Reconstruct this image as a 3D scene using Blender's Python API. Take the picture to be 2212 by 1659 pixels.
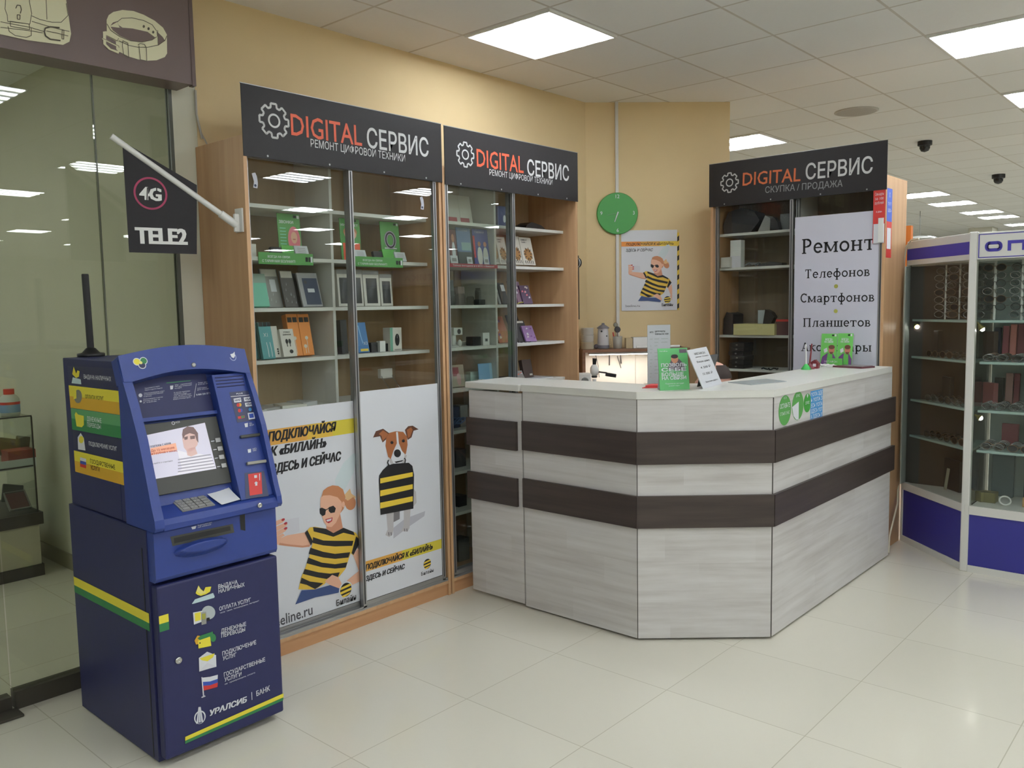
import bpy, bmesh, math, random
from mathutils import Vector, Matrix
random.seed(7)
for o in list(bpy.data.objects): bpy.data.objects.remove(o)
SC = bpy.context.scene
COL = SC.collection
PI = math.pi
# ------------------------------------------------------------------ camera
W, H = 2212, 1659
YAW, PITCH, ROLL, FPX = 0.7275761, -0.0913152, -0.01795565, 1812.17338
HC = 1.63146866
_f = Vector((-math.sin(YAW)*math.cos(PITCH), math.cos(YAW)*math.cos(PITCH), math.sin(PITCH)))
_r0 = Vector((math.cos(YAW), math.sin(YAW), 0)); _u0 = _r0.cross(_f)
_r = math.cos(ROLL)*_r0 + math.sin(ROLL)*_u0; _u = -math.sin(ROLL)*_r0 + math.cos(ROLL)*_u0
EYE = Vector((0, 0, HC))
cam = bpy.data.cameras.new('camera'); camo = bpy.data.objects.new('camera', cam); COL.objects.link(camo)
cam.sensor_fit = 'HORIZONTAL'; cam.sensor_width = 36.0; cam.lens = 36.0*FPX/W
cam.clip_start = 0.05; cam.clip_end = 200
camo.matrix_world = Matrix(((_r.x, _u.x, -_f.x, 0), (_r.y, _u.y, -_f.y, 0), (_r.z, _u.z, -_f.z, HC), (0, 0, 0, 1)))
SC.camera = camo
# ------------------------------------------------------------------ world and exposure
wd = bpy.data.worlds.new('world'); SC.world = wd; wd.use_nodes = True
wd.node_tree.nodes['Background'].inputs[0].default_value = (1.0, 0.97, 0.9, 1)
wd.node_tree.nodes['Background'].inputs[1].default_value = 0.25
SC.view_settings.view_transform = 'Standard'; SC.view_settings.look = 'None'
SC.view_settings.gamma = 1.0; SC.view_settings.use_curve_mapping = False
SC.view_settings.exposure = 0.05
cy = SC.cycles
cy.max_bounces = 11; cy.diffuse_bounces = 9; cy.glossy_bounces = 3; cy.transmission_bounces = 4
cy.transparent_max_bounces = 14; cy.caustics_reflective = False; cy.caustics_refractive = False
cy.sample_clamp_indirect = 4.0; cy.use_denoising = True; cy.use_adaptive_sampling = True; cy.adaptive_threshold = .02; cy.use_light_tree = False
LAMP_TUBE, LAMP_GLOW = 33.0, 2.6      # emission of a ceiling luminaire's tubes and of its lit diffuser
CE = 3.128                            # ceiling height
GS, GX, GY = 0.618, -2.737, 4.027     # ceiling tile module and its origin
# ------------------------------------------------------------------ pixel <-> place
def ray(px, py): return _f + (px - W/2)/FPX*_r - (py - H/2)/FPX*_u
class PL:
    """a flat surface of the place: outward normal n, passing through p"""
    def __init__(s, n, p):
        s.n = Vector(n).normalized(); s.p = Vector(p); s.c = s.n.dot(s.p)
        s.u = Vector((0, 0, 1)).cross(s.n)
        s.u = s.u.normalized() if s.u.length > 1e-6 else Vector((1, 0, 0))
        s.v = s.n.cross(s.u)
    def at(s, px, py, off=0.0):
        d = ray(px, py); t = (s.c - s.n.dot(EYE))/s.n.dot(d)
        return EYE + d*t + s.n*off
    def fr(s, o): return Fr(o, s.u, s.v, s.n)
    def back(s, d): return PL(s.n, s.p - s.n*d)
class Fr:
    def __init__(s, o, u=(1, 0, 0), v=(0, 1, 0), n=(0, 0, 1)):
        s.o = Vector(o); s.u = Vector(u); s.v = Vector(v); s.n = Vector(n)
    def __call__(s, a, b, c=0.0): return s.o + s.u*a + s.v*b + s.n*c
    def lean(s, deg):
        """tip back about the u axis"""
        a = math.radians(deg)
        return Fr(s.o, s.u, s.v*math.cos(a) - s.n*math.sin(a), s.n*math.cos(a) + s.v*math.sin(a))
    def turn(s, deg):
        """turn about the v axis"""
        a = math.radians(deg)
        return Fr(s.o, s.u*math.cos(a) - s.n*math.sin(a), s.v, s.n*math.cos(a) + s.u*math.sin(a))
    def roll(s, deg):
        a = math.radians(deg)
        return Fr(s.o, s.u*math.cos(a) + s.v*math.sin(a), s.v*math.cos(a) - s.u*math.sin(a), s.n)
WF = Fr((0, 0, 0))
def FX(x, y, z): return Fr((x, y, z), (0, 1, 0), (0, 0, 1), (1, 0, 0))      # faces the room from the left wall
def FY(x, y, z): return Fr((x, y, z), (1, 0, 0), (0, 0, 1), (0, -1, 0))     # faces the camera side
def PX(x): return PL((1, 0, 0), (x, 0, 0))
def PY(y): return PL((0, -1, 0), (0, y, 0))
def PZ(z): return PL((0, 0, 1), (0, 0, z))
# ------------------------------------------------------------------ materials
MATS = {}
def lin(c):
    return tuple(((v/255)/12.92 if v/255 <= .04045 else ((v/255+.055)/1.055)**2.4) for v in c)
def mat(name, rgb, rough=.5, metal=0., spec=.5, emis=0., vary=0., vscale=8., coat=0., bump=0.):
    if name in MATS: return MATS[name]
    m = bpy.data.materials.new(name); MATS[name] = m; m.use_nodes = True
    nt = m.node_tree; b = nt.nodes['Principled BSDF']; c = lin(rgb)
    b.inputs['Base Color'].default_value = (*c, 1); b.inputs['Roughness'].default_value = rough
    b.inputs['Metallic'].default_value = metal; b.inputs['Specular IOR Level'].default_value = spec
    if coat: b.inputs['Coat Weight'].default_value = coat; b.inputs['Coat Roughness'].default_value = .1
    if emis:
        b.inputs['Emission Color'].default_value = (*c, 1); b.inputs['Emission Strength'].default_value = emis
    if vary:
        g = nt.nodes.new('ShaderNodeNewGeometry'); n = nt.nodes.new('ShaderNodeTexNoise')
        n.inputs['Scale'].default_value = vscale; n.inputs['Detail'].default_value = 3
        nt.links.new(g.outputs['Position'], n.inputs['Vector'])
        r = nt.nodes.new('ShaderNodeMapRange'); nt.links.new(n.outputs['Fac'], r.inputs['Value'])
        r.inputs['From Min'].default_value = .3; r.inputs['From Max'].default_value = .7
        r.inputs['To Min'].default_value = 1 - vary; r.inputs['To Max'].default_value = 1 + vary
        x = nt.nodes.new('ShaderNodeVectorMath'); x.operation = 'SCALE'
        x.inputs[0].default_value = c; nt.links.new(r.outputs[0], x.inputs['Scale'])
        nt.links.new(x.outputs[0], b.inputs['Base Color'])
        if bump:
            bp = nt.nodes.new('ShaderNodeBump'); bp.inputs['Strength'].default_value = bump
            nt.links.new(n.outputs['Fac'], bp.inputs['Height']); nt.links.new(bp.outputs[0], b.inputs['Normal'])
    return m
class NT:
    """small helper for node graphs"""
    def __init__(s, m): s.m = m; s.t = m.node_tree; s.b = s.t.nodes['Principled BSDF']
    def new(s, kind, **kw):
        n = s.t.nodes.new('ShaderNode'+kind)
        for k, v in kw.items(): setattr(n, k, v)
        return n
    def put(s, sock, v):
        if hasattr(v, 'links'): s.t.links.new(v, sock)
        else: sock.default_value = v
    def math(s, op, a, b=0., c=0.):
        n = s.new('Math', operation=op)
        for i, v in enumerate((a, b, c)): s.put(n.inputs[i], v)
        return n.outputs[0]
    def pos(s):
        g = s.new('NewGeometry'); x = s.new('SeparateXYZ'); s.t.links.new(g.outputs['Position'], x.inputs[0])
        return x.outputs[0], x.outputs[1], x.outputs[2]
    def vec(s, x, y, z):
        n = s.new('CombineXYZ')
        for i, v in enumerate((x, y, z)): s.put(n.inputs[i], v)
        return n.outputs[0]
    def noise(s, v, scale, detail=4., rough=.55):
        n = s.new('TexNoise'); s.put(n.inputs['Vector'], v); n.inputs['Scale'].default_value = scale
        n.inputs['Detail'].default_value = detail; n.inputs['Roughness'].default_value = rough
        return n.outputs['Fac']
    def white(s, v):
        n = s.new('TexWhiteNoise', noise_dimensions='3D'); s.put(n.inputs['Vector'], v); return n.outputs['Value']
    def ramp(s, f, stops):
        n = s.new('ValToRGB'); s.put(n.inputs[0], f); e = n.color_ramp.elements
        while len(e) < len(stops): e.new(.5)
        for k, (p, c) in enumerate(stops): e[k].position = p; e[k].color = (*lin(c), 1)
        return n.outputs[0]
    def mix(s, f, a, b):
        n = s.new('Mix', data_type='RGBA'); s.put(n.inputs[0], f)
        for i, v in ((6, a), (7, b)): s.put(n.inputs[i], v if hasattr(v, 'links') else (*lin(v), 1))
        return n.outputs[2]
    def line(s, x, o, mod, w):
        """1 on grid lines of width w"""
        a = s.math('DIVIDE', s.math('SUBTRACT', x, o), mod)
        d = s.math('ABSOLUTE', s.math('SUBTRACT', a, s.math('ROUND', a)))
        return s.math('LESS_THAN', d, w/2/mod)
    def color(s, c): s.t.links.new(c, s.b.inputs['Base Color'])
def nmat(name, rough=.5, spec=.5):
    m = mat(name, (200, 200, 200), rough, spec=spec); return m, NT(m)
# floor: cream polished porcelain tiles, 0.6 m
m_floor, g = nmat('floor_tiles', .12, .5)
x, y, z = g.pos()
ln = g.math('MAXIMUM', g.line(x, -3.0079, .6, .004), g.line(y, 2.3825, .6, .004))
cell = g.vec(g.math('FLOOR', g.math('DIVIDE', g.math('ADD', x, 3.0079), .6)), g.math('FLOOR', g.math('DIVIDE', g.math('SUBTRACT', y, 2.3825), .6)), 0.)
base = g.mix(g.white(cell), (214, 210, 195), (209, 205, 190))
base = g.mix(g.math('MULTIPLY', g.noise(g.vec(x, y, z), 1.6), .5), base, (212, 207, 194))
g.color(g.mix(ln, base, (186, 181, 164)))
nz = g.noise(g.vec(x, y, z), 3.0)
g.t.links.new(g.math('ADD', .08, g.math('MULTIPLY', nz, .12)), g.b.inputs['Roughness'])
# ceiling: mineral tiles in a T-grid
m_ceil, g = nmat('ceiling_tiles', .9, .2)
x, y, z = g.pos()
ln = g.math('MAXIMUM', g.line(x, GX, GS, .015), g.line(y, GY, GS, .015))
cell = g.vec(g.math('FLOOR', g.math('DIVIDE', g.math('SUBTRACT', x, GX), GS)), g.math('FLOOR', g.math('DIVIDE', g.math('SUBTRACT', y, GY), GS)), 1.)
base = g.mix(g.white(cell), (246, 247, 248), (239, 240, 241))
base = g.mix(g.math('MULTIPLY', g.noise(g.vec(x, y, z), 60.), .25), base, (228, 227, 224))
g.color(g.mix(ln, base, (206, 202, 196)))
# tan wall paint
m_wall = mat('tan_paint', (214, 192, 150), .75, spec=.25, vary=.03, vscale=2.5)
m_shopwall = mat('shop_cream_paint', (208, 206, 188), .8, spec=.2, vary=.03, vscale=2.)
m_hallwall = mat('hall_pale_paint', (205, 203, 190), .85, spec=.2, vary=.02, vscale=1.)
# beech laminate
def wood(name, c1, c2, along='z', rough=.45, sc=1.):
    m, g = nmat(name, rough, .4)
    x, y, z = g.pos()
    if along == 'z': v = g.vec(g.math('MULTIPLY', x, 22*sc), g.math('MULTIPLY', y, 22*sc), g.math('MULTIPLY', z, 1.3*sc))
    else: v = g.vec(g.math('MULTIPLY', g.math('ADD', x, y), 1.3*sc), 0., g.math('MULTIPLY', z, 26*sc))
    n = g.noise(v, 1., 5.)
    g.color(g.ramp(n, [(.3, c1), (.7, c2)]))
    return m
m_beech = wood('beech_laminate', (182, 143, 106), (198, 160, 121))
m_beech_h = wood('beech_laminate_plinth', (178, 132, 94), (192, 148, 108), 'h')
m_wenge = wood('wenge_laminate', (52, 44, 42), (72, 62, 58), 'h', .4)
m_hutch = wood('brown_hutch_laminate', (120, 84, 64), (142, 104, 80), 'h')
# whitewashed pine of the counter
m_white_pine, g = nmat('whitewashed_pine', .45, .4)
x, y, z = g.pos()
al = g.math('ADD', x, g.math('MULTIPLY', y, 1.02))
pl = g.math('FLOOR', g.math('DIVIDE', z, .192))
off = g.math('MULTIPLY', g.white(g.vec(pl, 3., 1.)), 9.)
al2 = g.math('ADD', al, off)
bd = g.math('FLOOR', g.math('DIVIDE', al2, .62))
tone = g.white(g.vec(pl, bd, 5.))
n1 = g.noise(g.vec(g.math('MULTIPLY', al2, 1.5), pl, g.math('MULTIPLY', z, 32.)), 1., 5., .6)
n2 = g.noise(g.vec(g.math('MULTIPLY', al2, 1.6), bd, g.math('MULTIPLY', z, 6.)), 1., 3.)
fac = g.math('ADD', g.math('MULTIPLY', n1, .55), g.math('ADD', g.math('MULTIPLY', n2, .40), g.math('MULTIPLY', tone, .06)))
g.color(g.ramp(fac, [(.28, (172, 167, 164)), (.5, (197, 194, 192)), (.68, (210, 208, 207))]))
m_top = wood('white_counter_top', (212, 211, 205), (222, 222, 216), 'h', .3)
# glass
def glass(name, tint=(1, 1, 1), ior=1.5, rough=.0):
    m = bpy.data.materials.new(name); MATS[name] = m; m.use_nodes = True; t = m.node_tree
    for n in list(t.nodes): t.nodes.remove(n)
    o = t.nodes.new('ShaderNodeOutputMaterial'); mx = t.nodes.new('ShaderNodeMixShader')
    tr = t.nodes.new('ShaderNodeBsdfTransparent'); gl = t.nodes.new('ShaderNodeBsdfGlossy'); fr = t.nodes.new('ShaderNodeFresnel')
    tr.inputs[0].default_value = (*tint, 1); gl.inputs['Roughness'].default_value = rough; 
    ge = t.nodes.new('ShaderNodeNewGeometry'); mr = t.nodes.new('ShaderNodeMapRange')     # same reflection from both sides of the pane
    mr.inputs['To Min'].default_value = ior; mr.inputs['To Max'].default_value = 1/ior
    t.links.new(ge.outputs['Backfacing'], mr.inputs['Value']); t.links.new(mr.outputs[0], fr.inputs[0])
    t.links.new(fr.outputs[0], mx.inputs[0]); t.links.new(tr.outputs[0], mx.inputs[1]); t.links.new(gl.outputs[0], mx.inputs[2])
    t.links.new(mx.outputs[0], o.inputs[0]); return m
m_glass = glass('clear_glass', (.95, .97, .955))
m_glass_shop = glass('tinted_shop_glass', (.90, .92, .85))
m_clear = glass('clear_plastic', (.95, .955, .95), 1.3, .08)
# plain colours
white = mat('white_plastic', (225, 225, 222), .4)
paper = mat('white_paper', (214, 216, 222), .6, spec=.3)
m_alu = mat('brushed_aluminium', (168, 168, 168), .35, .75)
m_chrome = mat('chrome', (200, 200, 200), .15, 1.)
m_shelf = mat('white_shelf_board', (214, 213, 208), .45)
black = mat('black_plastic', (26, 26, 28), .4)
ink = mat('black_print', (24, 23, 26), .6)
m_sign = mat('black_sign_plastic', (37, 34, 36), .42, spec=.3, vary=.05, vscale=40)
red = mat('red_print', (196, 52, 48), .5)
yellow = mat('yellow_print', (228, 196, 66), .5)
green = mat('green_print', (84, 150, 76), .5)
# ------------------------------------------------------------------ lettering
_TX = {}
def text2d(s, bold=0., shear=0., space=1.):
    key = (s, bold, shear, space)
    if key in _TX: return _TX[key]
    c = bpy.data.curves.new('t', 'FONT'); c.body = s; c.size = 1; c.offset = bold; c.shear = shear; c.resolution_u = 2
    c.space_character = space
    o = bpy.data.objects.new('t', c); COL.objects.link(o)
    dg = bpy.context.evaluated_depsgraph_get(); ev = o.evaluated_get(dg); me = ev.to_mesh()
    vs = [(v.co.x, v.co.y) for v in me.vertices]; fs = [tuple(p.vertices) for p in me.polygons]
    ev.to_mesh_clear(); bpy.data.objects.remove(o); bpy.data.curves.remove(c)
    _TX[key] = (vs, fs); return vs, fs
def _ribbon(pts, w, closed=False):
    out = []
    n = len(pts)
    for i in range(n - (0 if closed else 1)):
        a, b = pts[i], pts[(i+1) % n]; dx, dy = b[0]-a[0], b[1]-a[1]; L = math.hypot(dx, dy) or 1
        nx, ny = -dy/L*w/2, dx/L*w/2; e = w*.08 if n > 3 else 0; ex, ey = dx/L*e, dy/L*e
        out.append([(a[0]+nx-ex, a[1]+ny-ey), (a[0]-nx-ex, a[1]-ny-ey), (b[0]-nx+ex, b[1]-ny+ey), (b[0]+nx+ex, b[1]+ny+ey)])
    return out
def arc(cx, cy, rx, ry, a0, a1, n=14):
    return [(cx+rx*math.cos(math.radians(a0+(a1-a0)*k/n)), cy+ry*math.sin(math.radians(a0+(a1-a0)*k/n))) for k in range(n+1)]
SW, TW, XH = .15, .085, .70
def _ser(x, y, up): return [[(x-.15, y), (x+.15, y), (x+.15, y+.075*up), (x-.15, y+.075*up)]]
def _st(x, y0, y1, b=True, t=True):
    o = [[(x-SW/2, y0), (x+SW/2, y0), (x+SW/2, y1), (x-SW/2, y1)]]
    if b: o += _ser(x, y0, 1)
    if t: o += _ser(x, y1, -1)
    return o
def _ln(*p, w=TW): return _ribbon(list(p), w)
def _ring(cx, cy, rx, ry, a0=0, a1=360, w=.13): return _ribbon(arc(cx, cy, rx-w/2, ry-w/2, a0, a1, 18), w)
def _tt(h): return _st(.36, 0, h, True, False)+[[(.02, h-.09), (.70, h-.09), (.70, h), (.02, h)], [(.02, h-.24), (.09, h-.24), (.09, h), (.02, h)], [(.63, h-.24), (.70, h-.24), (.70, h), (.63, h)]]
SLAB = {
 'Р': (.78, lambda: _st(.2, 0, 1)+_ring(.42, .71, .29, .29, -90, 90)+_ln((.2, .96), (.43, .96))+_ln((.2, .46), (.43, .46))),
 'е': (.66, lambda: _ring(.33, .35, .31, .36, 0, 318)+_ln((.06, .37), (.60, .37))),
 'м': (.98, lambda: _st(.14, 0, XH)+_st(.82, 0, XH)+_ln((.15, .68), (.48, .08), w=.13)+_ln((.82, .68), (.48, .08), w=.08)),
 'о': (.70, lambda: _ring(.35, .35, .33, .36)),
 'н': (.80, lambda: _st(.17, 0, XH)+_st(.62, 0, XH)+_ln((.17, .36), (.62, .36))),
 'т': (.74, lambda: _tt(XH)), 'Т': (.80, lambda: _tt(1.)),
 'л': (.80, lambda: _st(.62, 0, XH)+_ln((.3, .65), (.62, .65))+_ln((.31, .68), (.2, .03), (.06, .04), w=.1)),
 'ф': (.86, lambda: _st(.42, -.28, .98)+_ring(.42, .35, .40, .36)),
 'в': (.68, lambda: _st(.16, 0, XH)+_ring(.34, .525, .2, .19, -90, 90, .1)+_ring(.36, .19, .25, .2, -90, 90, .11)+_ln((.16, .66), (.36, .66))+_ln((.16, .37), (.38, .37))+_ln((.16, .04), (.38, .04))),
 'С': (.78, lambda: _ring(.43, .5, .41, .52, 48, 312, .14)+_ln((.70, .72), (.70, .98), w=.07)),
 'с': (.62, lambda: _ring(.33, .35, .31, .36, 45, 315)),
 'а': (.68, lambda: _st(.5, 0, .5, True, False)+_ring(.31, .46, .26, .25, 0, 150, .1)+_ring(.28, .19, .25, .2, 0, 360, .1)),
 'р': (.74, lambda: _st(.17, -.28, XH)+_ring(.38, .35, .31, .36)),
 'П': (.98, lambda: _st(.19, 0, 1)+_st(.78, 0, 1)+_ln((.1, .96), (.88, .96))),
 'ш': (1.02, lambda: _st(.16, 0, XH)+_st(.51, 0, XH)+_st(.86, 0, XH)+_ln((.1, .04), (.92, .04))),
 'А': (.86, lambda: _ln((.13, .02), (.42, .98), w=.08)+_ln((.72, .02), (.43, .98), w=.15)+_ln((.24, .33), (.62, .33))+_ser(.13, 0, 1)+_ser(.73, 0, 1)),
 'к': (.74, lambda: _st(.16, 0, XH)+_ln((.2, .34), (.56, .66), w=.08)+_ln((.3, .42), (.62, .04), w=.13)+_ser(.62, 0, 1)+_ser(.58, XH, -1)),
 'у': (.72, lambda: _ln((.12, .67), (.38, .02), w=.13)+_ln((.6, .67), (.28, -.24), (.1, -.24), w=.08)+_ser(.12, XH, -1)+_ser(.6, XH, -1)),
 'ы': (.98, lambda: _st(.17, 0, XH)+_ring(.36, .21, .25, .22, -90, 90, .11)+_ln((.17, .39), (.38, .39))+_ln((.17, .04), (.38, .04))+_st(.8, 0, XH)),
 'б': (.7, lambda: _ring(.35, .32, .33, .33)+_ribbon(arc(.62, .5, .55, .45, 175, 95, 8), .1)), ' ': (.4, lambda: []),
}
def slab2d(s):
    vs, fs, x = [], [], 0
    for ch in s:
        adv, fn = SLAB[ch]
        for q in fn():
            k = len(vs); vs += [(p[0]+x, p[1]) for p in q]; fs.append(tuple(range(k, k+len(q))))
        x += adv + .06
    return vs, fs
# ------------------------------------------------------------------ mesh builder
WL = {}          # world place of every thing and part
class MB:
    def __init__(s): s.v = []; s.f = []; s.m = []; s.sm = []
    def face(s, pts, m, smooth=False):
        k = len(s.v); s.v += [Vector(p) for p in pts]; s.f.append(tuple(range(k, k+len(pts)))); s.m.append(m); s.sm.append(smooth)
        return s
    def _add(s, vs, fs, m, smooth=False):
        k = len(s.v); s.v += [Vector(p) for p in vs]
        for f in fs: s.f.append(tuple(i+k for i in f)); s.m.append(m); s.sm.append(smooth)
        return s
    def box(s, F, u0, u1, v0, v1, n0, n1, m):
        vs = [F(a, b, c) for c in (n0, n1) for b in (v0, v1) for a in (u0, u1)]
        return s._add(vs, [(0, 2, 3, 1), (4, 5, 7, 6), (0, 1, 5, 4), (2, 6, 7, 3), (0, 4, 6, 2), (1, 3, 7, 5)], m)
    def wbox(s, x0, x1, y0, y1, z0, z1, m): return s.box(WF, x0, x1, y0, y1, z0, z1, m)
    def prism(s, F, pts, n0, n1, m, side=None):
        n = len(pts); area = sum(pts[i][0]*pts[(i+1) % n][1]-pts[(i+1) % n][0]*pts[i][1] for i in range(n))
        if area < 0: pts = pts[::-1]
        if n1 < n0: n0, n1 = n1, n0
        vs = [F(a, b, n0) for a, b in pts]+[F(a, b, n1) for a, b in pts]
        s._add(vs, [tuple(range(n-1, -1, -1)), tuple(range(n, 2*n))], m)
        return s._add(vs, [(i, (i+1) % n, (i+1) % n+n, i+n) for i in range(n)], side or m)
    def flat(s, F, pts, n, m): return s.face([F(a, b, n) for a, b in pts], m)
    def rect(s, F, u0, u1, v0, v1, n, m): return s.flat(F, [(u0, v0), (u1, v0), (u1, v1), (u0, v1)], n, m)
    def disc(s, F, u, v, r, n, m, r2=None, seg=24): return s.flat(F, [(u+r*math.cos(2*PI*k/seg), v+(r2 or r)*math.sin(2*PI*k/seg)) for k in range(seg)], n, m)
    def ribbon(s, F, pts, w, n, m, closed=False):
        for q in _ribbon(pts, w, closed): s.flat(F, q, n, m)
        return s
    def ring(s, F, u, v, r, w, n, m, seg=28):
        for k in range(seg):
            a, b = 2*PI*k/seg, 2*PI*(k+1)/seg
            s.flat(F, [(u+(r-w/2)*math.cos(a), v+(r-w/2)*math.sin(a)), (u+(r+w/2)*math.cos(a), v+(r+w/2)*math.sin(a)),
                       (u+(r+w/2)*math.cos(b), v+(r+w/2)*math.sin(b)), (u+(r-w/2)*math.cos(b), v+(r-w/2)*math.sin(b))], n, m)
        return s
    def art(s, P, pts, off, m): return s.face([P.at(a, b, off) for a, b in pts], m)
    def text(s, F, t, u, v, h, n, m, width=None, align='l', bold=0., shear=0., slab=False, space=1., deep=0.):
        """h is the capital height; width, if given, is the full line length"""
        if bold > .03:          # heavy letters: the outline thickened a little, drawn three times side by side
            for d, e in ((-.045, .0002), (.045, .0004)): s.text(F, t, u+d*h, v, h, n+e, m, width, align, .024, shear)
            bold = .024
        vs, fs = slab2d(t) if slab else text2d(t, bold, shear, space)
        if not vs: return s
        cap = 1. if slab else .682
        x0, x1 = min(p[0] for p in vs), max(p[0] for p in vs); sy = h/cap; sx = width/(x1-x0) if width else sy
        sh = {'l': -x0*sx, 'c': -(x0+x1)/2*sx, 'r': -x1*sx}[align]
        s._add([F(u+p[0]*sx+sh, v+p[1]*sy, n) for p in vs], fs, m)
        return s
    def textpx(s, P, t, p0, p1, ptop, m, off=.0008, bold=0., shear=0., slab=False):
        """baseline from pixel p0 to p1 on the surface P, capitals up to ptop above p0"""
        a, b, c = P.at(*p0), P.at(*p1), P.at(*ptop)
        U = (b-a).normalized(); V = P.n.cross(U)
        return s.text(Fr(a, U, V, P.n), t, 0, 0, abs((c-a).dot(V)), off, m, (b-a).length, 'l', bold, shear, slab)
    def tube(s, pts, r, m, seg=8, r1=None, cap=True):
        pts = [Vector(p) for p in pts]; n = len(pts); rings = []
        up = None
        for i in range(n):
            d = (pts[min(i+1, n-1)]-pts[max(i-1, 0)]).normalized()
            if up is None:
                up = Vector((0, 0, 1)) if abs(d.z) < .9 else Vector((1, 0, 0))
            a = d.cross(up).normalized(); b = a.cross(d); up = b
            rr = r+((r1-r)*i/(n-1) if r1 is not None else 0)
            rings.append([pts[i]+a*rr*math.cos(2*PI*k/seg)+b*rr*math.sin(2*PI*k/seg) for k in range(seg)])
        vs = [p for q in rings for p in q]
        fs = [(i*seg+k, i*seg+(k+1) % seg, (i+1)*seg+(k+1) % seg, (i+1)*seg+k) for i in range(n-1) for k in range(seg)]
        s._add(vs, fs, m, True)
        if cap: s.face(rings[0][::-1], m); s.face(rings[-1], m)
        return s
    def lathe(s, F, prof, m, seg=24, cap=True):
        """profile of (radius, height) about the frame's v axis"""
        vs = [F(r*math.cos(2*PI*k/seg), h, r*math.sin(2*PI*k/seg)) for r, h in prof for k in range(seg)]
        n = len(prof)
        fs = [(i*seg+k, (i+1)*seg+k, (i+1)*seg+(k+1) % seg, i*seg+(k+1) % seg) for i in range(n-1) for k in range(seg)]
        s._add(vs, fs, m, True)
        if cap:
            s._add(vs[:seg], [tuple(range(seg))], m); s._add(vs[-seg:], [tuple(range(seg-1, -1, -1))], m)
        return s
    def ball(s, c, rx, ry, rz, m, seg=14, rings=9):
        prof = [(math.sin(PI*i/rings), -math.cos(PI*i/rings)) for i in range(rings+1)]
        c = Vector(c)
        vs = [c+Vector((rx*p[0]*math.cos(2*PI*k/seg), ry*p[0]*math.sin(2*PI*k/seg), rz*p[1])) for p in prof for k in range(seg)]
        fs = [(i*seg+k, i*seg+(k+1) % seg, (i+1)*seg+(k+1) % seg, (i+1)*seg+k) for i in range(rings) for k in range(seg)]
        return s._add(vs, fs, m, True)
    def build(s, name, parent=None, label=None, cat=None, group=None, kind=None, bevel=0., seg=2):
        xs = [p.x for p in s.v]; ys = [p.y for p in s.v]; zs = [p.z for p in s.v]
        o0 = Vector(((min(xs)+max(xs))/2, (min(ys)+max(ys))/2, min(zs)))
        me = bpy.data.meshes.new(name); me.from_pydata([p-o0 for p in s.v], [], s.f)
        used = []
        for m in s.m:
            if m not in used: used.append(m)
        for m in used: me.materials.append(m)
        me.polygons.foreach_set('material_index', [used.index(m) for m in s.m])
        me.polygons.foreach_set('use_smooth', s.sm); me.update()
        o = bpy.data.objects.new(name, me); COL.objects.link(o); WL[o] = o0
        if parent: o.parent = parent; o.location = o0 - WL[parent]
        else: o.location = o0
        tag(o, label, cat, group, kind)
        if bevel:
            b = o.modifiers.new('edge', 'BEVEL'); b.width = bevel; b.segments = seg; b.limit_method = 'ANGLE'; b.angle_limit = math.radians(40)
        return o
def tag(o, label=None, cat=None, group=None, kind=None):
    if label: o['label'] = label
    if cat: o['category'] = cat
    if group: o['group'] = group
    if kind: o['kind'] = kind
    return o
def thing(name, label, cat, loc, group=None):
    o = bpy.data.objects.new(name, None); o.empty_display_size = .1; COL.objects.link(o)
    o.location = loc; WL[o] = Vector(loc); return tag(o, label, cat, group)
def dup(root, loc, label=None, rotz=None, group=None, cat=None):
    def cp(o, parent):
        c = o.copy(); COL.objects.link(c); c.parent = parent
        for ch in o.children: cp(ch, c)
        return c
    r = cp(root, None); r.location = Vector(loc)
    if rotz is not None: r.rotation_euler[2] = rotz
    if label: r['label'] = label
    if group: r['group'] = group
    if cat: r['category'] = cat
    return r
def S(name, mb, **kw): return mb.build(name, kind='structure', **kw)
# ================================================================== the room
XW = -3.80                        # left wall plane
S('floor', MB().face([(-9, -8, 0), (16, -8, 0), (16, 32, 0), (-9, 32, 0)], m_floor))
S('ceiling', MB().face([(-9, 32, CE), (16, 32, CE), (16, -8, CE), (-9, -8, CE)], m_ceil))
# left wall with its diagonal end: a solid block behind the cabinets
wb = MB().prism(WF, [(XW, 2.06), (XW, 5.135), (-3.03, 5.905), (-3.30, 6.175), (-9, 6.175), (-9, 2.06)], 0, CE, m_wall)
S('wall_left', wb)
# cream pier between the shop glass and the tan wall
S('wall_pier', MB().wbox(-3.95, XW-.002, 1.94, 2.06, 0, CE, m_shopwall))
S('wall_shop_side', MB().wbox(-9, -3.95, 2.045, 2.06, 0, CE, m_shopwall))
S('wall_shop_back', MB().wbox(-9.1, -9, -8, 2.06, 0, CE, m_shopwall))
S('wall_front', MB().wbox(-9, 16, -8.1, -8, 0, CE, m_hallwall))
S('wall_right', MB().wbox(16, 16.1, -8, 32, 0, CE, m_hallwall))
S('wall_back', MB().wbox(-9, 16, 32, 32.1, 0, CE, m_hallwall))
S('wall_hall_left', MB().wbox(-9.1, -9, 6.175, 32, 0, CE, m_hallwall))
m_base = mat('grey_baseboard_tile', (150, 145, 125), .4)
S('baseboard_shop', MB().wbox(-9, -3.95, 2.033, 2.045, 0, .10, m_base))
m_dark_sill = mat('dark_metal_sill', (74, 70, 62), .45, .4)
S('trim_1', MB().wbox(XW-.05, XW+.01, 1.12, 1.94, 0, .075, m_dark_sill).wbox(XW-.05, XW+.01, -4, 1.105, 0, .06, m_dark_sill))
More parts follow.
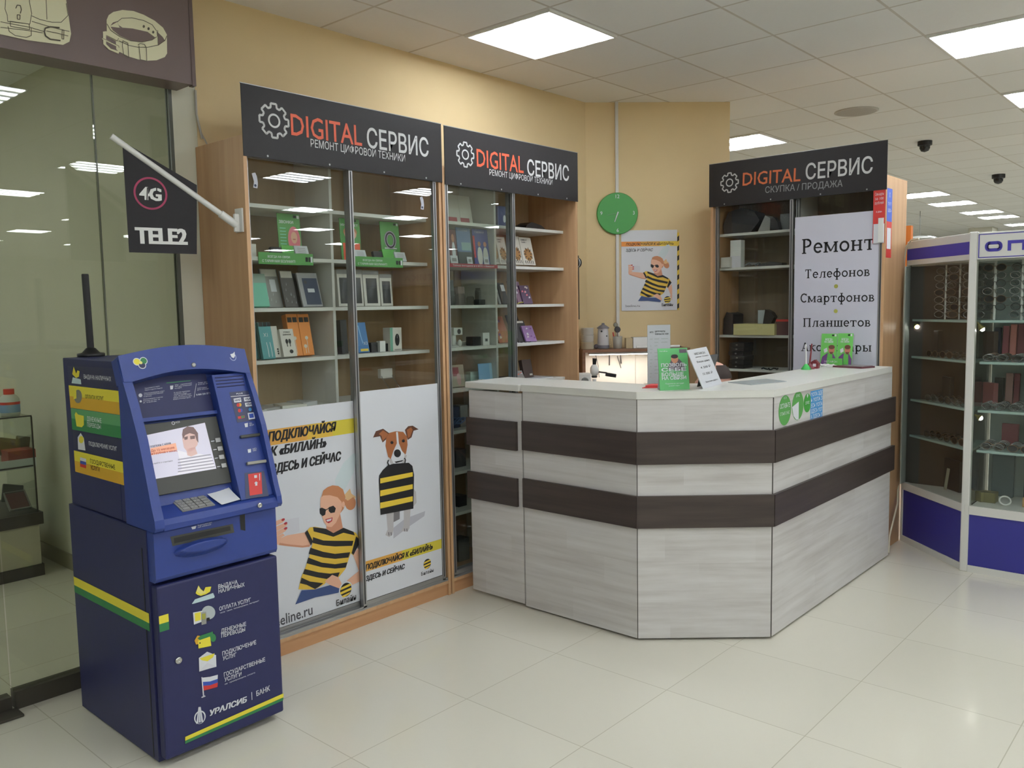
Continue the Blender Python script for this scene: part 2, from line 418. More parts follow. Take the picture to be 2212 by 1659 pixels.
# shop window: three glass panes with open joints, lying in the wall's plane
for k, (a, b, z0) in enumerate(((-3.0, 1.108, .06), (1.116, 1.588, .075), (1.594, 1.925, .075))):
    S('window_%d' % (k+1), MB().wbox(XW-.022, XW-.010, a, b, z0, 2.70, m_glass_shop))
m_sili = mat('grey_joint_strip', (96, 98, 86), .5)
S('trim_2', MB().wbox(XW-.03, XW+.004, 1.925, 1.94, 0, 2.70, mat('dark_pane_edge', (84, 86, 78), .4)))
S('trim_3', MB().wbox(XW-.023, XW-.008, 1.5885, 1.5935, .075, 2.70, m_sili))
tag(MB().wbox(XW+.01, XW+.10, .85, 1.12, 0, .012, m_dark_sill).build('door_floor_plate', bevel=.003), 'dark metal door hinge plate on the floor at the foot of the shop glass', 'floor plate')
# columns of the hall far behind
S('pillar', MB().wbox(-4.72, -4.27, 20, 20.5, 0, CE, m_hallwall))
# ================================================================== ceiling luminaires
m_tube = mat('lit_tube', (243, 249, 255), emis=LAMP_TUBE); m_glow = mat('lit_diffuser', (243, 249, 255), emis=LAMP_GLOW)
m_lframe = mat('white_luminaire_frame', (235, 235, 232), .4)
def luminaire():
    t = thing('ceiling_light', '-', 'ceiling light', (0, 0, 0), 'ceiling lights of the hall')
    h = .30
    fr = MB()
    for a in ((-h, h, -h, -h+.012), (-h, h, h-.012, h), (-h, -h+.012, -h+.012, h-.012), (h-.012, h, -h+.012, h-.012)):
        fr.wbox(a[0], a[1], a[2], a[3], -.014, -.001, m_lframe)
    fr.build('frame', t)
    MB().wbox(-h+.012, h-.012, -h+.012, h-.012, -.006, -.002, m_glow).build('diffuser', t)
    for k in range(4):
        x = -.2175+.145*k
        MB().wbox(x-.026, x+.026, -.285, .285, -.012, -.0065, m_tube).build('tube', t)
    return t
lum0 = luminaire(); _first = [True]
def lamp(i, j, label):
    p = (GX+(i+.5)*GS, GY+(j+.5)*GS, CE)
    if _first[0]:
        _first[0] = False; lum0.location = p; lum0['label'] = label; return lum0
    return dup(lum0, p, label)
lamp(-1, -1, 'big square ceiling light, nearest the tan wall, above the display cabinets')
lamp(2, 2, 'square ceiling light at the upper right above the optics showcase')
lamp(-2, 5, 'square ceiling light just right of the diagonal tan wall end')
lamp(2, 5, 'small square ceiling light at the right edge below the larger one')
FAR = [(-2, 14, 'ceiling light beyond the third cabinet, first of the far row'), (-2, 16.5, 'ceiling light in the far row, second beyond the third cabinet'),
       (-2, 19.5, 'ceiling light in the far row, third beyond the third cabinet'), (-2, 21.5, 'ceiling light in the far row close behind the third one'),
       (-2, 25, 'ceiling light in the far row above the optics sign'), (-6, 28, 'very distant ceiling light just above the optics cornice'), (-6, 25, 'very distant ceiling light beside the orange sign')]
for i, j, l in FAR: lamp(i, j, l)
L0 = 'ceiling light of the hall outside the view'
for i in (6, 10, 14, 18, 22):
    for j in (-16, -12, -8, -4, -1, 2, 5, 8, 12, 17, 23):
        if (i, j) in ((22, 17), (22, 23), (22, -16)): continue
        lamp(i, j, L0)
for i, j in ((2, -4), (2, -8), (2, -12), (2, -1), (2, 9), (2, 13), (2, 17), (2, 21), (2, 26), (2, 31), (-2, -10)): lamp(i, j, L0)  # the far ones are added to brighten the distant hall
for i in (6, 10, 14): lamp(i, 29, L0)  # last row, also added as fill for the far hall

for p, l in (((-7.2, .1), 'added ceiling light brightening the back of the shop, unseen above the brown sign'), ((-5.6, .1), 'added ceiling light brightening the shop, unseen above the brown sign'), ((-5.6, -2.6), 'added ceiling light brightening the shop depth, unseen on the left')):
    dup(lum0, (p[0], p[1], CE), l)  # unseen lamps, added only to brighten the shop interior
# ================================================================== display cabinets
m_back = wood('cabinet_back_board', (158, 132, 98), (170, 144, 110))
m_rub = mat('dark_gasket', (52, 52, 54), .6)
SHZ = (2.13, 1.887, 1.648, 1.402, 1.157, .914, .671, .426)
def gear(mb, F, u, v, r, n, m):
    pts = []
    for k in range(8):
        a = 2*PI*k/8+PI/2
        for da, rr in ((-.27, .80), (-.19, 1.03), (.19, 1.03), (.27, .80)):
            pts.append((u+r*rr*math.cos(a+da), v+r*rr*math.sin(a+da)))
    mb.ribbon(F, pts, r*.13, n, m, True)
    mb.ring(F, u, v, r*.37, r*.12, n, m)
m_orange = mat('orange_red_print', (214, 92, 62), .5)
m_lgrey = mat('light_grey_print', (205, 205, 206), .5)
def sign_board(parent, P, F, w, h, g, d1, d2, sub, org, subm=None):
    """black hollow-plastic fascia with a gear and two lines; g, d1, d2, sub: pixels in the photo mapped on P"""
    b = MB().box(F, 0, w, 0, h, -.004, 0, m_sign)
    b.box(F, -.003, w+.003, h, h+.003, -.005, .0006, m_alu)
    o = b.build('sign_board', parent, label='black sign board with grey gear and lettering')
    a = P.at(*g[0]); q = P.at(*g[1]); c = (a+q)/2; r = abs((a-q).z)/2
    m = MB(); gear(m, Fr(c, P.u, P.v, P.n), 0, 0, r, .001, m_lgrey)
    m.textpx(P, 'DIGITAL', *d1, org, off=.001, bold=.008)
    m.textpx(P, 'СЕРВИС', *d2, m_lgrey, off=.001, bold=.012)
    m.textpx(P, *sub, subm or m_lgrey, off=.001, bold=.004)
    m.build('lettering', o)
    s = MB()
    for uu in (.12, w*.38, w*.66, w-.12): s.disc(F, uu, .012, .005, .0012, m_alu, seg=8)
    s.build('screw', o)
def carcass(t, F, w, d, back=None):
    """F: bottom left front corner, u along the front, v up, n outwards"""
    hgt = 2.41
    for nm, a, b in (('side_panel', 0, .018), ('side_panel', w-.018, w)):
        MB().box(F, a, b, 0, hgt, -d, 0, m_beech).build(nm, t)
    MB().box(F, .018, w-.018, hgt-.018, hgt, -d, -.03, m_beech).build('top_panel', t)
    MB().box(F, .018, w-.018, .06, hgt-.018, -d, -d+.006, back or m_back).build('back_panel', t)
    MB().box(F, .018, w-.018, 0, .068, -.03, -.012, m_beech_h).build('plinth', t)
    MB().box(F, .018, w-.018, .068, .086, -d+.006, -.002, m_beech).build('bottom_panel', t)
    MB().box(F, .018, w-.018, 2.335, 2.392, -.06, -.002, m_beech).build('top_rail', t)
    tr = MB()
    tr.box(F, .018, w-.018, .086, .094, -.062, -.002, m_alu).box(F, .018, w-.018, .094, .104, -.036, -.032, m_alu)
    tr.box(F, .018, w-.018, .094, .104, -.008, -.004, m_alu)
    tr.build('bottom_track', t)
def shelves(t, F, w, d, x0=.018, x1=None, zs=SHZ, dep=.30):
    x1 = x1 or w-.018
    for z in zs:
        MB().box(F, x0, x1, z-.018, z, -d+.006, -d+.006+dep, m_shelf).build('shelf', t)
def sliding_door(t, F, a, b, n, z0=.096, z1=2.332, handle=None, glassm=None, wide=.022):
    d = MB().box(F, a+wide, b-wide, z0+.03, z1-.01, n-.012, n-.007, glassm or m_glass).build('door', t, label='sliding glass door in a thin metal frame')
    fr = MB()
    fr.box(F, a, a+wide, z0, z1, n-.022, n, m_alu).box(F, b-wide, b, z0, z1, n-.022, n, m_alu)
    fr.box(F, a+wide, b-wide, z0, z0+.03, n-.018, n-.002, m_alu).box(F, a+wide, b-wide, z1-.012, z1, n-.018, n-.002, m_alu)
    fr.box(F, a+wide*.35, a+wide*.65, z0+.02, z1-.02, n, n+.0012, m_rub).box(F, b-wide*.65, b-wide*.35, z0+.02, z1-.02, n, n+.0012, m_rub)
    fr.build('door_frame', d)
    return d
# ---- cabinet next to the cash machine
XF = -3.385
P1 = PX(XF)
W1 = 3.245-2.045; F1 = FX(XF, 2.045, 0); D1 = .413
cab1 = thing('display_cabinet', 'tall beech glass cabinet with two advert posters, beside the blue cash machine', 'cabinet', (XF, 2.645, 0), 'display cabinets under black signs')
carcass(cab1, F1, W1, D1); shelves(cab1, F1, W1, D1)
MB().box(F1, .535, .551, .086, 2.392, -D1+.006, -D1+.30, m_shelf).build('divider', cab1)
d1l = sliding_door(cab1, F1, .02, .605, -.034)
d1r = sliding_door(cab1, F1, .578, 1.165, -.004)
# ---- printed people on posters: outlines given in a common drawing frame
skin = mat('print_skin', (222, 172, 146), .5); skin2 = mat('print_skin_shade', (196, 136, 108), .5)
hair = mat('print_blond_hair', (186, 124, 86), .5); hair2 = mat('print_pale_hair', (214, 176, 130), .5)
jean = mat('print_denim', (52, 72, 122), .5); pr_grey = mat('print_pale_grey', (206, 206, 214), .5)
ochre = mat('print_ochre', (214, 160, 74), .5); lime = mat('print_lime', (206, 190, 62), .5)
teal_wash = mat('print_pale_teal', (202, 214, 218), .5); lips = mat('print_red_nails', (170, 40, 56), .5)
shirt_y = mat('print_shirt_yellow', (216, 178, 62), .5)
def girl(mb, fn, off):
    """fn maps the drawing frame to a point of the surface; layers rise by 0.3 mm"""
    k = [0]
    def L(pts, m, up=1):
        k[0] += 1; mb.face([fn(a, b, off+.00009*k[0]) for a, b in pts], m)
    def E(cx, cy, rx, ry, m, rot=0., up=1):
        c, s = math.cos(rot), math.sin(rot)
        L([(cx+rx*math.cos(t*PI/10)*c-ry*math.sin(t*PI/10)*s, cy+rx*math.cos(t*PI/10)*s+ry*math.sin(t*PI/10)*c) for t in range(20)], m, up)
    L([(585, 450), (560, 560), (520, 640), (470, 720), (450, 600), (500, 500), (560, 440)], teal_wash)
    # arm holding the phone
    L([(100, 958), (165, 930), (270, 912), (312, 885), (330, 930), (305, 992), (260, 1003), (185, 992), (105, 985)], skin)
    L([(120, 975), (185, 985), (260, 992), (300, 985), (300, 998), (255, 1003), (180, 996), (115, 988)], skin2)
    L([(150, 838), (236, 822), (239, 905), (205, 922), (150, 932)], pr_grey)
    for q in ([(97, 845), (140, 828), (152, 838), (140, 852), (100, 872)], [(98, 878), (158, 852), (168, 862), (158, 876), (102, 905)],
              [(99, 908), (158, 880), (166, 892), (155, 905), (104, 936)], [(100, 938), (140, 918), (150, 930), (100, 965)]): L(q, skin, 0)
    k[0] += 1
    for cx, cy in ((141, 836), (156, 858), (156, 888)): E(cx, cy, 11, 7, lips, -.5, 0)
    # bun and hair behind
    E(542, 735, 33, 44, hair); L([(505, 690), (540, 650), (548, 680), (575, 700), (560, 730), (520, 720)], hair2)
    L([(510, 735), (560, 700), (575, 730), (560, 765), (520, 770)], hair)
    L([(368, 705), (380, 662), (405, 642), (435, 631), (470, 635), (498, 655), (512, 700), (512, 745), (500, 775), (480, 800), (450, 720), (400, 700)], hair)
    # neck, face
    L([(400, 862), (480, 795), (498, 892), (470, 915), (430, 918), (398, 900)], skin2)
    L([(362, 745), (364, 705), (380, 692), (420, 690), (465, 702), (490, 730), (492, 770), (478, 808), (455, 855), (430, 880), (405, 878), (384, 850), (370, 810)], skin)
    E(500, 745, 9, 18, skin)
    L([(358, 770), (372, 764), (396, 775), (392, 806), (376, 816), (360, 800)], ink)
    L([(412, 762), (440, 752), (455, 768), (448, 793), (424, 797), (412, 784)], ink, 0)
    L([(395, 776), (414, 764), (414, 770), (395, 782)], ink, 0)
    L([(392, 834), (436, 822), (432, 845), (412, 858), (398, 850)], lips); L([(397, 838), (431, 828), (425, 842), (404, 848)], paper)
    # arm on the hip
    L([(558, 1045), (602, 985), (608, 1040), (608, 1200), (548, 1228), (520, 1200), (592, 1142)], skin)
    # shirt
    L([(270, 915), (300, 882), (330, 878), (395, 890), (440, 916), (500, 884), (575, 915), (602, 962), (558, 1048), (543, 1036), (512, 1130), (470, 1182), (430, 1172), (385, 1222),
       (330, 1252), (232, 1252), (248, 1180), (272, 1125), (302, 1040), (318, 965)], shirt_y)
    for q in ([(318, 880), (395, 890), (440, 916), (500, 884), (560, 908), (568, 930), (500, 914), (440, 938), (385, 922), (322, 906)],
              [(318, 940), (380, 960), (450, 962), (560, 962), (552, 992), (450, 996), (380, 990), (316, 975)],
              [(303, 1003), (380, 1028), (450, 1040), (540, 1030), (530, 1062), (450, 1070), (380, 1062), (292, 1040)],
              [(290, 1062), (370, 1092), (450, 1102), (524, 1090), (514, 1122), (450, 1128), (370, 1120), (280, 1096)],
              [(268, 1130), (350, 1150), (420, 1158), (478, 1150), (466, 1180), (430, 1172), (400, 1190), (340, 1180), (258, 1160)],
              [(250, 1182), (300, 1205), (380, 1215), (350, 1238), (330, 1250), (280, 1225), (240, 1215)],
              [(270, 915), (284, 898), (318, 965), (306, 990)], [(575, 935), (602, 962), (560, 1046), (548, 1036)]): L(q, ink, 0)
    L([(388, 1205), (432, 1165), (470, 1180), (488, 1215), (486, 1245), (440, 1250), (420, 1225)], skin)
    L([(250, 1258), (330, 1252), (420, 1226), (480, 1248), (470, 1272), (330, 1300), (212, 1342)], jean)
def bee_logo(mb, F, u, v, r, n):
    mb.disc(F, u, v, r*1.2, n, paper); mb.disc(F, u, v, r, n+.0002, ink)
    for a, b in ((.62, .28), (-.02, -.36), (-.62, -.92)):
        pts = []
        y1, y0 = a*r, b*r
        for t in range(9):
            yy = y0+(y1-y0)*t/8; pts.append((u+math.sqrt(max(0, r*r-yy*yy)), v+yy+.10*r))
        for t in range(9):
            yy = y1+(y0-y1)*t/8; pts.append((u-math.sqrt(max(0, r*r-yy*yy)), v+yy-.10*r))
        mb.flat(F, pts, n+.0004, yellow)
Z6 = lambda a, b: (560+a*.3616, 820+b*.3616)
# left poster (left door, behind the right one)
PL1 = PX(XF-.034-.006)
FL1 = FX(PL1.p.x, 2.045, 0)
ps = MB().box(FL1, .043, .582, .128, 1.172, 0, .0015, paper)
girl(ps, lambda a, b, o: PL1.at(*Z6(a, b), o), .0018)
uy = lambda p: PL1.at(*p)
ta, tb = uy(Z6(580, 228)), uy(Z6(580, 315))
ps.rect(FL1, .043, .30, tb.z, ta.z, .0018, ochre); ps.rect(FL1, .30, .45, tb.z, ta.z, .0018, mat('print_ochre_lime', (214, 176, 66), .5)); ps.rect(FL1, .45, .582, tb.z, ta.z, .0018, lime)
def tpx(mb, P, s, a, b, top, m, **kw): mb.textpx(P, s, Z6(*a), Z6(*b), Z6(*top), m, **kw)
tpx(ps, PL1, 'ПОДКЛЮЧАЙСЯ', (52, 372), (460, 305), (52, 318), ink, off=.0022, bold=.045, shear=.25)
tpx(ps, PL1, 'К «БИЛАЙН»', (66, 458), (400, 400), (66, 406), ink, off=.0022, bold=.045, shear=.25)
tpx(ps, PL1, 'ЗДЕСЬ И СЕЙЧАС', (72, 562), (488, 480), (72, 510), ink, off=.0022, bold=.045, shear=.25)
tpx(ps, PL1, 'Билайн', (458, 1352), (575, 1312), (458, 1318), ink, off=.0062, bold=.01)
tpx(ps, PL1, 'beeline.ru', (60, 1492), (318, 1400), (60, 1430), mat('print_dark_grey', (70, 70, 76), .5), off=.0022, bold=.012)
lg = PL1.at(*Z6(513, 1254)); bee_logo(ps, FL1, lg.y-2.045, lg.z, .036, .0062)
ps.build('poster', d1l, label='white poster of a woman in a striped shirt taking a selfie')
# right poster with the dog
PR1 = PX(XF-.004-.006)
FR1 = FX(PR1.p.x, 2.045, 0)
pr = MB().box(FR1, .602, 1.142, .128, 1.218, 0, .0015, paper)
k = [0]
def D(pts, m, up=1):
    k[0] += 1; pr.face([PR1.at(*Z6(a, b), .0018+.0001*k[0]) for a, b in pts], m)
def DE(cx, cy, rx, ry, m, up=1): D([(cx+rx*math.cos(t*PI/8), cy+ry*math.sin(t*PI/8)) for t in range(16)], m, up)
c_dog = mat('print_dog_grey', (120, 116, 120), .5)
dogw, dogb, dogd = mat('print_dog_white', (184, 180, 182), .5), mat('print_dog_brown', (158, 96, 58), .5), mat('print_dog_dark', (92, 56, 42), .5)
D([(800, 885), (870, 830), (990, 785), (985, 815), (890, 880), (800, 950)], mat('print_shadow_grey', (180, 180, 190), .5))
D([(905, 630), (935, 670), (938, 735), (905, 775)], dogw, 0)
D([(800, 790), (838, 780), (838, 832), (800, 852)], mat('print_dog_grey', (120, 116, 120), .5), 0)
D([(757, 798), (802, 788), (800, 900), (795, 925), (775, 940), (752, 928), (765, 895)], dogw, 0); D([(862, 778), (902, 768), (896, 885), (885, 908), (848, 905), (862, 868)], dogw, 0)
D([(768, 470), (880, 450), (862, 520), (800, 535)], dogw)
D([(678, 346), (695, 308), (738, 293), (778, 322), (762, 352), (735, 376), (720, 338)], dogd); D([(868, 300), (888, 278), (915, 275), (950, 297), (920, 305), (908, 345), (885, 360)], dogd, 0)
D([(712, 325), (738, 302), (770, 325), (752, 350), (735, 365), (728, 335)], dogb); D([(880, 300), (905, 284), (915, 300), (900, 340), (886, 350)], dogb, 0)
D([(757, 345), (775, 318), (815, 308), (858, 312), (880, 340), (884, 390), (875, 440), (850, 478), (800, 485), (768, 462), (752, 395)], dogb)
D([(815, 312), (826, 312), (832, 380), (850, 425), (868, 445), (858, 490), (830, 508), (800, 500), (785, 470), (800, 425), (820, 380)], paper)
[D([(x, 912), (x+6, 910), (x+8, 930), (x+2, 932)], c_dog, 0) for x in (768, 782)]; [D([(x, 890), (x+6, 888), (x+7, 905), (x+2, 907)], c_dog, 0) for x in (862, 876)]
DE(823, 440, 21, 24, ink); DE(790, 376, 9, 9, ink, 0); DE(858, 366, 9, 9, ink, 0); D([(805, 490), (858, 480), (852, 488), (815, 498)], ink, 0)
D([(712, 602), (714, 572), (735, 540), (765, 512), (800, 502), (890, 496), (912, 515), (922, 568), (918, 770), (722, 808)], ink)
for a, b, c, d in ((590, 552, 578, 620), (662, 624, 652, 697), (735, 696, 726, 770)): D([(720, a), (914, b), (914, c), (720, d)], yellow, 1)
D([(768, 515), (760, 495), (766, 478), (772, 480), (768, 496), (776, 512)], ink, 0); D([(862, 505), (868, 478), (860, 470), (866, 466), (874, 478), (868, 508)], ink, 0)
za, zb = PR1.at(*Z6(628, 1088)).z, PR1.at(*Z6(628, 1150)).z
pr.rect(FR1, .602, .85, zb, za, .0018, ochre); pr.rect(FR1, .85, 1.142, zb, za, .0018, lime)
tpx(pr, PR1, 'ПОДКЛЮЧАЙСЯ К «БИЛАЙН»', (633, 1138), (1035, 1010), (633, 1108), ink, off=.0022, bold=.045, shear=.25)
tpx(pr, PR1, 'ЗДЕСЬ И СЕЙЧАС', (636, 1204), (868, 1128), (636, 1176), ink, off=.0022, bold=.045, shear=.25)
tpx(pr, PR1, 'Билайн', (966, 1172), (1040, 1146), (966, 1152), ink, off=.0026, bold=.01)
lg = PR1.at(*Z6(1002, 1100)); bee_logo(pr, FR1, lg.y-2.045, lg.z, .028, .0022)
pr.build('poster', d1r, label='white poster of a brown and white dog carrying a striped bag')
PS1 = PX(XF+.006)
sign_board(cab1, PS1, FX(XF+.006, 2.045, 2.318), 1.206, .312, ((592, 225), (592, 297)), ((629, 291), (782, 315), (629, 246)), ((793, 318), (926, 339), (793, 278)),
           ('РЕМОНТ ЦИФРОВОЙ ТЕХНИКИ', (671, 317), (875, 350), (671, 301)), m_orange)
# ---- middle cabinet, right half open
W2 = 4.478-3.255; F2 = FX(XF, 3.255, 0)
cab2 = thing('display_cabinet', 'beech glass cabinet with its right half open, standing behind the counter gate', 'cabinet', (XF, 3.86, 0), 'display cabinets under black signs')
carcass(cab2, F2, W2, D1); shelves(cab2, F2, W2, D1)
MB().box(F2, .535, .551, .086, 2.392, -D1+.006, -D1+.30, m_shelf).build('divider', cab2)
sliding_door(cab2, F2, .02, .600, -.034); sliding_door(cab2, F2, .023, .606, -.004)
sign_board(cab2, PS1, FX(XF+.006, 3.273, 2.312), 1.205, .314, ((1005, 308), (1005, 360)), ((1030, 359), (1131, 374), (1030, 322)), ((1139, 378), (1229, 391), (1139, 346)),
           ('РЕМОНТ ЦИФРОВОЙ ТЕХНИКИ', (1057, 378), (1193, 400), (1057, 366)), m_orange)
# ---- third cabinet, square to the others
YF = 5.515
W3 = 1.205; F3 = FY(-2.975, YF, 0); D3 = .41
cab3 = thing('display_cabinet', 'glass cabinet with a big white repair notice, standing behind the long counter side', 'cabinet', (-2.37, YF, 0), 'display cabinets under black signs')
carcass(cab3, F3, W3, D3, wood('dark_back_board', (116, 100, 82), (128, 112, 92))); shelves(cab3, F3, W3, D3, zs=(2.13, 1.887, 1.402, 1.157, .914, .671, .426))
MB().box(F3, .60, .616, .086, 2.392, -D3+.006, -D3+.30, m_shelf).build('divider', cab3)
d3l = sliding_door(cab3, F3, .02, .638, -.034); d3r = sliding_door(cab3, F3, .585, 1.19, -.004)
P3 = PY(YF+.010); F3p = FY(-2.975, YF+.010, 0)
pale = mat('pale_lilac_paper', (204, 204, 218), .5)
pn = MB().box(F3p, .62, 1.166, .13, 2.195, 0, .0015, pale)
ZC = lambda a, b: (1500+a*.31957, 290+b*.31947)
for s, a, b, tp in (('Ремонт', (728, 810), (1220, 780), (728, 710)), ('Телефонов', (750, 975), (1185, 958), (750, 915)), ('Смартфонов', (718, 1138), (1216, 1130), (718, 1078)),
                    ('Планшетов', (736, 1302), (1190, 1300), (736, 1244)), ('Аксессуары', (722, 1466), (1197, 1470), (722, 1408))):
    pn.textpx(P3, s, ZC(*a), ZC(*b), ZC(*tp), ink, off=.0022, slab=True)
for c in ((958, 1028), (956, 1196), (955, 1362)):
    q = P3.at(*ZC(*c)); pn.disc(F3p, q.x+2.975, q.z, .013, .0022, mat('olive_dot', (176, 176, 84), .5))
pn.build('poster', d3r, label='tall pale notice listing repair services in black letters')
PS3 = PY(YF-.006)
sign_board(cab3, PS3, FY(-2.985, YF-.006, 2.318), 1.22, .30, ((1576, 374), (1576, 415)), ((1604, 401), (1729, 391), (1604, 374)), ((1740, 388), (1885, 373), (1740, 356)),
           ('СКУПКА / ПРОДАЖА', (1653, 417), (1820, 403), (1653, 404)), mat('orange_print', (206, 104, 58), .5), mat('mid_grey_print', (140, 140, 142), .5))
# strips stuck on the third cabinet's right edge
Fs = Fr((-1.845, YF-.002, 0), (1, 0, 0), (0, 0, 1), (0, -1, 0))
rs = MB().box(Fs, 0, .072, 1.99, 2.318, 0, .0012, red).box(Fs, .004, .07, 1.99, 2.11, .0012, .0016, paper)
for i, (s, z, h) in enumerate((('Сим-карты', 2.285, .018), ('за 100', 2.258, .016), ('рублей', 2.232, .016), ('в день', 2.18, .012))): rs.text(Fs, s, .036, z, h, .0016, paper, .052 if i != 3 else .035, 'c')
rs.box(Fs, .035, .066, 1.995, 2.145, .002, .010, white)
rs.build('sticker', cab3, label='red leaflet strip hung on the front edge')
Fb = Fr((-1.770, YF, 0), (0, 1, 0), (0, 0, 1), (1, 0, 0))
bs = MB().box(Fb, .02, .115, 2.125, 2.33, 0, .0012, mat('blue_print', (62, 92, 190), .5)).box(Fb, .02, .115, 1.90, 2.125, 0, .0012, red).box(Fb, .028, .10, 1.955, 2.085, .0012, .0018, paper)
bs.text(Fb, 'X', .067, 2.275, .03, .0018, paper, .018, 'c', .02); bs.text(Fb, 'ТУТ', .067, 2.225, .018, .0018, paper, .06, 'c'); bs.text(Fb, 'ЗДЕСЬ', .067, 2.185, .018, .0018, paper, .06, 'c')
bs.build('sticker', cab3, label='blue and red leaflet strip on the side')
# ================================================================== counter
CT = 1.22
m_edge = mat('counter_dark_joint', (70, 66, 62), .7)
# outline corners of the front: gate | left | chamfer | right
A, B, Cc, Dd = (-2.912, 3.350), (-2.192, 3.350), (-1.703, 3.772), (-1.703, 5.50)
ctr = thing('counter', 'L-shaped whitewashed wooden counter with two dark stripes and a cut corner', 'counter', (-2.0, 4.0, 0))
def panel(a, b, z0, z1, t, m, name, out=0., label=None, ext=(0, 0)):
    a, b = Vector((*a, 0)), Vector((*b, 0)); U = (b-a).normalized(); N = Vector((U.y, -U.x, 0)); L = (b-a).length
    F = Fr(a, U, (0, 0, 1), N)
    return MB().box(F, -ext[0], L+ext[1], z0, z1, out-t, out, m), F
e = .0035
for nm, a, b in (('front_panel', A, B), ('corner_panel', B, Cc), ('side_panel', Cc, Dd)):
    pm, F = panel(a, b, .012, CT-.036, .018, m_white_pine, nm, ext=(-.0022, -.0022)); pm.build(nm, ctr)
for q, nn_ in ((B, 1), (Cc, 1)): MB().wbox(q[0]-.006, q[0]+.0005, q[1]+.0005, q[1]+.007, .012, CT-.037, m_edge).build('joint', ctr)
sp = MB().wbox(-2.10, Dd[0]-.02, Dd[1]-.018, Dd[1], .012, CT-.036, m_white_pine).build('end_panel', ctr)
MB().prism(WF, [(A[0]+.02, A[1]+.03), (B[0]-.005, B[1]+.03), (Cc[0]-.03, Cc[1]+.01), (Dd[0]-.03, Dd[1]-.02), (-1.75, 5.48), (-1.78, 5.48), (-1.78, 3.83), (-2.22, 3.41), (A[0]+.02, 3.41)], 0, .03, m_edge).build('kick_board', ctr)
for z0, z1, nm in ((.872, 1.028, 'stripe'), (.562, .718, 'stripe')):
    for a, b, ex in ((A, B, (-.004, .006)), (B, Cc, (.004, .005)), (Cc, Dd, (.004, .03))):
        pm, F = panel(a, b, z0, z1, .016, m_wenge, nm, .016, ext=ex); pm.build(nm, ctr, label='dark wood stripe')
# inner shelf so that the counter is a piece of furniture from behind too
MB().prism(WF, [(A[0]+.02, 3.37), (-2.2, 3.37), (-1.73, 3.78), (-1.73, 5.47), (-2.05, 5.47), (-2.05, 3.90), (-2.33, 3.66), (A[0]+.02, 3.66)], .70, .718, m_shelf).build('inner_shelf', ctr)
MB().wbox(A[0]+.003, A[0]+.021, 3.37, 3.70, .012, CT-.036, m_white_pine).build('end_panel', ctr)
# stickers near the corner
PC = PX(-1.703)
ZD = lambda a, b: (1640+a*.14467, 700+b*.14467)
def oval(c, r, m=green):
    o = PC.at(*ZD(*c)); t = PC.at(*ZD(c[0], c[1]-r[1])); s = PC.at(*ZD(c[0]+r[0], c[1]))
    F = Fr(o, PC.u, PC.v, PC.n); return F, abs((s-o).y), (t-o).z
st = MB(); F, rx, rz = oval((382, 1288), (92, 225)); st.disc(F, 0, 0, rx, .0006, green, rz, 40)
st.text(F, 'ОСТАВЬТЕ', 0, .012, .021, .0010, paper, rx*1.55, 'c', .01); st.text(F, 'ОТЗЫВ О НАС', 0, -.022, .015, .0010, paper, rx*1.5, 'c'); st.text(F, '« »', 0, .055, .018, .0010, paper, .03, 'c')
st.text(F, '2ГИС', 0, -.088, .010, .0010, mat('dark_green_print', (40, 84, 40), .5), .035, 'c')
st.build('sticker', ctr, label='green oval sticker')
st = MB(); F, rx, rz = oval((575, 1220), (85, 215)); st.disc(F, 0, 0, rx, .0006, green, rz, 40)
st.flat(F, [(-rx*.98, .0), (.010, .02), (.012, -rz*.98), (-.02, -rz*.93), (-rx*.75, -rz*.62)], .001, paper); st.text(F, '2ГИС', 0, rz*.62, .012, .001, paper, .045, 'c')
st.build('sticker', ctr, label='green oval sticker with a white corner')
st = MB(); F, rx, rz = oval((718, 1178), (55, 140)); st.disc(F, 0, 0, rx, .0006, mat('deep_green_print', (62, 146, 58), .5), rz, 40); st.text(F, '2ГИС', 0, -.006, .014, .001, paper, .05, 'c', .01); st.text(F, '♥', 0, rz*.6, .014, .001, paper, .016, 'c')
st.build('sticker', ctr, label='smaller green oval sticker')
a, b, c = PC.at(*ZD(768, 965)), PC.at(*ZD(942, 1340)), PC.at(*ZD(855, 1160))
F = Fr((-1.703, a.y, 1.174-.150), PC.u, PC.v, PC.n); w, hh = b.y-a.y, .150
mblue = mat('sky_blue_print', (66, 140, 200), .5)
st = MB().box(F, 0, w, 0, hh, 0, .0008, mblue)
for i, s in enumerate(('А ЗДЕСЬ У', 'ЗДЕСЬ YOT', 'ЕСЬ YOTA', 'Ь YOTA З', 'YOTA ЗДЕ')): st.text(F, s, w/2, .006+i*.029, .020, .0012, paper, w*.94, 'c', .012)
st.build('sticker', ctr, label='blue square sticker with white lettering')
# counter top: one continuous slab
top = thing('countertop', 'white continuous worktop slab lying on the L-shaped counter', 'countertop', (-2.0, 4.0, CT-.035))
MB().prism(WF, [(A[0]-.006, 3.345), (-2.19, 3.345), (-1.699, 3.770), (-1.699, 5.485), (-2.10, 5.485), (-2.10, 3.94), (-2.37, 3.71), (A[0]-.006, 3.71)], CT-.035, CT, m_top).build('slab', top, bevel=.004)
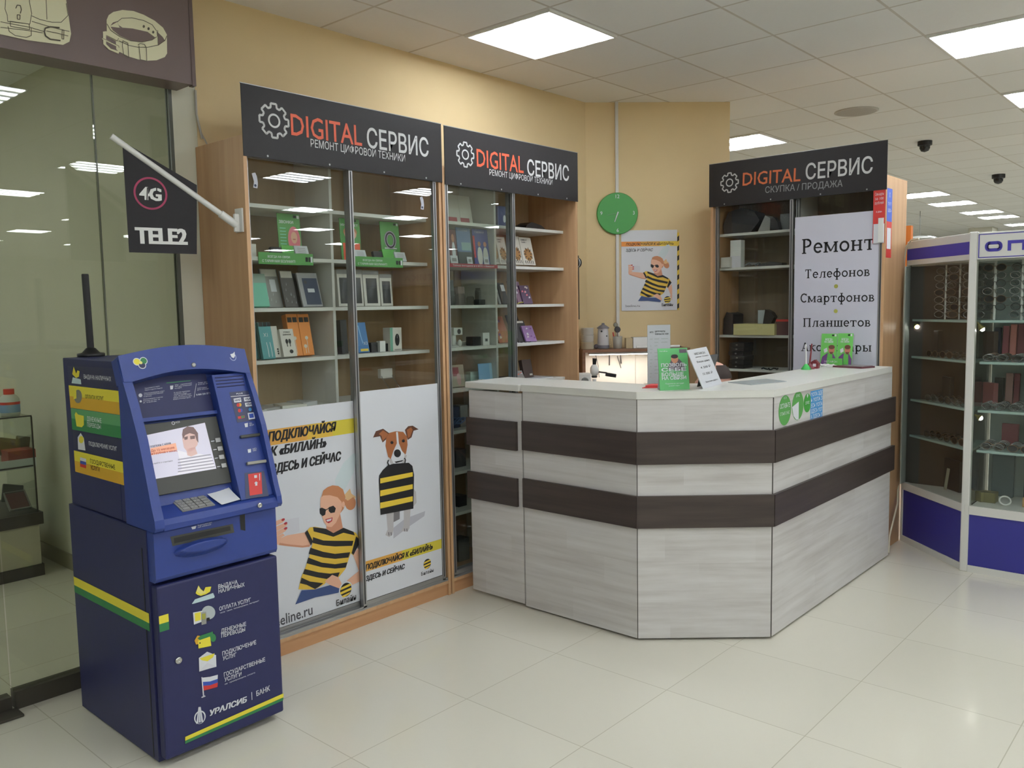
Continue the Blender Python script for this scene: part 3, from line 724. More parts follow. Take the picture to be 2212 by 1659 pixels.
# gate at the left end
gt = thing('counter_gate', 'narrow counter gate with its own top, between counter and middle cabinet', 'counter gate', (-3.12, 3.345, 0))
FG = FY(-3.312, 3.352, 0)
MB().box(FG, 0, .392, .02, 1.172, -.018, 0, m_white_pine).build('door', gt)
for z0, z1 in ((.862, 1.018), (.555, .709)): MB().box(FG, -.012, .362, z0, z1, 0, .016, m_wenge).build('stripe', gt, label='dark wood stripe')
MB().wbox(-3.326, -2.924, 3.335, 3.70, CT-.036, CT-.001, m_top).build('top', gt, bevel=.004)
for z in (.3, .95): MB().box(FG, .376, .391, z, z+.07, -.03, -.018, m_alu).build('hinge', gt)
# ================================================================== cash machine
m_navy = mat('navy_sheet_metal', (37, 40, 82), .45, spec=.4, vary=.04, vscale=30)
m_blue = mat('blue_moulded_plastic', (37, 58, 130), .36, spec=.5, vary=.03, vscale=25)
m_bezel = mat('dark_olive_bezel', (62, 62, 58), .45)
m_dark = mat('dark_slot', (30, 30, 30), .6)
silver = mat('silver_metal', (160, 160, 158), .35, .7)
keym = mat('keypad_silver', (158, 158, 156), .4, .25)
dkgreen = mat('dark_green_print', (40, 84, 40), .5); agreen = mat('bank_green', (44, 120, 70), .5); ayellow = mat('bank_yellow', (222, 208, 62), .5)
amber = mat('amber_print', (206, 160, 44), .5); ice = mat('print_ice', (186, 208, 214), .5); khaki = mat('print_khaki', (150, 150, 60), .5)
AX0, AX1, AY0, AY1 = -3.585, -2.862, 1.302, 1.792
atm = thing('cash_machine', 'dark blue bank cash machine standing on the floor in front of the shop glass', 'ATM', (-3.2, 1.547, 0))
m = MB().wbox(AX0, -2.905, AY0, AY1, .012, .868, m_navy).wbox(AX0+.02, -2.93, AY0+.02, AY1-.02, 0, .012, m_dark)
m.wbox(-2.945, -2.938, AY0-.0015, AY0, .02, .80, m_dark)
m.build('lower_body', atm, bevel=.006)
ms = MB()
FSL = Fr((0, AY0-.0018, 0), (1, 0, 0), (0, 0, 1), (0, -1, 0))
ms.rect(FSL, AX0+.004, -2.912, .530, .566, 0, ayellow).rect(FSL, AX0+.004, -2.912, .500, .530, 0, agreen); ms.build('stripe', atm, label='yellow and green stripe')
# door with prints
PDR = PX(-2.856)
door = MB().wbox(-2.905, -2.858, AY0+.006, AY1+.004, .03, .672, m_navy).build('door', atm, bevel=.008)
dz = MB(); FD = FX(-2.8575, AY0, 0)
ZI = lambda a, b: (400+a*.2231, 1230+b*.2230)
def dt(s, a, b, tp, m=paper, bold=.015, shear=0.): dz.textpx(PDR, s, ZI(*a), ZI(*b), ZI(*tp), m, .0004, bold, shear)
dt('ВЫДАЧА', (320, 187), (508, 138), (320, 150)); dt('НАЛИЧНЫХ', (323, 232), (575, 163), (323, 195))
dt('ОПЛАТА УСЛУГ', (330, 402), (636, 310), (330, 366)); dt('телефония, телевидение, интернет', (336, 430), (716, 308), (336, 416), pr_grey, 0)
dt('ДЕНЕЖНЫЕ', (347, 617), (590, 545), (347, 580)); dt('ПЕРЕВОДЫ', (350, 662), (580, 595), (350, 626))
dt('ПОДКЛЮЧЕНИЕ', (360, 836), (688, 722), (360, 798)); dt('УСЛУГ', (363, 882), (495, 842), (363, 846))
dt('ГОСУДАРСТВЕННЫЕ', (376, 1040), (775, 888), (376, 1002)); dt('УСЛУГИ', (380, 1088), (545, 1032), (380, 1050)); dt('информирование, оплата', (384, 1118), (676, 1005), (384, 1104), pr_grey, 0)
dt('УРАЛСИБ', (240, 1418), (596, 1282), (232, 1370), paper, .045, .15); dt('БАНК', (690, 1228), (822, 1170), (688, 1182), paper, .02)
def di(pts, mm, lay=0): dz.face([PDR.at(*ZI(a, b), .0004+lay*.0002) for a, b in pts], mm)
di([(640, 1190), (646, 1187), (650, 1262), (644, 1265)], paper)
dz.build('lettering', door, label='white lettering'); dz = MB()
# five small pictures
di([(65, 332), (95, 290), (270, 228), (285, 262), (280, 275), (70, 335)], ice); di([(100, 230), (128, 155), (150, 190), (178, 212), (196, 172), (252, 166), (240, 215), (200, 240), (150, 256), (118, 245)], ayellow, 1)
di([(110, 210), (128, 162), (150, 195), (175, 215), (190, 200), (200, 225), (150, 240)], mat('print_pale_yellow', (224, 214, 130), .5), 2)
dz.build('picture', door, label='picture of banknotes'); dz = MB()
dz.face([PDR.at(*ZI(225+66*math.cos(t*PI/12), 418+66*math.sin(t*PI/12)), .0004) for t in range(24)], mat('print_globe', (176, 184, 186), .5))
di([(75, 418), (165, 400), (165, 505), (84, 535)], paper, 1); di([(90, 425), (150, 412), (150, 490), (95, 505)], ayellow, 2); di([(152, 415), (202, 408), (205, 525), (158, 538)], silver, 3); di([(160, 430), (196, 424), (196, 480), (162, 488)], khaki, 4); di([(205, 470), (235, 465), (238, 495), (208, 500)], ink, 4)
dz.build('picture', door, label='picture of a globe and phone'); dz = MB()
dz.face([PDR.at(*ZI(270+28*math.cos(t*PI/8), 662+40*math.sin(t*PI/8)), .0004) for t in range(16)], agreen); di([(90, 690), (118, 640), (150, 645), (140, 720), (105, 728)], amber)
di([(120, 668), (150, 640), (268, 600), (270, 645), (160, 700)], agreen, 1); di([(125, 690), (240, 650), (252, 740), (128, 766)], ayellow, 2); di([(136, 708), (148, 705), (148, 718), (138, 720)], ink, 3)
dz.build('picture', door, label='picture of money tags'); dz = MB()
di([(132, 858), (212, 797), (298, 830), (302, 940), (136, 990)], paper); di([(140, 862), (285, 812), (270, 850), (215, 890), (160, 880)], ayellow, 1); di([(136, 985), (212, 905), (300, 936), (302, 942)], pr_grey, 2)
dz.build('picture', door, label='picture of an envelope'); dz = MB()
di([(158, 1050), (240, 1040), (316, 1020), (314, 1060), (240, 1085), (162, 1090)], paper); di([(162, 1090), (240, 1085), (314, 1060), (316, 1095), (240, 1122), (166, 1128)], mat('flag_blue', (52, 80, 170), .5)); di([(166, 1128), (240, 1122), (316, 1095), (312, 1138), (240, 1158), (172, 1175)], red)
di([(156, 1044), (166, 1042), (184, 1232), (172, 1236)], pr_grey, 1); di([(155, 1236), (190, 1220), (198, 1230), (160, 1245)], pr_grey, 1)
dz.build('picture', door, label='picture of a tricolour flag'); dz = MB()
# bank emblem: split oval with rays
for s in (-1, 0, 1):
    x = 140+s*26; di([(x-9, 1488-s*8), (x+9, 1484-s*8), (142+s*8, 1372), (136+s*8, 1376)], paper, 1)
dz.face([PDR.at(*ZI(142+56*math.cos(t*PI/14), 1432+64*math.sin(t*PI/14)-.18*56*math.cos(t*PI/14)), .0005) for t in range(28)], paper)
dz.face([PDR.at(*ZI(142+44*math.cos(t*PI/14), 1436+56*math.sin(t*PI/14)-.18*44*math.cos(t*PI/14)), .0007) for t in range(28)], m_navy)
for s in (-1, 0, 1):
    x = 140+s*24; di([(x-9, 1484-s*6), (x+9, 1480-s*6), (142+s*7, 1330), (134+s*7, 1334)], paper, 3)
dz.build('emblem', door, label='white oval emblem'); dz = MB()
di([(0, 1622), (952, 1200), (952, 1238), (0, 1660)], ayellow); di([(0, 1662), (952, 1240), (948, 1268), (0, 1690)], agreen)
for q, mm in (((.537, .566), ayellow), ((.508, .537), agreen)): dz.rect(FX(-2.8572, AY0+.008, 0), 0, .035, q[0], q[1], .0004, mm)
dz.build('stripe', door, label='yellow and green stripe')
MB().lathe(Fr((-2.858, 1.372, .385), (0, 1, 0), (1, 0, 0), (0, 0, 1)), [(.013, 0), (.013, .006), (.009, .008), (.004, .006)], m_chrome, 16).build('lock', door)
# dispenser unit above the door
PDS = PX(-2.853)
ds = MB()
prof = [(-2.905, .684), (-2.862, .684), (-2.853, .70), (-2.853, .868), (-2.905, .868)]
FP = Fr((0, AY0+.004, 0), (1, 0, 0), (0, 0, 1), (0, -1, 0))
FY1 = lambda: None
ds.prism(FP, prof, -.488, 0, m_blue)
o = ds.build('dispenser', atm, bevel=.006)
ZK = lambda a, b: (300+a*.16878, 1000+b*.16878)
q = MB(); bx = [PDS.at(*ZK(*c)) for c in ((400, 945), (1200, 780), (1220, 890), (430, 1065))]
q.face([p+Vector((.0008, 0, 0)) for p in bx], m_bezel)
bx2 = [PDS.at(*ZK(*c)) for c in ((445, 962), (1165, 808), (1172, 862), (450, 1030))]; q.face([p+Vector((.0014, 0, 0)) for p in bx2], m_dark); q.build('cash_slot', o)
hd = MB(); c = PDS.at(*ZK(800, 1075))
for k in range(9):
    pass
FH = FX(-2.853, c.y, c.z)
ring0 = []
for i in range(6):
    t = i/5; ww = .105*(1-.25*t); hh = .030*(1-.55*t)
    ring0.append([FH(ww*math.cos(a*PI/10), hh*math.sin(a*PI/10)+.010*math.sin(PI*t/2), .030*math.sin(PI*t/2)) for a in range(20)])
for i in range(5):
    for a in range(20): hd.face([ring0[i][a], ring0[i][(a+1) % 20], ring0[i+1][(a+1) % 20], ring0[i+1][a]], m_blue, True)
hd.face(ring0[-1], m_blue); hd.build('handle', o)
ZK2 = MB(); ZK2.textpx(PDS, 'Выдача наличных', ZK(752, 810), ZK(935, 768), ZK(750, 792), paper, .001); ZK2.textpx(PDS, 'cash withdrawal', ZK(752, 832), ZK(922, 793), ZK(750, 815), paper, .001)
ZK2.face([PDS.at(*ZK(*c), .001) for c in ((668, 820), (735, 803), (722, 842), (682, 850))], paper); ZK2.build('print', o)
nt = MB().face([PDS.at(*ZK(*c), .001) for c in ((1290, 668), (1355, 655), (1362, 868), (1300, 855))], m_dark); nt.build('recess', o)
# head: rear housing and deep fascia
PS_N = Vector((1, 0, .37)).normalized(); PSL = PL(PS_N, (-2.84, 0, .93))
MB().wbox(-3.565, -3.10, AY0+.006, AY1-.006, .872, 1.462, m_navy).wbox(-3.10, -3.04, AY0+.006, AY0+.018, .872, 1.462, m_navy).wbox(-3.10, -3.04, AY1-.018, AY1-.006, .872, 1.462, m_navy).wbox(-3.10, -3.06, AY0+.018, AY1-.018, 1.45, 1.462, m_navy).build('housing', atm, bevel=.003)
fa = atm
cheek = [(-3.05, .872), (-2.832, .872), (-2.822, .885), (-2.826, .915), (-2.843, .96), (-2.872, 1.06), (-2.913, 1.19), (-2.962, 1.30), (-3.012, 1.395), (-3.044, 1.470), (-3.05, 1.470)]
FC = Fr((0, 1.302, 0), (1, 0, 0), (0, 0, 1), (0, -1, 0))
MB().prism(FC, cheek, -.032, .002, m_blue).build('cheek', fa, bevel=.003); MB().prism(FC, cheek, -.504, -.483, m_blue).build('cheek', fa, bevel=.003)
FS = Fr(PSL.at(300, 1100), PSL.u, PSL.v, PSL.n); FS.o = Vector((-2.84, 1.302, .93))     # a along the front, s up the slope
s_of = lambda z: (z-.93)/PSL.v.z
# hood with an arched top and arched lower edge
top = [(a/20*.502, s_of(1.482+.027*math.sin(PI*a/20))) for a in range(21)]
bot = [(a/20*.453+.03, s_of(1.388+.030*math.sin(PI*a/20))) for a in range(20, -1, -1)]
hood = MB().prism(FS, top+[(.502, s_of(1.39))]+bot+[(0, s_of(1.39))], -.06, .004, m_blue).build('hood', fa, bevel=.003)
hp = MB(); PH = PL(PS_N, FS(0, 0, .0046)); FHd = Fr(FS(0, 0, .0046), FS.u, FS.v, FS.n)
ZH = lambda a, b: (240+a*.17179, 730+b*.17176)
def hc(cx, cy): p = PH.at(*ZH(cx, cy)); d = p-FHd.o; return d.dot(FHd.u), d.dot(FHd.v)
cs = [hc(325, 300), hc(408, 288), hc(390, 342)]
for c_ in cs: hp.disc(FHd, *c_, .0145, .0002, paper)
for c_, mm in zip(cs, (ayellow, agreen, m_navy)): hp.disc(FHd, *c_, .0115, .0005, mm)
u0, v0 = hc(372, 312); hp.disc(FHd, u0, v0, .006, .0008, mat('print_pale_yellow', (224, 214, 130), .5))
u0, v0 = hc(1530, 235); hp.ribbon(FHd, [(u0+.013*math.cos(math.radians(a)), v0+.016*math.sin(math.radians(a))) for a in range(-170, 40, 15)], .003, .0004, mat('print_pale_blue', (150, 160, 205), .5))
hp.flat(FHd, [(u0-.009, v0+.010), (u0+.004, v0+.013), (u0+.012, v0+.020), (u0+.010, v0+.002), (u0+.002, v0-.007), (u0-.006, v0-.002)], .0008, paper)
hp.build('print', hood, label='three-ring bank emblem and card symbol')
u0, v0 = hc(1038, 340); MB().lathe(Fr(FHd(u0, v0, 0), FHd.u, FHd.n, FHd.v), [(.009, 0), (.009, .002), (.006, .0035)], silver, 16).build('camera_lens', hood)
# recess: information panel, ledge, screen
rec = MB(); wall = [(.03, s_of(1.42)), (.483, s_of(1.42)), (.483, s_of(.93)), (.03, s_of(.93))]
FR_ = Fr(FS(0, 0, -.06), FS.u, FS.v, FS.n)
rec.prism(FR_, wall, -.02, 0, m_blue); rec.build('recess_back', fa)
PI_ = PSL.back(.055); FI = Fr(FS(0, 0, -.055), FS.u, FS.v, FS.n)
ip = MB().box(FI, .033, .345, s_of(1.265), s_of(1.415), -.004, 0, m_navy)
def it(s, a, b, tp, bold=0., m=pr_grey): ip.textpx(PI_, s, ZH(*a), ZH(*b), ZH(*tp), m, .0006, bold)
for s, a, b in (('Принимаются карты', (425, 642), (610, 612)), ('банка и других банков', (425, 664), (645, 634)), ('Обслуживание карт', (415, 705), (672, 672)), ('по московскому времени', (415, 724), (655, 694)), ('и ночью', (412, 745), (510, 733)),
                ('Пополнение счетов', (408, 780), (650, 748)), ('Платежи за телефон', (405, 802), (612, 775)), ('и связь', (405, 822), (575, 800)), ('Информация', (805, 600), (1015, 573)), ('PIN для операций', (803, 620), (1012, 595)), ('по карте', (802, 642), (888, 630)),
                ('В случае проблемы', (792, 695), (992, 672)), ('звоните в банк', (790, 715), (955, 698)), ('телефон горячей линии', (788, 738), (1005, 708)), ('круглосуточно', (786, 758), (1015, 730)), ('бесплатно', (782, 780), (1000, 752)),
                ('Банк на связи', (1098, 572), (1280, 548)), ('всегда рядом', (1095, 592), (1268, 570)), ('служба поддержки', (1083, 640), (1205, 625)), ('для клиентов', (1083, 660), (1262, 638))):
    it(s, a, b, (a[0], a[1]-13))
it('8 800 250 57 57', (1074, 726), (1265, 700), (1074, 706), .015, paper)
for c_, rr in (((368, 722), 24), ((372, 798), 14)): ip.face([PI_.at(*ZH(c_[0]+rr*math.cos(t*PI/8), c_[1]+rr*math.sin(t*PI/8)), .0006) for t in range(16)], pr_grey)
ip.face([PI_.at(*ZH(*c_), .0006) for c_ in ((740, 602), (782, 598), (775, 645), (745, 650))], pr_grey); ip.face([PI_.at(*ZH(*c_), .0006) for c_ in ((1068, 575), (1073, 574), (1045, 748), (1040, 749))], pr_grey)
ip.face([PI_.at(*ZH(*c_), .0006) for c_ in ((695, 562), (1000, 532), (1000, 540), (695, 572))], agreen)
ip.build('information_panel', fa, label='dark information panel with small white text')
led = MB().prism(FS, [(.032, s_of(1.255)), (.345, s_of(1.255)), (.345, s_of(1.268)), (.032, s_of(1.268))], -.06, -.034, m_blue).build('ledge', fa)
# screen
PB = PSL.back(.045); FB = Fr(FS(0, 0, -.045), FS.u, FS.v, FS.n)
bz = MB().box(FB, .030, .343, s_of(1.000), s_of(1.248), -.012, 0, m_bezel)
bezel = bz.build('screen_bezel', fa, bevel=.002)
scm = mat('screen_lilac', (214, 210, 226), .25, emis=.22); sc_o = mat('screen_peach', (238, 178, 150), .25, emis=.2); sc_d = mat('screen_grey_text', (120, 116, 130), .25, emis=.08)
sc_h = mat('screen_hair', (128, 104, 104), .25, emis=.08); sc_s = mat('screen_skin', (212, 178, 172), .25, emis=.2); sc_w = mat('screen_white', (228, 224, 232), .25, emis=.22); sc_g = mat('screen_stripe', (168, 164, 178), .25, emis=.1)
scr = MB(); ZQ = lambda a, b: (100+a*.32540, 700+b*.32550)
def sq(pts, mm, lay): scr.face([PB.at(*ZQ(*c), .0012+lay*.0003) for c in pts], mm)
sq([(664, 738), (1052, 655), (1128, 960), (715, 1030)], scm, 0)
sq([(690, 825), (858, 790), (868, 835), (695, 872)], sc_o, 1); sq([(868, 838), (900, 960), (865, 1000), (1122, 958), (1092, 880), (1020, 862), (960, 862)], sc_w, 1)
for yy in (885, 905, 925, 945, 965): sq([(872, yy+12), (1090+(yy-885)*.35, yy-22), (1092+(yy-885)*.35, yy-15), (873, yy+20)], sc_g, 2)
sq([(928, 830), (985, 815), (1002, 862), (960, 880), (935, 872)], sc_s, 3); sq([(902, 720), (925, 690), (960, 685), (990, 700), (1005, 740), (1003, 800), (985, 825), (965, 845), (935, 850), (912, 820), (903, 770)], sc_s, 3)
sq([(900, 735), (905, 700), (935, 680), (975, 685), (1005, 725), (1008, 790), (995, 770), (985, 735), (950, 725), (920, 738), (905, 765)], sc_h, 4); sq([(912, 752), (938, 745), (936, 766), (916, 770)], sc_h, 4); sq([(952, 745), (985, 740), (985, 762), (955, 766)], sc_h, 4)
scr.textpx(PB, 'платежи с нами', ZQ(690, 822), ZQ(826, 797), ZQ(690, 806), sc_d, .0020, .02); scr.textpx(PB, 'До 12 месяцев', ZQ(695, 850), ZQ(850, 826), ZQ(695, 836), mat('screen_red_text', (190, 90, 70), .3, emis=.1), .0024, .02)
scr.textpx(PB, 'и 0 рублей в месяц', ZQ(697, 868), ZQ(868, 845), ZQ(697, 856), mat('screen_red_text', (190, 90, 70), .3, emis=.1), .0024, .02); scr.textpx(PB, 'узнайте в отделении', ZQ(705, 932), ZQ(838, 912), ZQ(705, 922), sc_d, .002)
scr.textpx(PB, 'НСК', ZQ(858, 660), ZQ(888, 655), ZQ(858, 648), pr_grey, .0012)
o_ = PB.at(*ZQ(842, 658)); scr.ring(Fr(o_, PB.u, PB.v, PB.n), 0, 0, .0055, .0022, .0012, pr_grey, 14)
scr.build('screen', bezel, label='lit screen showing a woman in a striped top')
for a, b in ((1135, 772), (1150, 828), (1160, 884), (1175, 940)):
    p = PB.at(*ZQ(a, b)); MB().box(Fr(p, PB.u, PB.v, PB.n), -.010, .010, -.008, .008, 0, .006, silver).box(Fr(p, PB.u, PB.v, PB.n), -.026, -.012, -.002, .001, 0, .0008, paper).build('function_key', bezel)
# card column
FCo = Fr(FS(0, 0, -.012), FS.u, FS.v, FS.n); PCo = PSL.back(.012)
colm = MB().box(FCo, .345, .483, s_of(.925), s_of(1.395), -.05, 0, m_blue)
for k in range(4): colm.box(FCo, .355, .474, s_of(1.345+.012*k), s_of(1.349+.012*k), -.001, .0022, m_navy)
col = colm.build('card_column', fa, bevel=.004)
cp = MB()
def cq(pts, mm, lay=0, Z=ZH): cp.face([PCo.at(*Z(*c), .0008+.0003*lay) for c in pts], mm)
cq([(1485, 685), (1775, 655), (1855, 1030), (1585, 1065)], mat('sticker_slate', (52, 56, 88), .4)); cq([(1500, 735), (1765, 712), (1766, 720), (1502, 743)], pr_grey, 1)
cp.textpx(PCo, 'PLUS', ZH(1575, 712), ZH(1655, 704), ZH(1575, 696), paper, .0014, .02)
for pts, t in ((((1538, 765), (1628, 750), (1638, 805), (1548, 815)), 'МИР'), (((1665, 750), (1752, 738), (1762, 790), (1675, 800)), 'VISA'), (((1680, 818), (1770, 808), (1778, 855), (1690, 866)), 'VISA')):
    cq(pts, paper, 1); cp.textpx(PCo, t, ZH(pts[3][0]+8, pts[3][1]-14), ZH(pts[2][0]-8, pts[2][1]-14), ZH(pts[3][0]+8, pts[3][1]-40), m_navy, .0018, .02)
for cx, cy_, mm in ((1595, 845, red), (1618, 842, amber), (1612, 915, red), (1632, 912, mat('flag_blue', (52, 80, 170), .5)), (1745, 900, mblue)):
    cp.face([PCo.at(*ZH(cx+20*math.cos(t*PI/8), cy_+23*math.sin(t*PI/8)), .0012+.0001*(cx % 7)) for t in range(16)], mm)
cq([(1715, 945), (1795, 935), (1810, 1015), (1730, 1028)], paper, 1); cq([(1730, 958), (1785, 950), (1795, 1002), (1740, 1010)], mat('flag_blue', (52, 80, 170), .5), 2); cq([(1590, 990), (1675, 975), (1680, 1005), (1600, 1022)], red, 1); cq([(1630, 985), (1672, 978), (1676, 1002), (1635, 1010)], agreen, 2)
cq([(1675, 1078), (1718, 1068), (1718, 1120), (1685, 1124)], paper); cq([(1715, 1402), (1758, 1395), (1758, 1440), (1722, 1446)], paper)
cp.textpx(PCo, 'ЧЕК', ZH(1738, 1090), ZH(1775, 1082), ZH(1738, 1070), paper, .0012); cp.textpx(PCo, 'RECEIPT', ZH(1742, 1110), ZH(1800, 1100), ZH(1742, 1092), paper, .0012)
cp.textpx(PCo, 'КАРТА', ZH(1780, 1408), ZH(1830, 1398), ZH(1780, 1390), paper, .0012); cp.textpx(PCo, 'CARD', ZH(1782, 1428), ZH(1828, 1418), ZH(1782, 1410), paper, .0012)
cp.build('print', col, label='card scheme symbols sticker')
def slotbar(z_a, z_b, mm, name, dp=.010):
    p, q_ = PCo.at(*z_a), PCo.at(*z_b); d = (q_-p); L = d.length; MB().box(Fr(p, d.normalized(), PCo.n.cross(d.normalized()), PCo.n), 0, L, -.006, .006, 0, dp, mm).build(name, col, bevel=.003)
slotbar(ZH(1618, 1250), ZH(1895, 1215), m_bezel, 'receipt_slot'); slotbar(ZQ(1325, 930), ZQ(1452, 912), mat('translucent_grey', (150, 148, 140), .2), 'card_slot', .014)
rc = MB(); rc.face([PCo.at(*ZK(*c), .001) for c in ((1350, 130), (1600, 105), (1660, 425), (1365, 460))], mat('sticker_slate', (52, 56, 88), .4))
rc.face([PCo.at(*ZK(*c), .0014) for c in ((1395, 145), (1565, 122), (1578, 395), (1418, 420))], red)
rc.face([PCo.at(*ZK(*c), .0018) for c in ((1472, 160), (1508, 155), (1510, 190), (1475, 195))], pr_grey); rc.face([PCo.at(*ZK(*c), .0018) for c in ((1536, 140), (1546, 138), (1546, 225), (1538, 226))], pr_grey)
rc.face([PCo.at(*ZK(*c), .0018) for c in ((1474, 262), (1496, 236), (1522, 256), (1512, 262), (1514, 290), (1486, 294), (1486, 266))], paper); rc.build('card_picture', col, label='red picture of a bank card')
# keypad shelf with a curved lip
sh = MB()
lip = []
for k in range(13):
    a = .030+.455*k/12; dip = .012*math.sin(PI*k/12*1.0)**2+(.006 if k < 5 else 0)
    lip.append((a, dip))
shelf_z = lambda x: .906+(-2.826-x)*.46
for k in range(12):
    a0, d0 = lip[k]; a1, d1 = lip[k+1]
    def row(a, d): y = 1.302+a; return [Vector((-2.93, y, shelf_z(-2.93))), Vector((-2.836-d*.3, y, shelf_z(-2.836-d*.3))), Vector((-2.823-d*.3, y, .896-d*.4)), Vector((-2.823-d*.3, y, .874)), Vector((-2.93, y, .870))]
    r0, r1 = row(a0, d0), row(a1, d1)
    for j in range(4): sh.face([r0[j], r0[j+1], r1[j+1], r1[j]], m_blue, True)
for r in (row(*lip[0]), row(*lip[-1])): sh.face(r, m_blue)
shelf = sh.build('keypad_shelf', fa)
SN = Vector((.46, 0, 1)).normalized(); PK = PL(SN, (-2.85, 0, shelf_z(-2.85)))
kc = [PK.at(*ZK(*c)) for c in ((420, 500), (835, 425), (975, 545), (560, 632))]
kp = MB(); kp._add([p for p in kc]+[p+SN*.004 for p in kc], [(4, 5, 6, 7), (0, 1, 5, 4), (1, 2, 6, 5), (2, 3, 7, 6), (3, 0, 4, 7)], keym); keypad = kp.build('keypad', fa)
def kpt(u, v): a = kc[0].lerp(kc[1], u); b = kc[3].lerp(kc[2], u); return a.lerp(b, v)
for r in range(4):
    for c_ in range(4):
        u0, u1, v0, v1 = .05+c_*.235, .05+c_*.235+.20, .06+r*.235, .06+r*.235+.19
        q4 = [kpt(u0, v0), kpt(u1, v0), kpt(u1, v1), kpt(u0, v1)]; km = MB()
        lo, hi = .004, .0075
        km._add([p+SN*lo for p in q4]+[p+SN*hi for p in q4], [(4, 5, 6, 7), (0, 1, 5, 4), (1, 2, 6, 5), (2, 3, 7, 6), (3, 0, 4, 7)], keym)
        if c_ < 3 and (r < 3 or c_ == 1):
            ctr_ = (q4[0]+q4[2])/2; Uk = (q4[1]-q4[0]).normalized(); km.text(Fr(ctr_+SN*hi, Uk, SN.cross(Uk), SN), '123456789'[r*3+c_] if r < 3 else '0', 0, -.003, .006, .0004, ink, None, 'c')
        km.build('key', keypad)
    g_ = MB(); [g_.face([kpt(.05+c_*.235+.205, .06)+SN*.0045, kpt(.05+c_*.235+.23, .06)+SN*.0045, kpt(.05+c_*.235+.23, .97)+SN*.0045, kpt(.05+c_*.235+.205, .97)+SN*.0045], m_dark) for c_ in range(3)]
g_.build('groove', keypad)
p = PX(-2.826).at(*ZK(1540, 540)); MB().lathe(Fr((-2.824, p.y, p.z), (0, 1, 0), (1, 0, 0), (0, 0, 1)), [(.010, 0), (.010, .005), (.006, .007), (.003, .005)], m_chrome, 16).build('lock', fa)
# stickers on the left side of the head
PSd = PY(AY0+.006); ZE = lambda a, b: (120+a*.20501, 760+b*.20494)
bands = [(((130, 145), (645, 178), (660, 395), (140, 350)), 'dark', 'ВЫДАЧА НАЛИЧНЫХ', (302, 282), (590, 310), (302, 240), paper), (((140, 352), (665, 412), (682, 665), (160, 588)), 'yel', 'ОПЛАТА УСЛУГ', (318, 488), (512, 512), (316, 452), ink),
         (((162, 592), (682, 668), (698, 915), (178, 818)), 'grn', '', 0, 0, 0, paper), (((182, 822), (698, 922), (715, 1150), (195, 1035)), 'dark', 'ПОДКЛЮЧЕНИЕ УСЛУГ', (355, 985), (652, 1045), (352, 945), paper), (((195, 1038), (716, 1162), (736, 1410), (210, 1262)), 'yel', '', 0, 0, 0, ink)]
kcol = {'dark': (mat('sticker_navy', (34, 36, 74), .4),)*2, 'yel': (ayellow, amber), 'grn': (mat('print_mid_green', (86, 150, 100), .5), agreen)}
for i, (q4, kk, t, a, b, tp, mm) in enumerate(bands):
    s_ = MB(); L4 = [Vector(c) for c in q4]; mid = [L4[0].lerp(L4[3], .48), L4[1].lerp(L4[2], .48)]
    ZP = lambda c, o=.0008: PSd.at(*ZE(c[0], c[1]), o)
    s_.face([ZP(c) for c in (L4[0], L4[1], mid[1], mid[0])], kcol[kk][0]); s_.face([ZP(c) for c in (mid[0], mid[1], L4[2], L4[3])], kcol[kk][1])
    if t: s_.textpx(PSd, t, ZE(*a), ZE(*b), ZE(*tp), mm, .0012, .012)
    if i == 2:
        s_.textpx(PSd, 'ДЕНЕЖНЫЕ', ZE(335, 728), ZE(488, 752), ZE(335, 682), paper, .0012, .012); s_.textpx(PSd, 'ПЕРЕВОДЫ', ZE(338, 788), ZE(482, 812), ZE(338, 746), paper, .0012, .012)
        s_.face([ZP(c, .0012) for c in ((205, 660), (218, 632), (240, 660), (300, 675), (302, 770), (280, 795), (225, 785), (215, 720))], ayellow)
    if i == 4:
        s_.textpx(PSd, 'ГОСУДАРСТВЕННЫЕ', ZE(370, 1172), ZE(632, 1240), ZE(370, 1130), ink, .0012, .012); s_.textpx(PSd, 'УСЛУГИ', ZE(374, 1238), ZE(470, 1262), ZE(374, 1196), ink, .0012, .012)
        for j, c3 in enumerate((paper, mat('flag_blue', (52, 80, 170), .5), red)): s_.face([ZP(c, .0012) for c in ((262, 1110+j*34), (325, 1128+j*34), (325, 1160+j*34), (262, 1142+j*34))], c3)
    if i == 0: s_.face([ZP(c, .0012) for c in ((172, 330), (185, 268), (268, 290), (275, 342))], ice); s_.face([ZP(c, .0016) for c in ((180, 235), (195, 155), (222, 230), (235, 195), (258, 205), (250, 262), (220, 275))], ayellow)
    if i == 1: s_.face([ZP((240+42*math.cos(t*PI/8), 470+72*math.sin(t*PI/8)), .0012) for t in range(16)], silver); s_.face([ZP(c, .0016) for c in ((190, 418), (222, 410), (225, 490), (195, 500))], ayellow)
    if i == 3: s_.face([ZP(c, .0012) for c in ((236, 900), (268, 855), (302, 910), (318, 1040), (242, 1028))], paper); s_.face([ZP((275+26*math.cos(t*PI/8), 925+38*math.sin(t*PI/8)), .0016) for t in range(16)], ayellow)
    s_.build('sticker', atm, label=('navy', 'yellow', 'green', 'navy', 'yellow')[i]+' service sticker')
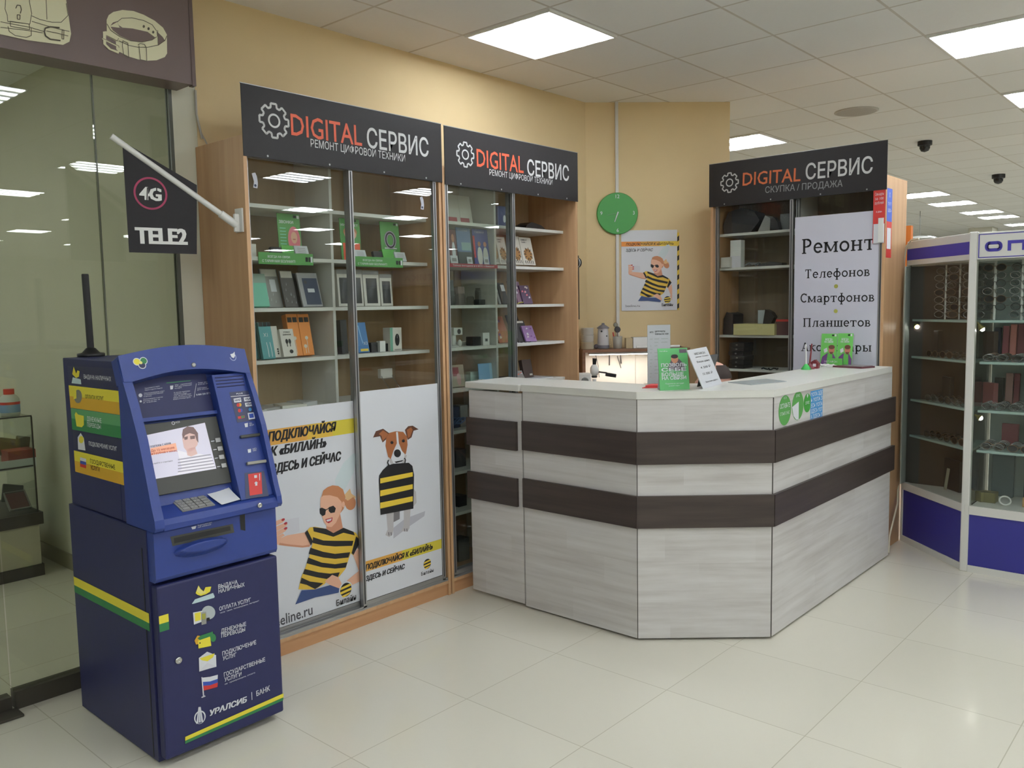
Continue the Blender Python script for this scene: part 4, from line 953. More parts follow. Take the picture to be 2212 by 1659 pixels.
# paper slip on the shelf and aerial on the roof
sl = MB(); c4 = [PK.at(*ZK(*c)) for c in ((855, 412), (1100, 318), (1295, 490), (1055, 560))]; bend = .010
n_ = 6; rows = []
for i in range(n_+1):
    t = i/n_; a = c4[0].lerp(c4[1], t); b = c4[3].lerp(c4[2], t); rows.append((a+SN*(.0085+bend*t*t), a.lerp(b, .5)+SN*(.0080+bend*.3*t*t), b+SN*(.0085)))
for i in range(n_):
    for j in range(2): sl.face([rows[i][j], rows[i][j+1], rows[i+1][j+1], rows[i+1][j]], paper, True)
sl.build('paper_slip', label='blank white paper slip lying beside the keypad of the cash machine', cat='paper')
p = PZ(1.462).at(197, 770); an = thing('aerial', 'black rod aerial on a round foot, standing on the cash machine', 'antenna', (p.x, p.y, 1.462))
FA_ = Fr((p.x, p.y, 1.462), (1, 0, 0), (0, 0, 1), (0, -1, 0))
MB().lathe(FA_, [(.050, 0), (.052, .003), (.052, .012), (.048, .014), (.034, .016), (.018, .034), (.014, .036)], black, 28).build('foot', an)
MB().lathe(Fr(FA_.o, FA_.u, (FA_.v-Vector((_r.x, _r.y, 0))*.012).normalized(), FA_.n), [(.0135, .034), (.0135, .33), (.012, .334)], mat('matt_black_rubber', (34, 34, 36), .7), 18).build('rod', an)
# ================================================================== goods in the cabinets
def place(side, xp, a, b, top, z):
    """frame, width and height of an upright thing whose front lies on a plane inside a cabinet"""
    P = PX(xp) if side == 'A' else PY(xp)
    p, q = P.at(a, (top+700)/2), P.at(b, (top+700)/2); t = P.at((a+b)/2, top)
    F = Fr((p.x, p.y, z), P.u, P.v, P.n); room = min([s for s in SHZ if s > z+.05] or [2.33])-.024-z
    return F, abs((q-p).dot(P.u)), min(room, max(.004, t.z-z))
def pack(name, label, cat, side, xp, a, b, top, z, dep, m, lean=0., deco=None, group=None, turn=0., bev=.0015):
    F, w, h = place(side, xp, a, b, top, z)
    if turn: F = F.turn(turn)
    if lean: F = Fr(F.o+Vector((0, 0, dep*math.sin(math.radians(lean))+.0006)), F.u, F.v, F.n).lean(lean)
    else: F.o.z += .0006
    mb = MB().box(F, 0, w, 0, h, -dep, 0, m)
    if deco: deco(mb, F, w, h)
    return mb.build(name, label=label, cat=cat, group=group, bevel=bev)
c_ = lambda n, rgb, r=.5: mat(n, rgb, r)
mint, teal2, orange = c_('mint_card', (120, 196, 172)), c_('teal_card', (80, 152, 158)), c_('orange_card', (222, 138, 62))
offw, greyc, dgrey, navy = c_('off_white_card', (212, 208, 200)), c_('grey_card', (150, 148, 146)), c_('charcoal_card', (58, 56, 58)), c_('navy_card', (52, 62, 88))
lgreen, bluec, skyc, beige = c_('light_green_print', (98, 180, 84)), c_('blue_card', (72, 122, 178)), c_('sky_blue_card', (140, 184, 224)), c_('beige_card', (206, 196, 140))
blackc, pink, purple, orangep = c_('black_card', (38, 36, 38), .35), c_('pink_print', (220, 118, 132)), c_('purple_print', (112, 70, 130)), c_('tomato_print', (226, 92, 58))
wine, tigr = c_('wine_card', (150, 70, 84)), c_('tiger_orange', (168, 124, 72))
XS = -3.56
# --- first cabinet, shelf with the green cards
def woman(hr, top):
    def f(mb, F, w, h):
        mb.rect(F, w*.42, w*.98, .0, h*.26, .0006, top); mb.disc(F, w*.68, h*.42, w*.27, .0006, hr, h*.30); mb.disc(F, w*.68, h*.47, w*.14, .0009, skin, h*.13)
        mb.disc(F, w*.56, h*.15, w*.10, .0009, skin, h*.05); mb.disc(F, w*.84, h*.14, w*.10, .0009, skin, h*.05); mb.rect(F, w*.62, w*.74, h*.425, h*.44, .0012, lips)
        mb.text(F, 'ЗВОНКИ', w*.07, h*.78, h*.06, .0006, paper, w*.62, 'l', .02)
        for k in range(6): mb.rect(F, w*.08, w*.34, h*(.66-.07*k), h*(.68-.07*k), .0006, mint)
        mb.rect(F, w*.70, w*.84, h*.91, h*.97, .0006, ink); mb.rect(F, w*.86, w*.96, h*.90, h*.97, .0006, paper)
    return f
pack('leaflet_card', 'green leaflet card of a pink-haired woman, leftmost card on the green shelf', 'card', 'A', XS, 606, 655, 453, 1.887, .004, green, 4, woman(pink, purple), 'green leaflet cards')
def inet(mb, F, w, h):
    mb.rect(F, w*.1, w*.95, .0, h*.42, .0006, orangep); mb.disc(F, w*.5, h*.62, w*.30, .0009, skin, h*.12); mb.disc(F, w*.5, h*.68, w*.34, .0006, hair, h*.13)
    mb.text(F, 'ИНТЕРНЕТ', w*.06, h*.82, h*.05, .0006, paper, w*.85, 'l', .02); mb.rect(F, w*.7, w*.84, h*.93, h*.98, .0006, ink)
pack('leaflet_card', 'green leaflet card with an orange figure, behind the middle door stile', 'card', 'A', XS, 740, 783, 469, 1.887, .004, green, 4, inet, 'green leaflet cards')
def zero(mb, F, w, h):
    mb.ribbon(F, arc(w*.5, h*.55, w*.24, h*.18, 0, 360, 28), w*.15, .0006, c_('print_lilac', (176, 160, 190))); mb.ribbon(F, arc(w*.5, h*.55, w*.24, h*.18, 0, 360, 28), w*.06, .0009, ink)
    mb.text(F, 'НА МТС', w*.5, h*.24, h*.05, .0006, paper, w*.5, 'c', .02); mb.rect(F, w*.18, w*.82, h*.33, h*.36, .0006, paper); mb.rect(F, w*.72, w*.84, h*.92, h*.97, .0006, ink); mb.rect(F, w*.87, w*.96, h*.91, h*.97, .0006, paper)
pack('leaflet_card', 'green leaflet card with a big zero, rightmost on the green shelf', 'card', 'A', XS, 827, 867, 474, 1.887, .004, green, 4, zero, 'green leaflet cards')
for i, (a, b, t, l) in enumerate(((615, 641, 533, 'green folded tariff card below the pink-haired woman card'), (832, 858, 541, 'green folded tariff card below the big zero card'))):
    pack('tariff_card', l, 'card', 'A', -3.545, a, b, t, 1.887, .03, lgreen, 18, None, 'folded tariff cards')
for i, (a, b, t, l) in enumerate(((643, 672, 532, 'white price card beside the pink-haired woman card'), (771, 796, 541, 'white price card in front of the orange-figure card'), (858, 881, 546, 'white price card at the right end of the green shelf'))):
    pack('price_card', l, 'card', 'A', -3.535, a, b, t, 1.887, .02, paper, 20, lambda mb, F, w, h: [mb.rect(F, w*.2, w*.8, h*(.3+.15*k), h*(.34+.15*k), .0006, greyc) for k in range(4)], 'white price cards')
for a, b, t, l in ((591, 616, 535, 'dark grey card left of the first green tariff card'), (812, 834, 544, 'dark card left of the second green tariff card')): pack('price_card', l, 'card', 'A', -3.55, a, b, t, 1.887, .02, dgrey, 15)
pack('box', 'pale box at the far left end of the green shelf', 'box', 'A', -3.52, 538, 557, 527, 1.887, .06, offw)
for a, b, t, bt, l in ((558, 676, 545, 571, 'long green shelf banner in the left bay of the first cabinet'), (766, 870, 556, 578, 'long green shelf banner in the right bay of the first cabinet')):
    P = PX(-3.486); p, q, r = P.at(a, t), P.at(b, t+4), P.at(a, bt); h = p.z-r.z
    F = Fr((-3.486, p.y, 1.887-h*.62), P.u, P.v, P.n); w = q.y-p.y
    mb = MB().box(F, 0, w, 0, h, -.0035, 0, green); mb.text(F, 'ВСЕГДА НА СВЯЗИ', w*.36, h*.56, h*.17, .0006, paper, w*.40, 'c', .02); mb.text(F, 'С ТАРИФАМИ БЕЗЛИМИТ!', w*.36, h*.18, h*.20, .0006, paper, w*.60, 'c', .02)
    mb.rect(F, w*.85, w*.90, h*.3, h*.7, .0006, ink); mb.rect(F, w*.91, w*.95, h*.3, h*.7, .0006, ink); mb.rect(F, w*.95, w*.985, h*.25, h*.75, .0006, paper)
    mb.build('shelf_banner', label=l, cat='banner', group='green shelf banners')
# --- second shelf: cases and boxes
pack('case_box', 'mint green slim box at the left end of the phone case shelf', 'box', 'A', XS, 546, 583, 592, 1.648, .03, mint, 14, lambda mb, F, w, h: mb.rect(F, 0, w, h*.72, h, .0006, c_('grey_green_card', (150, 172, 160))))
def bag(lab):
    def f(mb, F, w, h):
        mb.rect(F, w*.06, w*.94, h*.80, h*.98, .0006, offw)
        if lab: mb.rect(F, w*.45, w*.78, h*.40, h*.72, .0012, paper)
        for k in range(9):
            u, v = random.uniform(.1, .85)*w, random.uniform(.06, .7)*h; mb.flat(F, [(u, v), (u+w*.03, v+h*.02), (u+w*.05, v+h*.10)], .0010, paper)
    return f
pack('phone_case', 'grey phone case in a clear bag with a white label', 'phone case', 'A', XS-.03, 575, 612, 578, 1.648, .012, greyc, 16, bag(True), 'bagged phone cases')
pack('phone_case', 'dark phone case in a clear bag between the labelled bag and the navy case', 'phone case', 'A', XS, 617, 645, 582, 1.648, .010, c_('smoke_card', (86, 82, 82)), 16, bag(False), 'bagged phone cases')
pack('phone_case', 'charcoal phone case pack standing just left of the navy case', 'phone case', 'A', XS-.02, 640, 656, 588, 1.648, .010, dgrey, 16, None, 'bagged phone cases')
def navycase(mb, F, w, h):
    mb.rect(F, w*.2, w*.94, .01, h*.84, .0008, navy); mb.disc(F, w*.34, h*.72, w*.08, .0012, dgrey); mb.rect(F, w*.38, w*.72, h*.42, h*.53, .0012, paper)
pack('phone_case', 'navy phone case in a clear pack, rightmost in the left bay', 'phone case', 'A', XS+.03, 655, 698, 587, 1.648, .012, c_('clear_pack_grey', (160, 158, 160), .25), 17, navycase, 'bagged phone cases')
def phonebox(mb, F, w, h):
    mb.rect(F, w*.16, w*.84, h*.08, h*.78, .0008, blackc); mb.flat(F, [(w*.2, h*.3), (w*.6, h*.75), (w*.8, h*.75), (w*.4, h*.2)], .0012, c_('screen_sheen', (70, 70, 74), .2)); mb.rect(F, 0, w, h*.88, h, .0008, greyc)
for a, b, t, l in ((732, 757, 583, 'phone box partly behind the middle door stile'), (763, 786, 583, 'phone box just right of the middle door stile, with a hanger'), (788, 822, 585, 'phone box with a large black window in the right bay'), (824, 849, 593, 'narrow phone box, rightmost on its shelf')):
    pack('phone_box', l, 'box', 'A', XS, a, b, t, 1.648, .03, offw, 4, phonebox, 'boxed phones')
# --- third shelf
def tealbox(x1):
    def f(mb, F, w, h):
        mb.rect(F, 0, w, h*.88, h, .0006, ink)
        for k in range(3): mb.rect(F, w*(.04+.33*k), w*(.06+.33*k), h*.88, h, .0009, teal2)
        if x1: mb.text(F, 'X1', w*.30, h*.60, h*.10, .0006, paper, w*.34)
        for u in (.45, .72): mb.ribbon(F, [(w*u, h*.45), (w*(u+.04), h*.25), (w*(u+.03), h*.05)], w*.05, .0006, paper)
    return f
pack('cable_box', 'teal cable box half hidden at the left end of its shelf', 'box', 'A', XS, 551, 565, 694, 1.402, .02, teal2, 13, tealbox(False), 'teal cable boxes')
pack('cable_box', 'teal cable box marked X1 standing in front', 'box', 'A', XS+.05, 566, 593, 696, 1.402, .02, teal2, 13, tealbox(True), 'teal cable boxes')
pack('earphone_box', 'narrow white earphone box between teal and white boxes', 'box', 'A', XS+.01, 591, 606, 706, 1.402, .03, offw, 13, lambda mb, F, w, h: [mb.disc(F, w*.6, h*(.12+.07*k), w*.12, .0006, ink) for k in range(3)], 'white earphone boxes')
def earw(mb, F, w, h):
    mb.text(F, 'STEREO', w*.5, h*.86, h*.05, .0006, ink, w*.5, 'c', .02); mb.text(F, 'EARPHONE', w*.5, h*.77, h*.05, .0006, ink, w*.6, 'c', .02)
    for u in (.40, .62): mb.disc(F, w*u, h*.55, w*.10, .0006, ink, h*.09); mb.rect(F, w*(u-.03), w*(u+.03), h*.36, h*.5, .0006, ink)
    mb.disc(F, w*.62, h*.18, w*.14, .0006, ink, h*.07)
pack('earphone_box', 'white earphone box with black earbuds printed on it', 'box', 'A', XS+.03, 611, 640, 713, 1.402, .035, offw, 14, earw, 'white earphone boxes')
def oran(mb, F, w, h):
    for k in range(2): mb.rect(F, w*(.06+.46*k), w*(.46+.46*k), h*.80, h*.92, .0006, ink)
    for u, v in ((.5, .42), (.3, .22)): mb.disc(F, w*u, h*v, w*.14, .0006, offw, h*.045); mb.rect(F, w*(u-.02), w*(u+.02), .01, h*v, .0006, offw)
pack('cable_box', 'orange cable box with two black squares, left one of the pair', 'box', 'A', XS+.01, 628, 652, 680, 1.402, .04, orange, 12, oran, 'orange cable boxes')
pack('cable_box', 'orange cable box with two black squares, right one of the pair', 'box', 'A', XS+.01, 653, 677, 680, 1.402, .04, orange, 12, oran, 'orange cable boxes')
pack('box', 'black box standing behind the middle door stile', 'box', 'A', XS, 737, 751, 692, 1.402, .04, blackc, 4)
pack('cable_box', 'blue cable box marked X3 right of the middle door stile', 'box', 'A', XS+.02, 773, 797, 697, 1.402, .02, bluec, 12, lambda mb, F, w, h: (mb.text(F, 'X3', w*.55, h*.25, h*.10, .0006, paper, w*.36), mb.rect(F, w*.2, w*.9, h*.04, h*.12, .0006, yellow), mb.ribbon(F, [(w*.3, h*.9), (w*.42, h*.5), (w*.5, h*.3)], w*.08, .0006, skyc)))
pack('card', 'flat dark gadget beside the blue cable box', 'gadget', 'A', XS, 801, 819, 740, 1.402, .05, dgrey)
pack('box', 'small white cube left of the boxed mouse', 'box', 'A', XS+.02, 820, 832, 737, 1.402, .03, white)
pack('gadget', 'tiny black upright gadget between cube and boxed mouse', 'gadget', 'A', XS, 834, 840, 742, 1.402, .02, black)
def mouse(mb, F, w, h):
    mb.rect(F, 0, w*.22, 0, h, .0006, c_('jade_card', (112, 164, 144))); mb.disc(F, w*.6, h*.48, w*.20, .0006, ink, h*.26); mb.rect(F, w*.58, w*.62, h*.55, h*.7, .0009, greyc); mb.rect(F, w*.35, w*.9, h*.04, h*.08, .0006, greyc)
pack('mouse_box', 'white and green box with a black computer mouse', 'box', 'A', XS+.02, 842, 867, 708, 1.402, .06, offw, 0, mouse)
# --- lowest visible shelf
F, w, h = place('A', -3.6, 822, 862, 793, 1.157)
mb = MB(); mb.box(Fr(F.o, F.u, F.v, F.n), 0, w*.62, h*.62, h*.95, -.03, -.005, offw)
for u in (.05, .62): mb.tube([F(w*u, .002, .10), F(w*u, h*.60, 0), F(w*u, h*.9, -.02)], .0022, m_chrome, 6)
mb.tube([F(w*.05, .002, .10), F(w*.62, .002, .10)], .0022, m_chrome, 6); mb.tube([F(w*.05, h*.6, 0), F(w*.62, h*.6, 0)], .0022, m_chrome, 6)
mb.build('wire_stand', label='wire display stand holding a pale card, low in the right bay', cat='stand')
for i, (y0, wd, m, l) in enumerate(((2.10, .10, c_('pouch_white', (206, 206, 204)), 'white'), (2.19, .12, c_('pouch_grey', (176, 174, 172)), 'grey'), (2.29, .13, c_('pouch_pale', (216, 214, 206)), 'pale'), (2.41, .10, c_('pouch_silver', (190, 192, 194)), 'silver'))):
    F = Fr((-3.54, y0, 1.1576), (0, 1, 0), (-1, 0, 0), (0, 0, 1)).roll((-8, 10, -12, 6)[i])
    MB().prism(F, [(0, 0), (wd, .01), (wd*.96, .15), (.01, .14)], .0, .006+.004*i, m).build('flat_pouch', label=l+' flat accessory pouch lying above the woman poster, %s from the left' % ('first', 'second', 'third', 'fourth')[i], cat='pouch', group='flat pouches on the lowest shelf', bevel=.002)
# stickers on the first cabinet's glass
for P_, c, col, nm in ((PX(XF-.034-.006), (550, 390), d1l, 'dog-shaped'), (PX(XF-.004-.006), (911, 439), d1r, 'small')):
    o = P_.at(*c); mb = MB(); F = Fr(o+P_.n*.0008, P_.u, P_.v, P_.n); mb.flat(F, [(-.014, .030), (.004, .036), (.012, .02), (.016, -.01), (.012, -.034), (-.010, -.032), (-.004, -.005)], 0, c_('sticker_pale', (186, 188, 200))); mb.disc(F, .002, -.022, .006, .0004, navy); mb.build('sticker', col)
# --- second cabinet
def redfoot(mb, F, w, h): mb.rect(F, 0, w*.72, 0, h*.22, .0006, c_('print_crimson', (170, 56, 70)))
pack('showcard', 'grey-white card with a red foot, leftmost on the top shelf of the middle cabinet', 'card', 'A', -3.6, 970, 998, 405, 2.13, .01, offw, 10, redfoot, 'cards with red feet'); pack('showcard', 'grey-white card with a red foot, right one of the pair on the top shelf', 'card', 'A', -3.6, 998, 1024, 408, 2.13, .01, offw, 10, redfoot, 'cards with red feet')
pack('box', 'dark blue box on the top shelf beside the bay divider', 'box', 'A', -3.56, 1077, 1101, 446, 2.13, .08, c_('slate_blue_card', (84, 90, 130)), 0, lambda mb, F, w, h: mb.disc(F, w*.6, h*.4, w*.12, .0006, paper, h*.18))
F, w, h = place('A', -3.58, 1136, 1184, 481, 2.13); MB().prism(Fr(F.o+Vector((0, 0, .0006)), F.u, F.v, F.n), [(0, 0), (w, 0), (w*.72, h*.7), (w*.3, h), (w*.08, h*.6)], -.1, 0, blackc).build('black_bag', label='flat black bag on the open top shelf of the middle cabinet', cat='bag', bevel=.006)
pack('showcard', 'white and wine-red figure card, leftmost above the red shelf strip', 'card', 'A', -3.53, 975, 991, 495, 1.887, .004, c_('print_maroon', (120, 70, 74)), 6, lambda mb, F, w, h: (mb.disc(F, w*.55, h*.3, w*.24, .0006, paper, h*.34), mb.disc(F, w*.55, h*.75, w*.2, .0006, skin2, h*.12)), 'cards above the red strip')
def bl(mb, F, w, h): mb.text(F, 'ЧЕМ БОЛЬШЕ', w*.1, h*.90, h*.04, .0006, paper, w*.7); mb.rect(F, w*.3, w*.95, h*.38, h*.60, .0006, c_('print_grey_teal', (150, 176, 178))); mb.rect(F, 0, w, 0, h*.34, .0006, c_('print_dark_slate', (84, 88, 92)))
pack('showcard', 'blue-grey notice card in the middle above the red shelf strip', 'card', 'A', -3.53, 992, 1023, 490, 1.887, .004, c_('print_steel_blue', (110, 130, 168)), 6, bl, 'cards above the red strip')
def tw(mb, F, w, h):
    mb.rect(F, 0, w*.12, h*.2, h*.8, .0006, red); mb.text(F, 'ГОВОРИ И', w*.14, h*.88, h*.05, .0006, paper, w*.6)
    for u in (.38, .75): mb.disc(F, w*u, h*.24, w*.17, .0006, offw, h*.26); mb.disc(F, w*u, h*.58, w*.10, .0006, skin2, h*.07)
pack('showcard', 'blue card with two people in white, right above the red shelf strip', 'card', 'A', -3.53, 1027, 1060, 494, 1.887, .004, c_('print_royal', (64, 70, 140)), 6, tw, 'cards above the red strip')
for a, b, l in ((976, 992, 'left'), (1012, 1023, 'middle'), (1048, 1059, 'right')): pack('price_tag', 'white square price tag, %s one above the red shelf strip' % l, 'price tag', 'A', -3.52, a, b, 552 if l == 'left' else 555, 1.887, .004, paper, 10, lambda mb, F, w, h: mb.rect(F, w*.2, w*.8, h*.3, h*.7, .0006, greyc), 'white price tags')
P = PX(-3.486); p, q = P.at(971, 566), P.at(1075, 577); F = Fr((-3.486, p.y, 1.868), P.u, P.v, P.n); w = q.y-p.y
mb = MB().box(F, 0, w, 0, .022, -.003, 0, c_('print_crimson', (190, 52, 66))); mb.text(F, 'Только выгодные и к МТС + бонусы!', w*.06, .006, .010, .0006, paper, w*.86, 'l', .02); mb.build('shelf_banner', label='red shelf strip with white writing in the middle cabinet', cat='banner')
def tiger(k):
    def f(mb, F, w, h):
        r = random.Random(k)
        mb.text(F, 'COMPACT', w*.1, h*.88, h*.045, .0006, ink, w*.55, 'l', .03); mb.text(F, 'CASE 1', w*.14, h*.80, h*.045, .0006, ink, w*.4, 'l', .03)
        mb.disc(F, w*.52, h*.38, w*.34, .0006, tigr, h*.22)
        for j in range(10):
            a = 2*PI*j/10+r.random()*.3; u, v = w*.52+w*.27*math.cos(a), h*.38+h*.18*math.sin(a)
            mb.ribbon(F, [(u-w*.10*math.cos(a), v-h*.05*math.sin(a)), (u+w*.05*math.sin(a), v+.005), (u+w*.09*math.cos(a), v+h*.08*math.sin(a))], w*.055, .0010, ink if j % 2 else c_('print_umber', (96, 64, 44)))
        for j in range(5): u = w*(.15+.16*j); mb.ribbon(F, [(u, h*.16), (u+w*.05, h*.05)], w*.05, .0010, ink)
    return f
for i, (a, b, t, l) in enumerate(((1070, 1083, 500, 'first of four, half hidden by the divider'), (1082, 1101, 510, 'second of four, behind the glass'), (1110, 1133, 508, 'third of four, in the open bay'), (1133, 1158, 511, 'last of four, at the right'))):
    pack('tiger_card', 'white card pack with a printed tiger face, '+l, 'card pack', 'A', XS-.02+.006*i, a, b, t, 1.900, .006, offw, 14, tiger(i), 'tiger face packs')
    F, w, h = place('A', XS-.01, a+2, b+4, 560, 1.887); mb = MB().box(F, 0, w, 0.0004, .004, -.05, .03, m_clear).box(F, 0, w, .004, .012, .026, .03, m_clear); mb.build('card_stand', label='clear stand holding the tiger face pack, '+l, cat='stand', group='clear stands of the tiger packs')
# shelf with glassware on the left
for i, (a, b, t, l) in enumerate(((978, 992, 628, 'tall clear jar'), (994, 1010, 634, 'wide clear jar'), (1018, 1030, 640, 'low clear jar'), (1036, 1045, 622, 'slim clear jar'))):
    F, w, h = place('A', -3.6, a, b, t, 1.648); G = Fr(F(w/2, .0006, -.03), F.u, F.v, F.n)
    MB().lathe(G, [(w*.42, 0), (w*.5, .004), (w*.5, h*.85), (w*.4, h*.9), (w*.4, h), (w*.37, h), (w*.37, h*.9), (w*.46, h*.82), (w*.46, .006)], m_clear, 16).build('jar', label=l+' standing behind the closed glass of the middle cabinet', cat='jar', group='clear jars')
pack('box', 'grey box leaning at the left end of the jar shelf', 'box', 'A', -3.66, 972, 984, 606, 1.648, .04, c_('fog_grey', (120, 122, 122)), 6)
pack('box', 'pale pinkish box behind the clear jars', 'box', 'A', -3.68, 992, 1006, 620, 1.648, .04, c_('dusty_pink', (168, 150, 144)), 4)
pack('case', 'dark spectacle case lying at the right of the clear jars', 'case', 'A', -3.58, 1036, 1049, 647, 1.648, .05, dgrey, 0, None, None, 0, .004)
def art(c1, c2):
    def f(mb, F, w, h):
        for k in range(7):
            u, v = random.uniform(.05, .8)*w, random.uniform(.05, .85)*h; mb.flat(F, [(u, v), (u+w*.18, v+h*.03), (u+w*.14, v+h*.12), (u+w*.02, v+h*.08)], .0006+.0002*k, (c1, c2, paper)[k % 3])
    return f
for i, (a, b, t, m, l) in enumerate(((1079, 1087, 612, greyc, 'grey phone cover half behind the divider'), (1086, 1100, 609, blackc, 'black phone cover with a white tag, behind the glass'), (1110, 1122, 604, c_('rose_brown', (150, 116, 112)), 'rose-brown phone cover, first in the open bay'), (1120, 1134, 606, c_('mauve_card', (120, 96, 116)), 'mauve phone cover in the middle of the open bay'), (1132, 1152, 615, c_('plum_card', (84, 66, 90)), 'plum patterned phone cover in front, open bay'))):
    pack('phone_cover', l, 'phone cover', 'A', XS-.02+.012*i, a, b, t, 1.648, .012, m, 20, art(pink, offw) if i > 1 else (lambda mb, F, w, h: mb.rect(F, w*.4, w*.95, h*.6, h*.9, .0006, paper)), 'leaning phone covers')
F, w, h = place('A', -3.54, 1118, 1138, 647, 1.648); MB().tube([F(w*t/8, .004+.010*math.sin(PI*t/8), 0) for t in range(9)], .0035, c_('olive_yellow', (150, 146, 60)), 6).build('cable', label='olive-yellow cable lying on the open shelf of the middle cabinet', cat='cable')
# shelf with camera
F, w, h = place('A', -3.56, 978, 1000, 708, 1.402)
mb = MB(); mb.lathe(Fr(F(w*.35, .0006, -.03), F.u, F.v, F.n), [(w*.36, 0), (w*.36, .006), (w*.22, .012), (w*.20, h*.62)], white, 16); mb.box(F, w*.1, w*.95, h*.62, h, -.06, 0, white); mb.disc(F, w*.6, h*.8, w*.18, .0006, blackc)
mb.build('security_camera', label='white desk camera on a foot at the left of its shelf', cat='camera', bevel=.003)
F, w, h = place('A', -3.54, 989, 996, 734, 1.402); MB().ball(F(w/2, h/2+.0006, 0), w/2, w/2, h/2, white).build('knob', label='tiny white ball beside the white desk camera', cat='gadget')
pack('box', 'flat beige box behind the tiny white ball', 'box', 'A', -3.62, 998, 1022, 738, 1.402, .06, offw)
pack('speaker', 'small black cube speaker beside the white gadget box', 'speaker', 'A', -3.54, 1021, 1039, 727, 1.402, .06, blackc, 0, None, None, 0, .004)
pack('box', 'white gadget box with a grey square window', 'box', 'A', -3.54, 1043, 1057, 719, 1.402, .03, white, 0, lambda mb, F, w, h: (mb.rect(F, w*.28, w*.72, h*.28, h*.55, .0006, greyc), mb.rect(F, w*.35, w*.65, h*.34, h*.49, .0009, ink)))
for i, (a, b, t, m, l) in enumerate(((1078, 1103, 680, c_('print_rust', (170, 104, 78)), 'rust-coloured blister pack behind the glass'), (1112, 1136, 676, blackc, 'black case standing at the back of the open bay'), (1120, 1146, 690, dgrey, 'charcoal case pack in the open bay, middle'), (1137, 1160, 702, c_('print_violet', (150, 118, 168)), 'violet and white art case in front, open bay'))):
    pack('phone_cover', l, 'phone cover', 'A', XS-.04+.02*i, a, b, t, 1.402, .012, m, 24, art(purple, offw) if i in (0, 3) else (lambda mb, F, w, h: mb.rect(F, w*.1, w*.9, h*.88, h*.97, .0006, offw)), 'leaning cases on the camera shelf')
F, w, h = place('A', -3.52, 1115, 1145, 735, 1.402); mb = MB().box(Fr(F.o+Vector((0, 0, .0006)), F.u, F.v, F.n), -w*.3, w*1.1, 0, .002, -.10, .02, paper); mb.build('paper_sheet', label='white paper sheet under a black cable on the open shelf', cat='paper')
MB().tube([F(w*(.05+.9*t/10), .006+.0015*math.sin(t*2.), .012) for t in range(11)], .0028, black, 6).build('cable', label='short black cable lying on the white sheet', cat='cable')
# lowest shelf above the counter
pack('phone_box', 'beige phone box with a dark picture at the left of the lowest shelf', 'box', 'A', -3.56, 975, 1004, 790, 1.157, .03, c_('box_tan', (176, 164, 148)), 8, lambda mb, F, w, h: (mb.rect(F, w*.15, w*.6, h*.5, h*.9, .0006, wine), mb.disc(F, w*.55, h*.35, w*.16, .0009, c_('print_rose', (206, 160, 160)), h*.28)))
pack('folder', 'sky blue plastic folder behind the glass', 'folder', 'A', -3.53, 1035, 1068, 785, 1.157, .006, skyc, 6, lambda mb, F, w, h: mb.rect(F, w*.7, w*.98, h*.03, h*.98, .0006, c_('powder_blue', (176, 208, 232))))
pack('box', 'pale mint box left of the sky blue folder', 'box', 'A', -3.58, 1015, 1034, 803, 1.157, .04, c_('pale_mint', (184, 204, 196)))
pack('adapter', 'white adapter with a black ring in front of the blue folder', 'adapter', 'A', -3.52, 1032, 1045, 820, 1.157, .03, white, 0, lambda mb, F, w, h: mb.ring(F, w*.5, h*.5, w*.3, w*.12, .0006, ink, 14), None, 0, .003)
pack('brochure', 'brochure with a red and white cover leaning in the open lowest bay', 'brochure', 'A', -3.58, 1112, 1134, 800, 1.157, .006, c_('print_ash', (150, 146, 142)), 30, art(orangep, offw))
pack('box', 'dark upright gadget box at the back of the open lowest bay', 'box', 'A', -3.62, 1132, 1152, 778, 1.157, .03, c_('dark_brown_card', (74, 62, 58)), 12, lambda mb, F, w, h: mb.rect(F, w*.6, w*.9, h*.1, h*.2, .0006, offw))
pack('bag', 'dark bundle behind the glass at the lowest visible shelf', 'bag', 'A', -3.56, 1082, 1108, 815, 1.157, .08, c_('dark_wine_cloth', (66, 54, 56)), 0, None, None, 0, .008)
F = Fr((-3.50, 3.98, 1.1576), (0, 1, 0), (-1, 0, 0), (0, 0, 1)); MB().prism(F.roll(12), [(0, .06), (.16, .05), (.17, .22), (.02, .24)], 0, .006, dgrey).build('magazine', label='dark magazine lying flat in the open lowest bay', cat='magazine'); MB().prism(Fr(F(.20, .05, 0), F.u, F.v, F.n).roll(-6), [(0, 0), (.20, 0), (.20, .22), (0, .22)], 0, .003, paper).build('paper_sheet', label='white papers lying at the right of the open lowest bay', cat='paper')
# below the counter height, behind the glass
for z, its in ((.914, ((975, 990, 880, navy, 'navy'), (992, 1008, 876, greyc, 'grey'))), (.671, ((982, 1003, 972, dgrey, 'charcoal'),)), (.426, ((986, 1004, 1072, blackc, 'black'),)), (.0866, ((985, 1008, 1165, c_('slate_card', (66, 70, 72)), 'slate'),))):
    for a, b, t, m, nm in its: pack('box', '%s box low in the middle cabinet beside the counter gate' % nm, 'box', 'A', -3.58, a, b, t, z, .08, m)
F = FX(-3.54, 3.42, .914); MB().tube([F(.06+.05*math.cos(t*.7), .03+.018*math.sin(t*1.1)+.02, .02*math.sin(t*.45)) for t in range(30)], .004, c_('cable_blue', (90, 120, 170)), 6).build('cable', label='coiled blue cable low behind the glass of the middle cabinet', cat='cable')
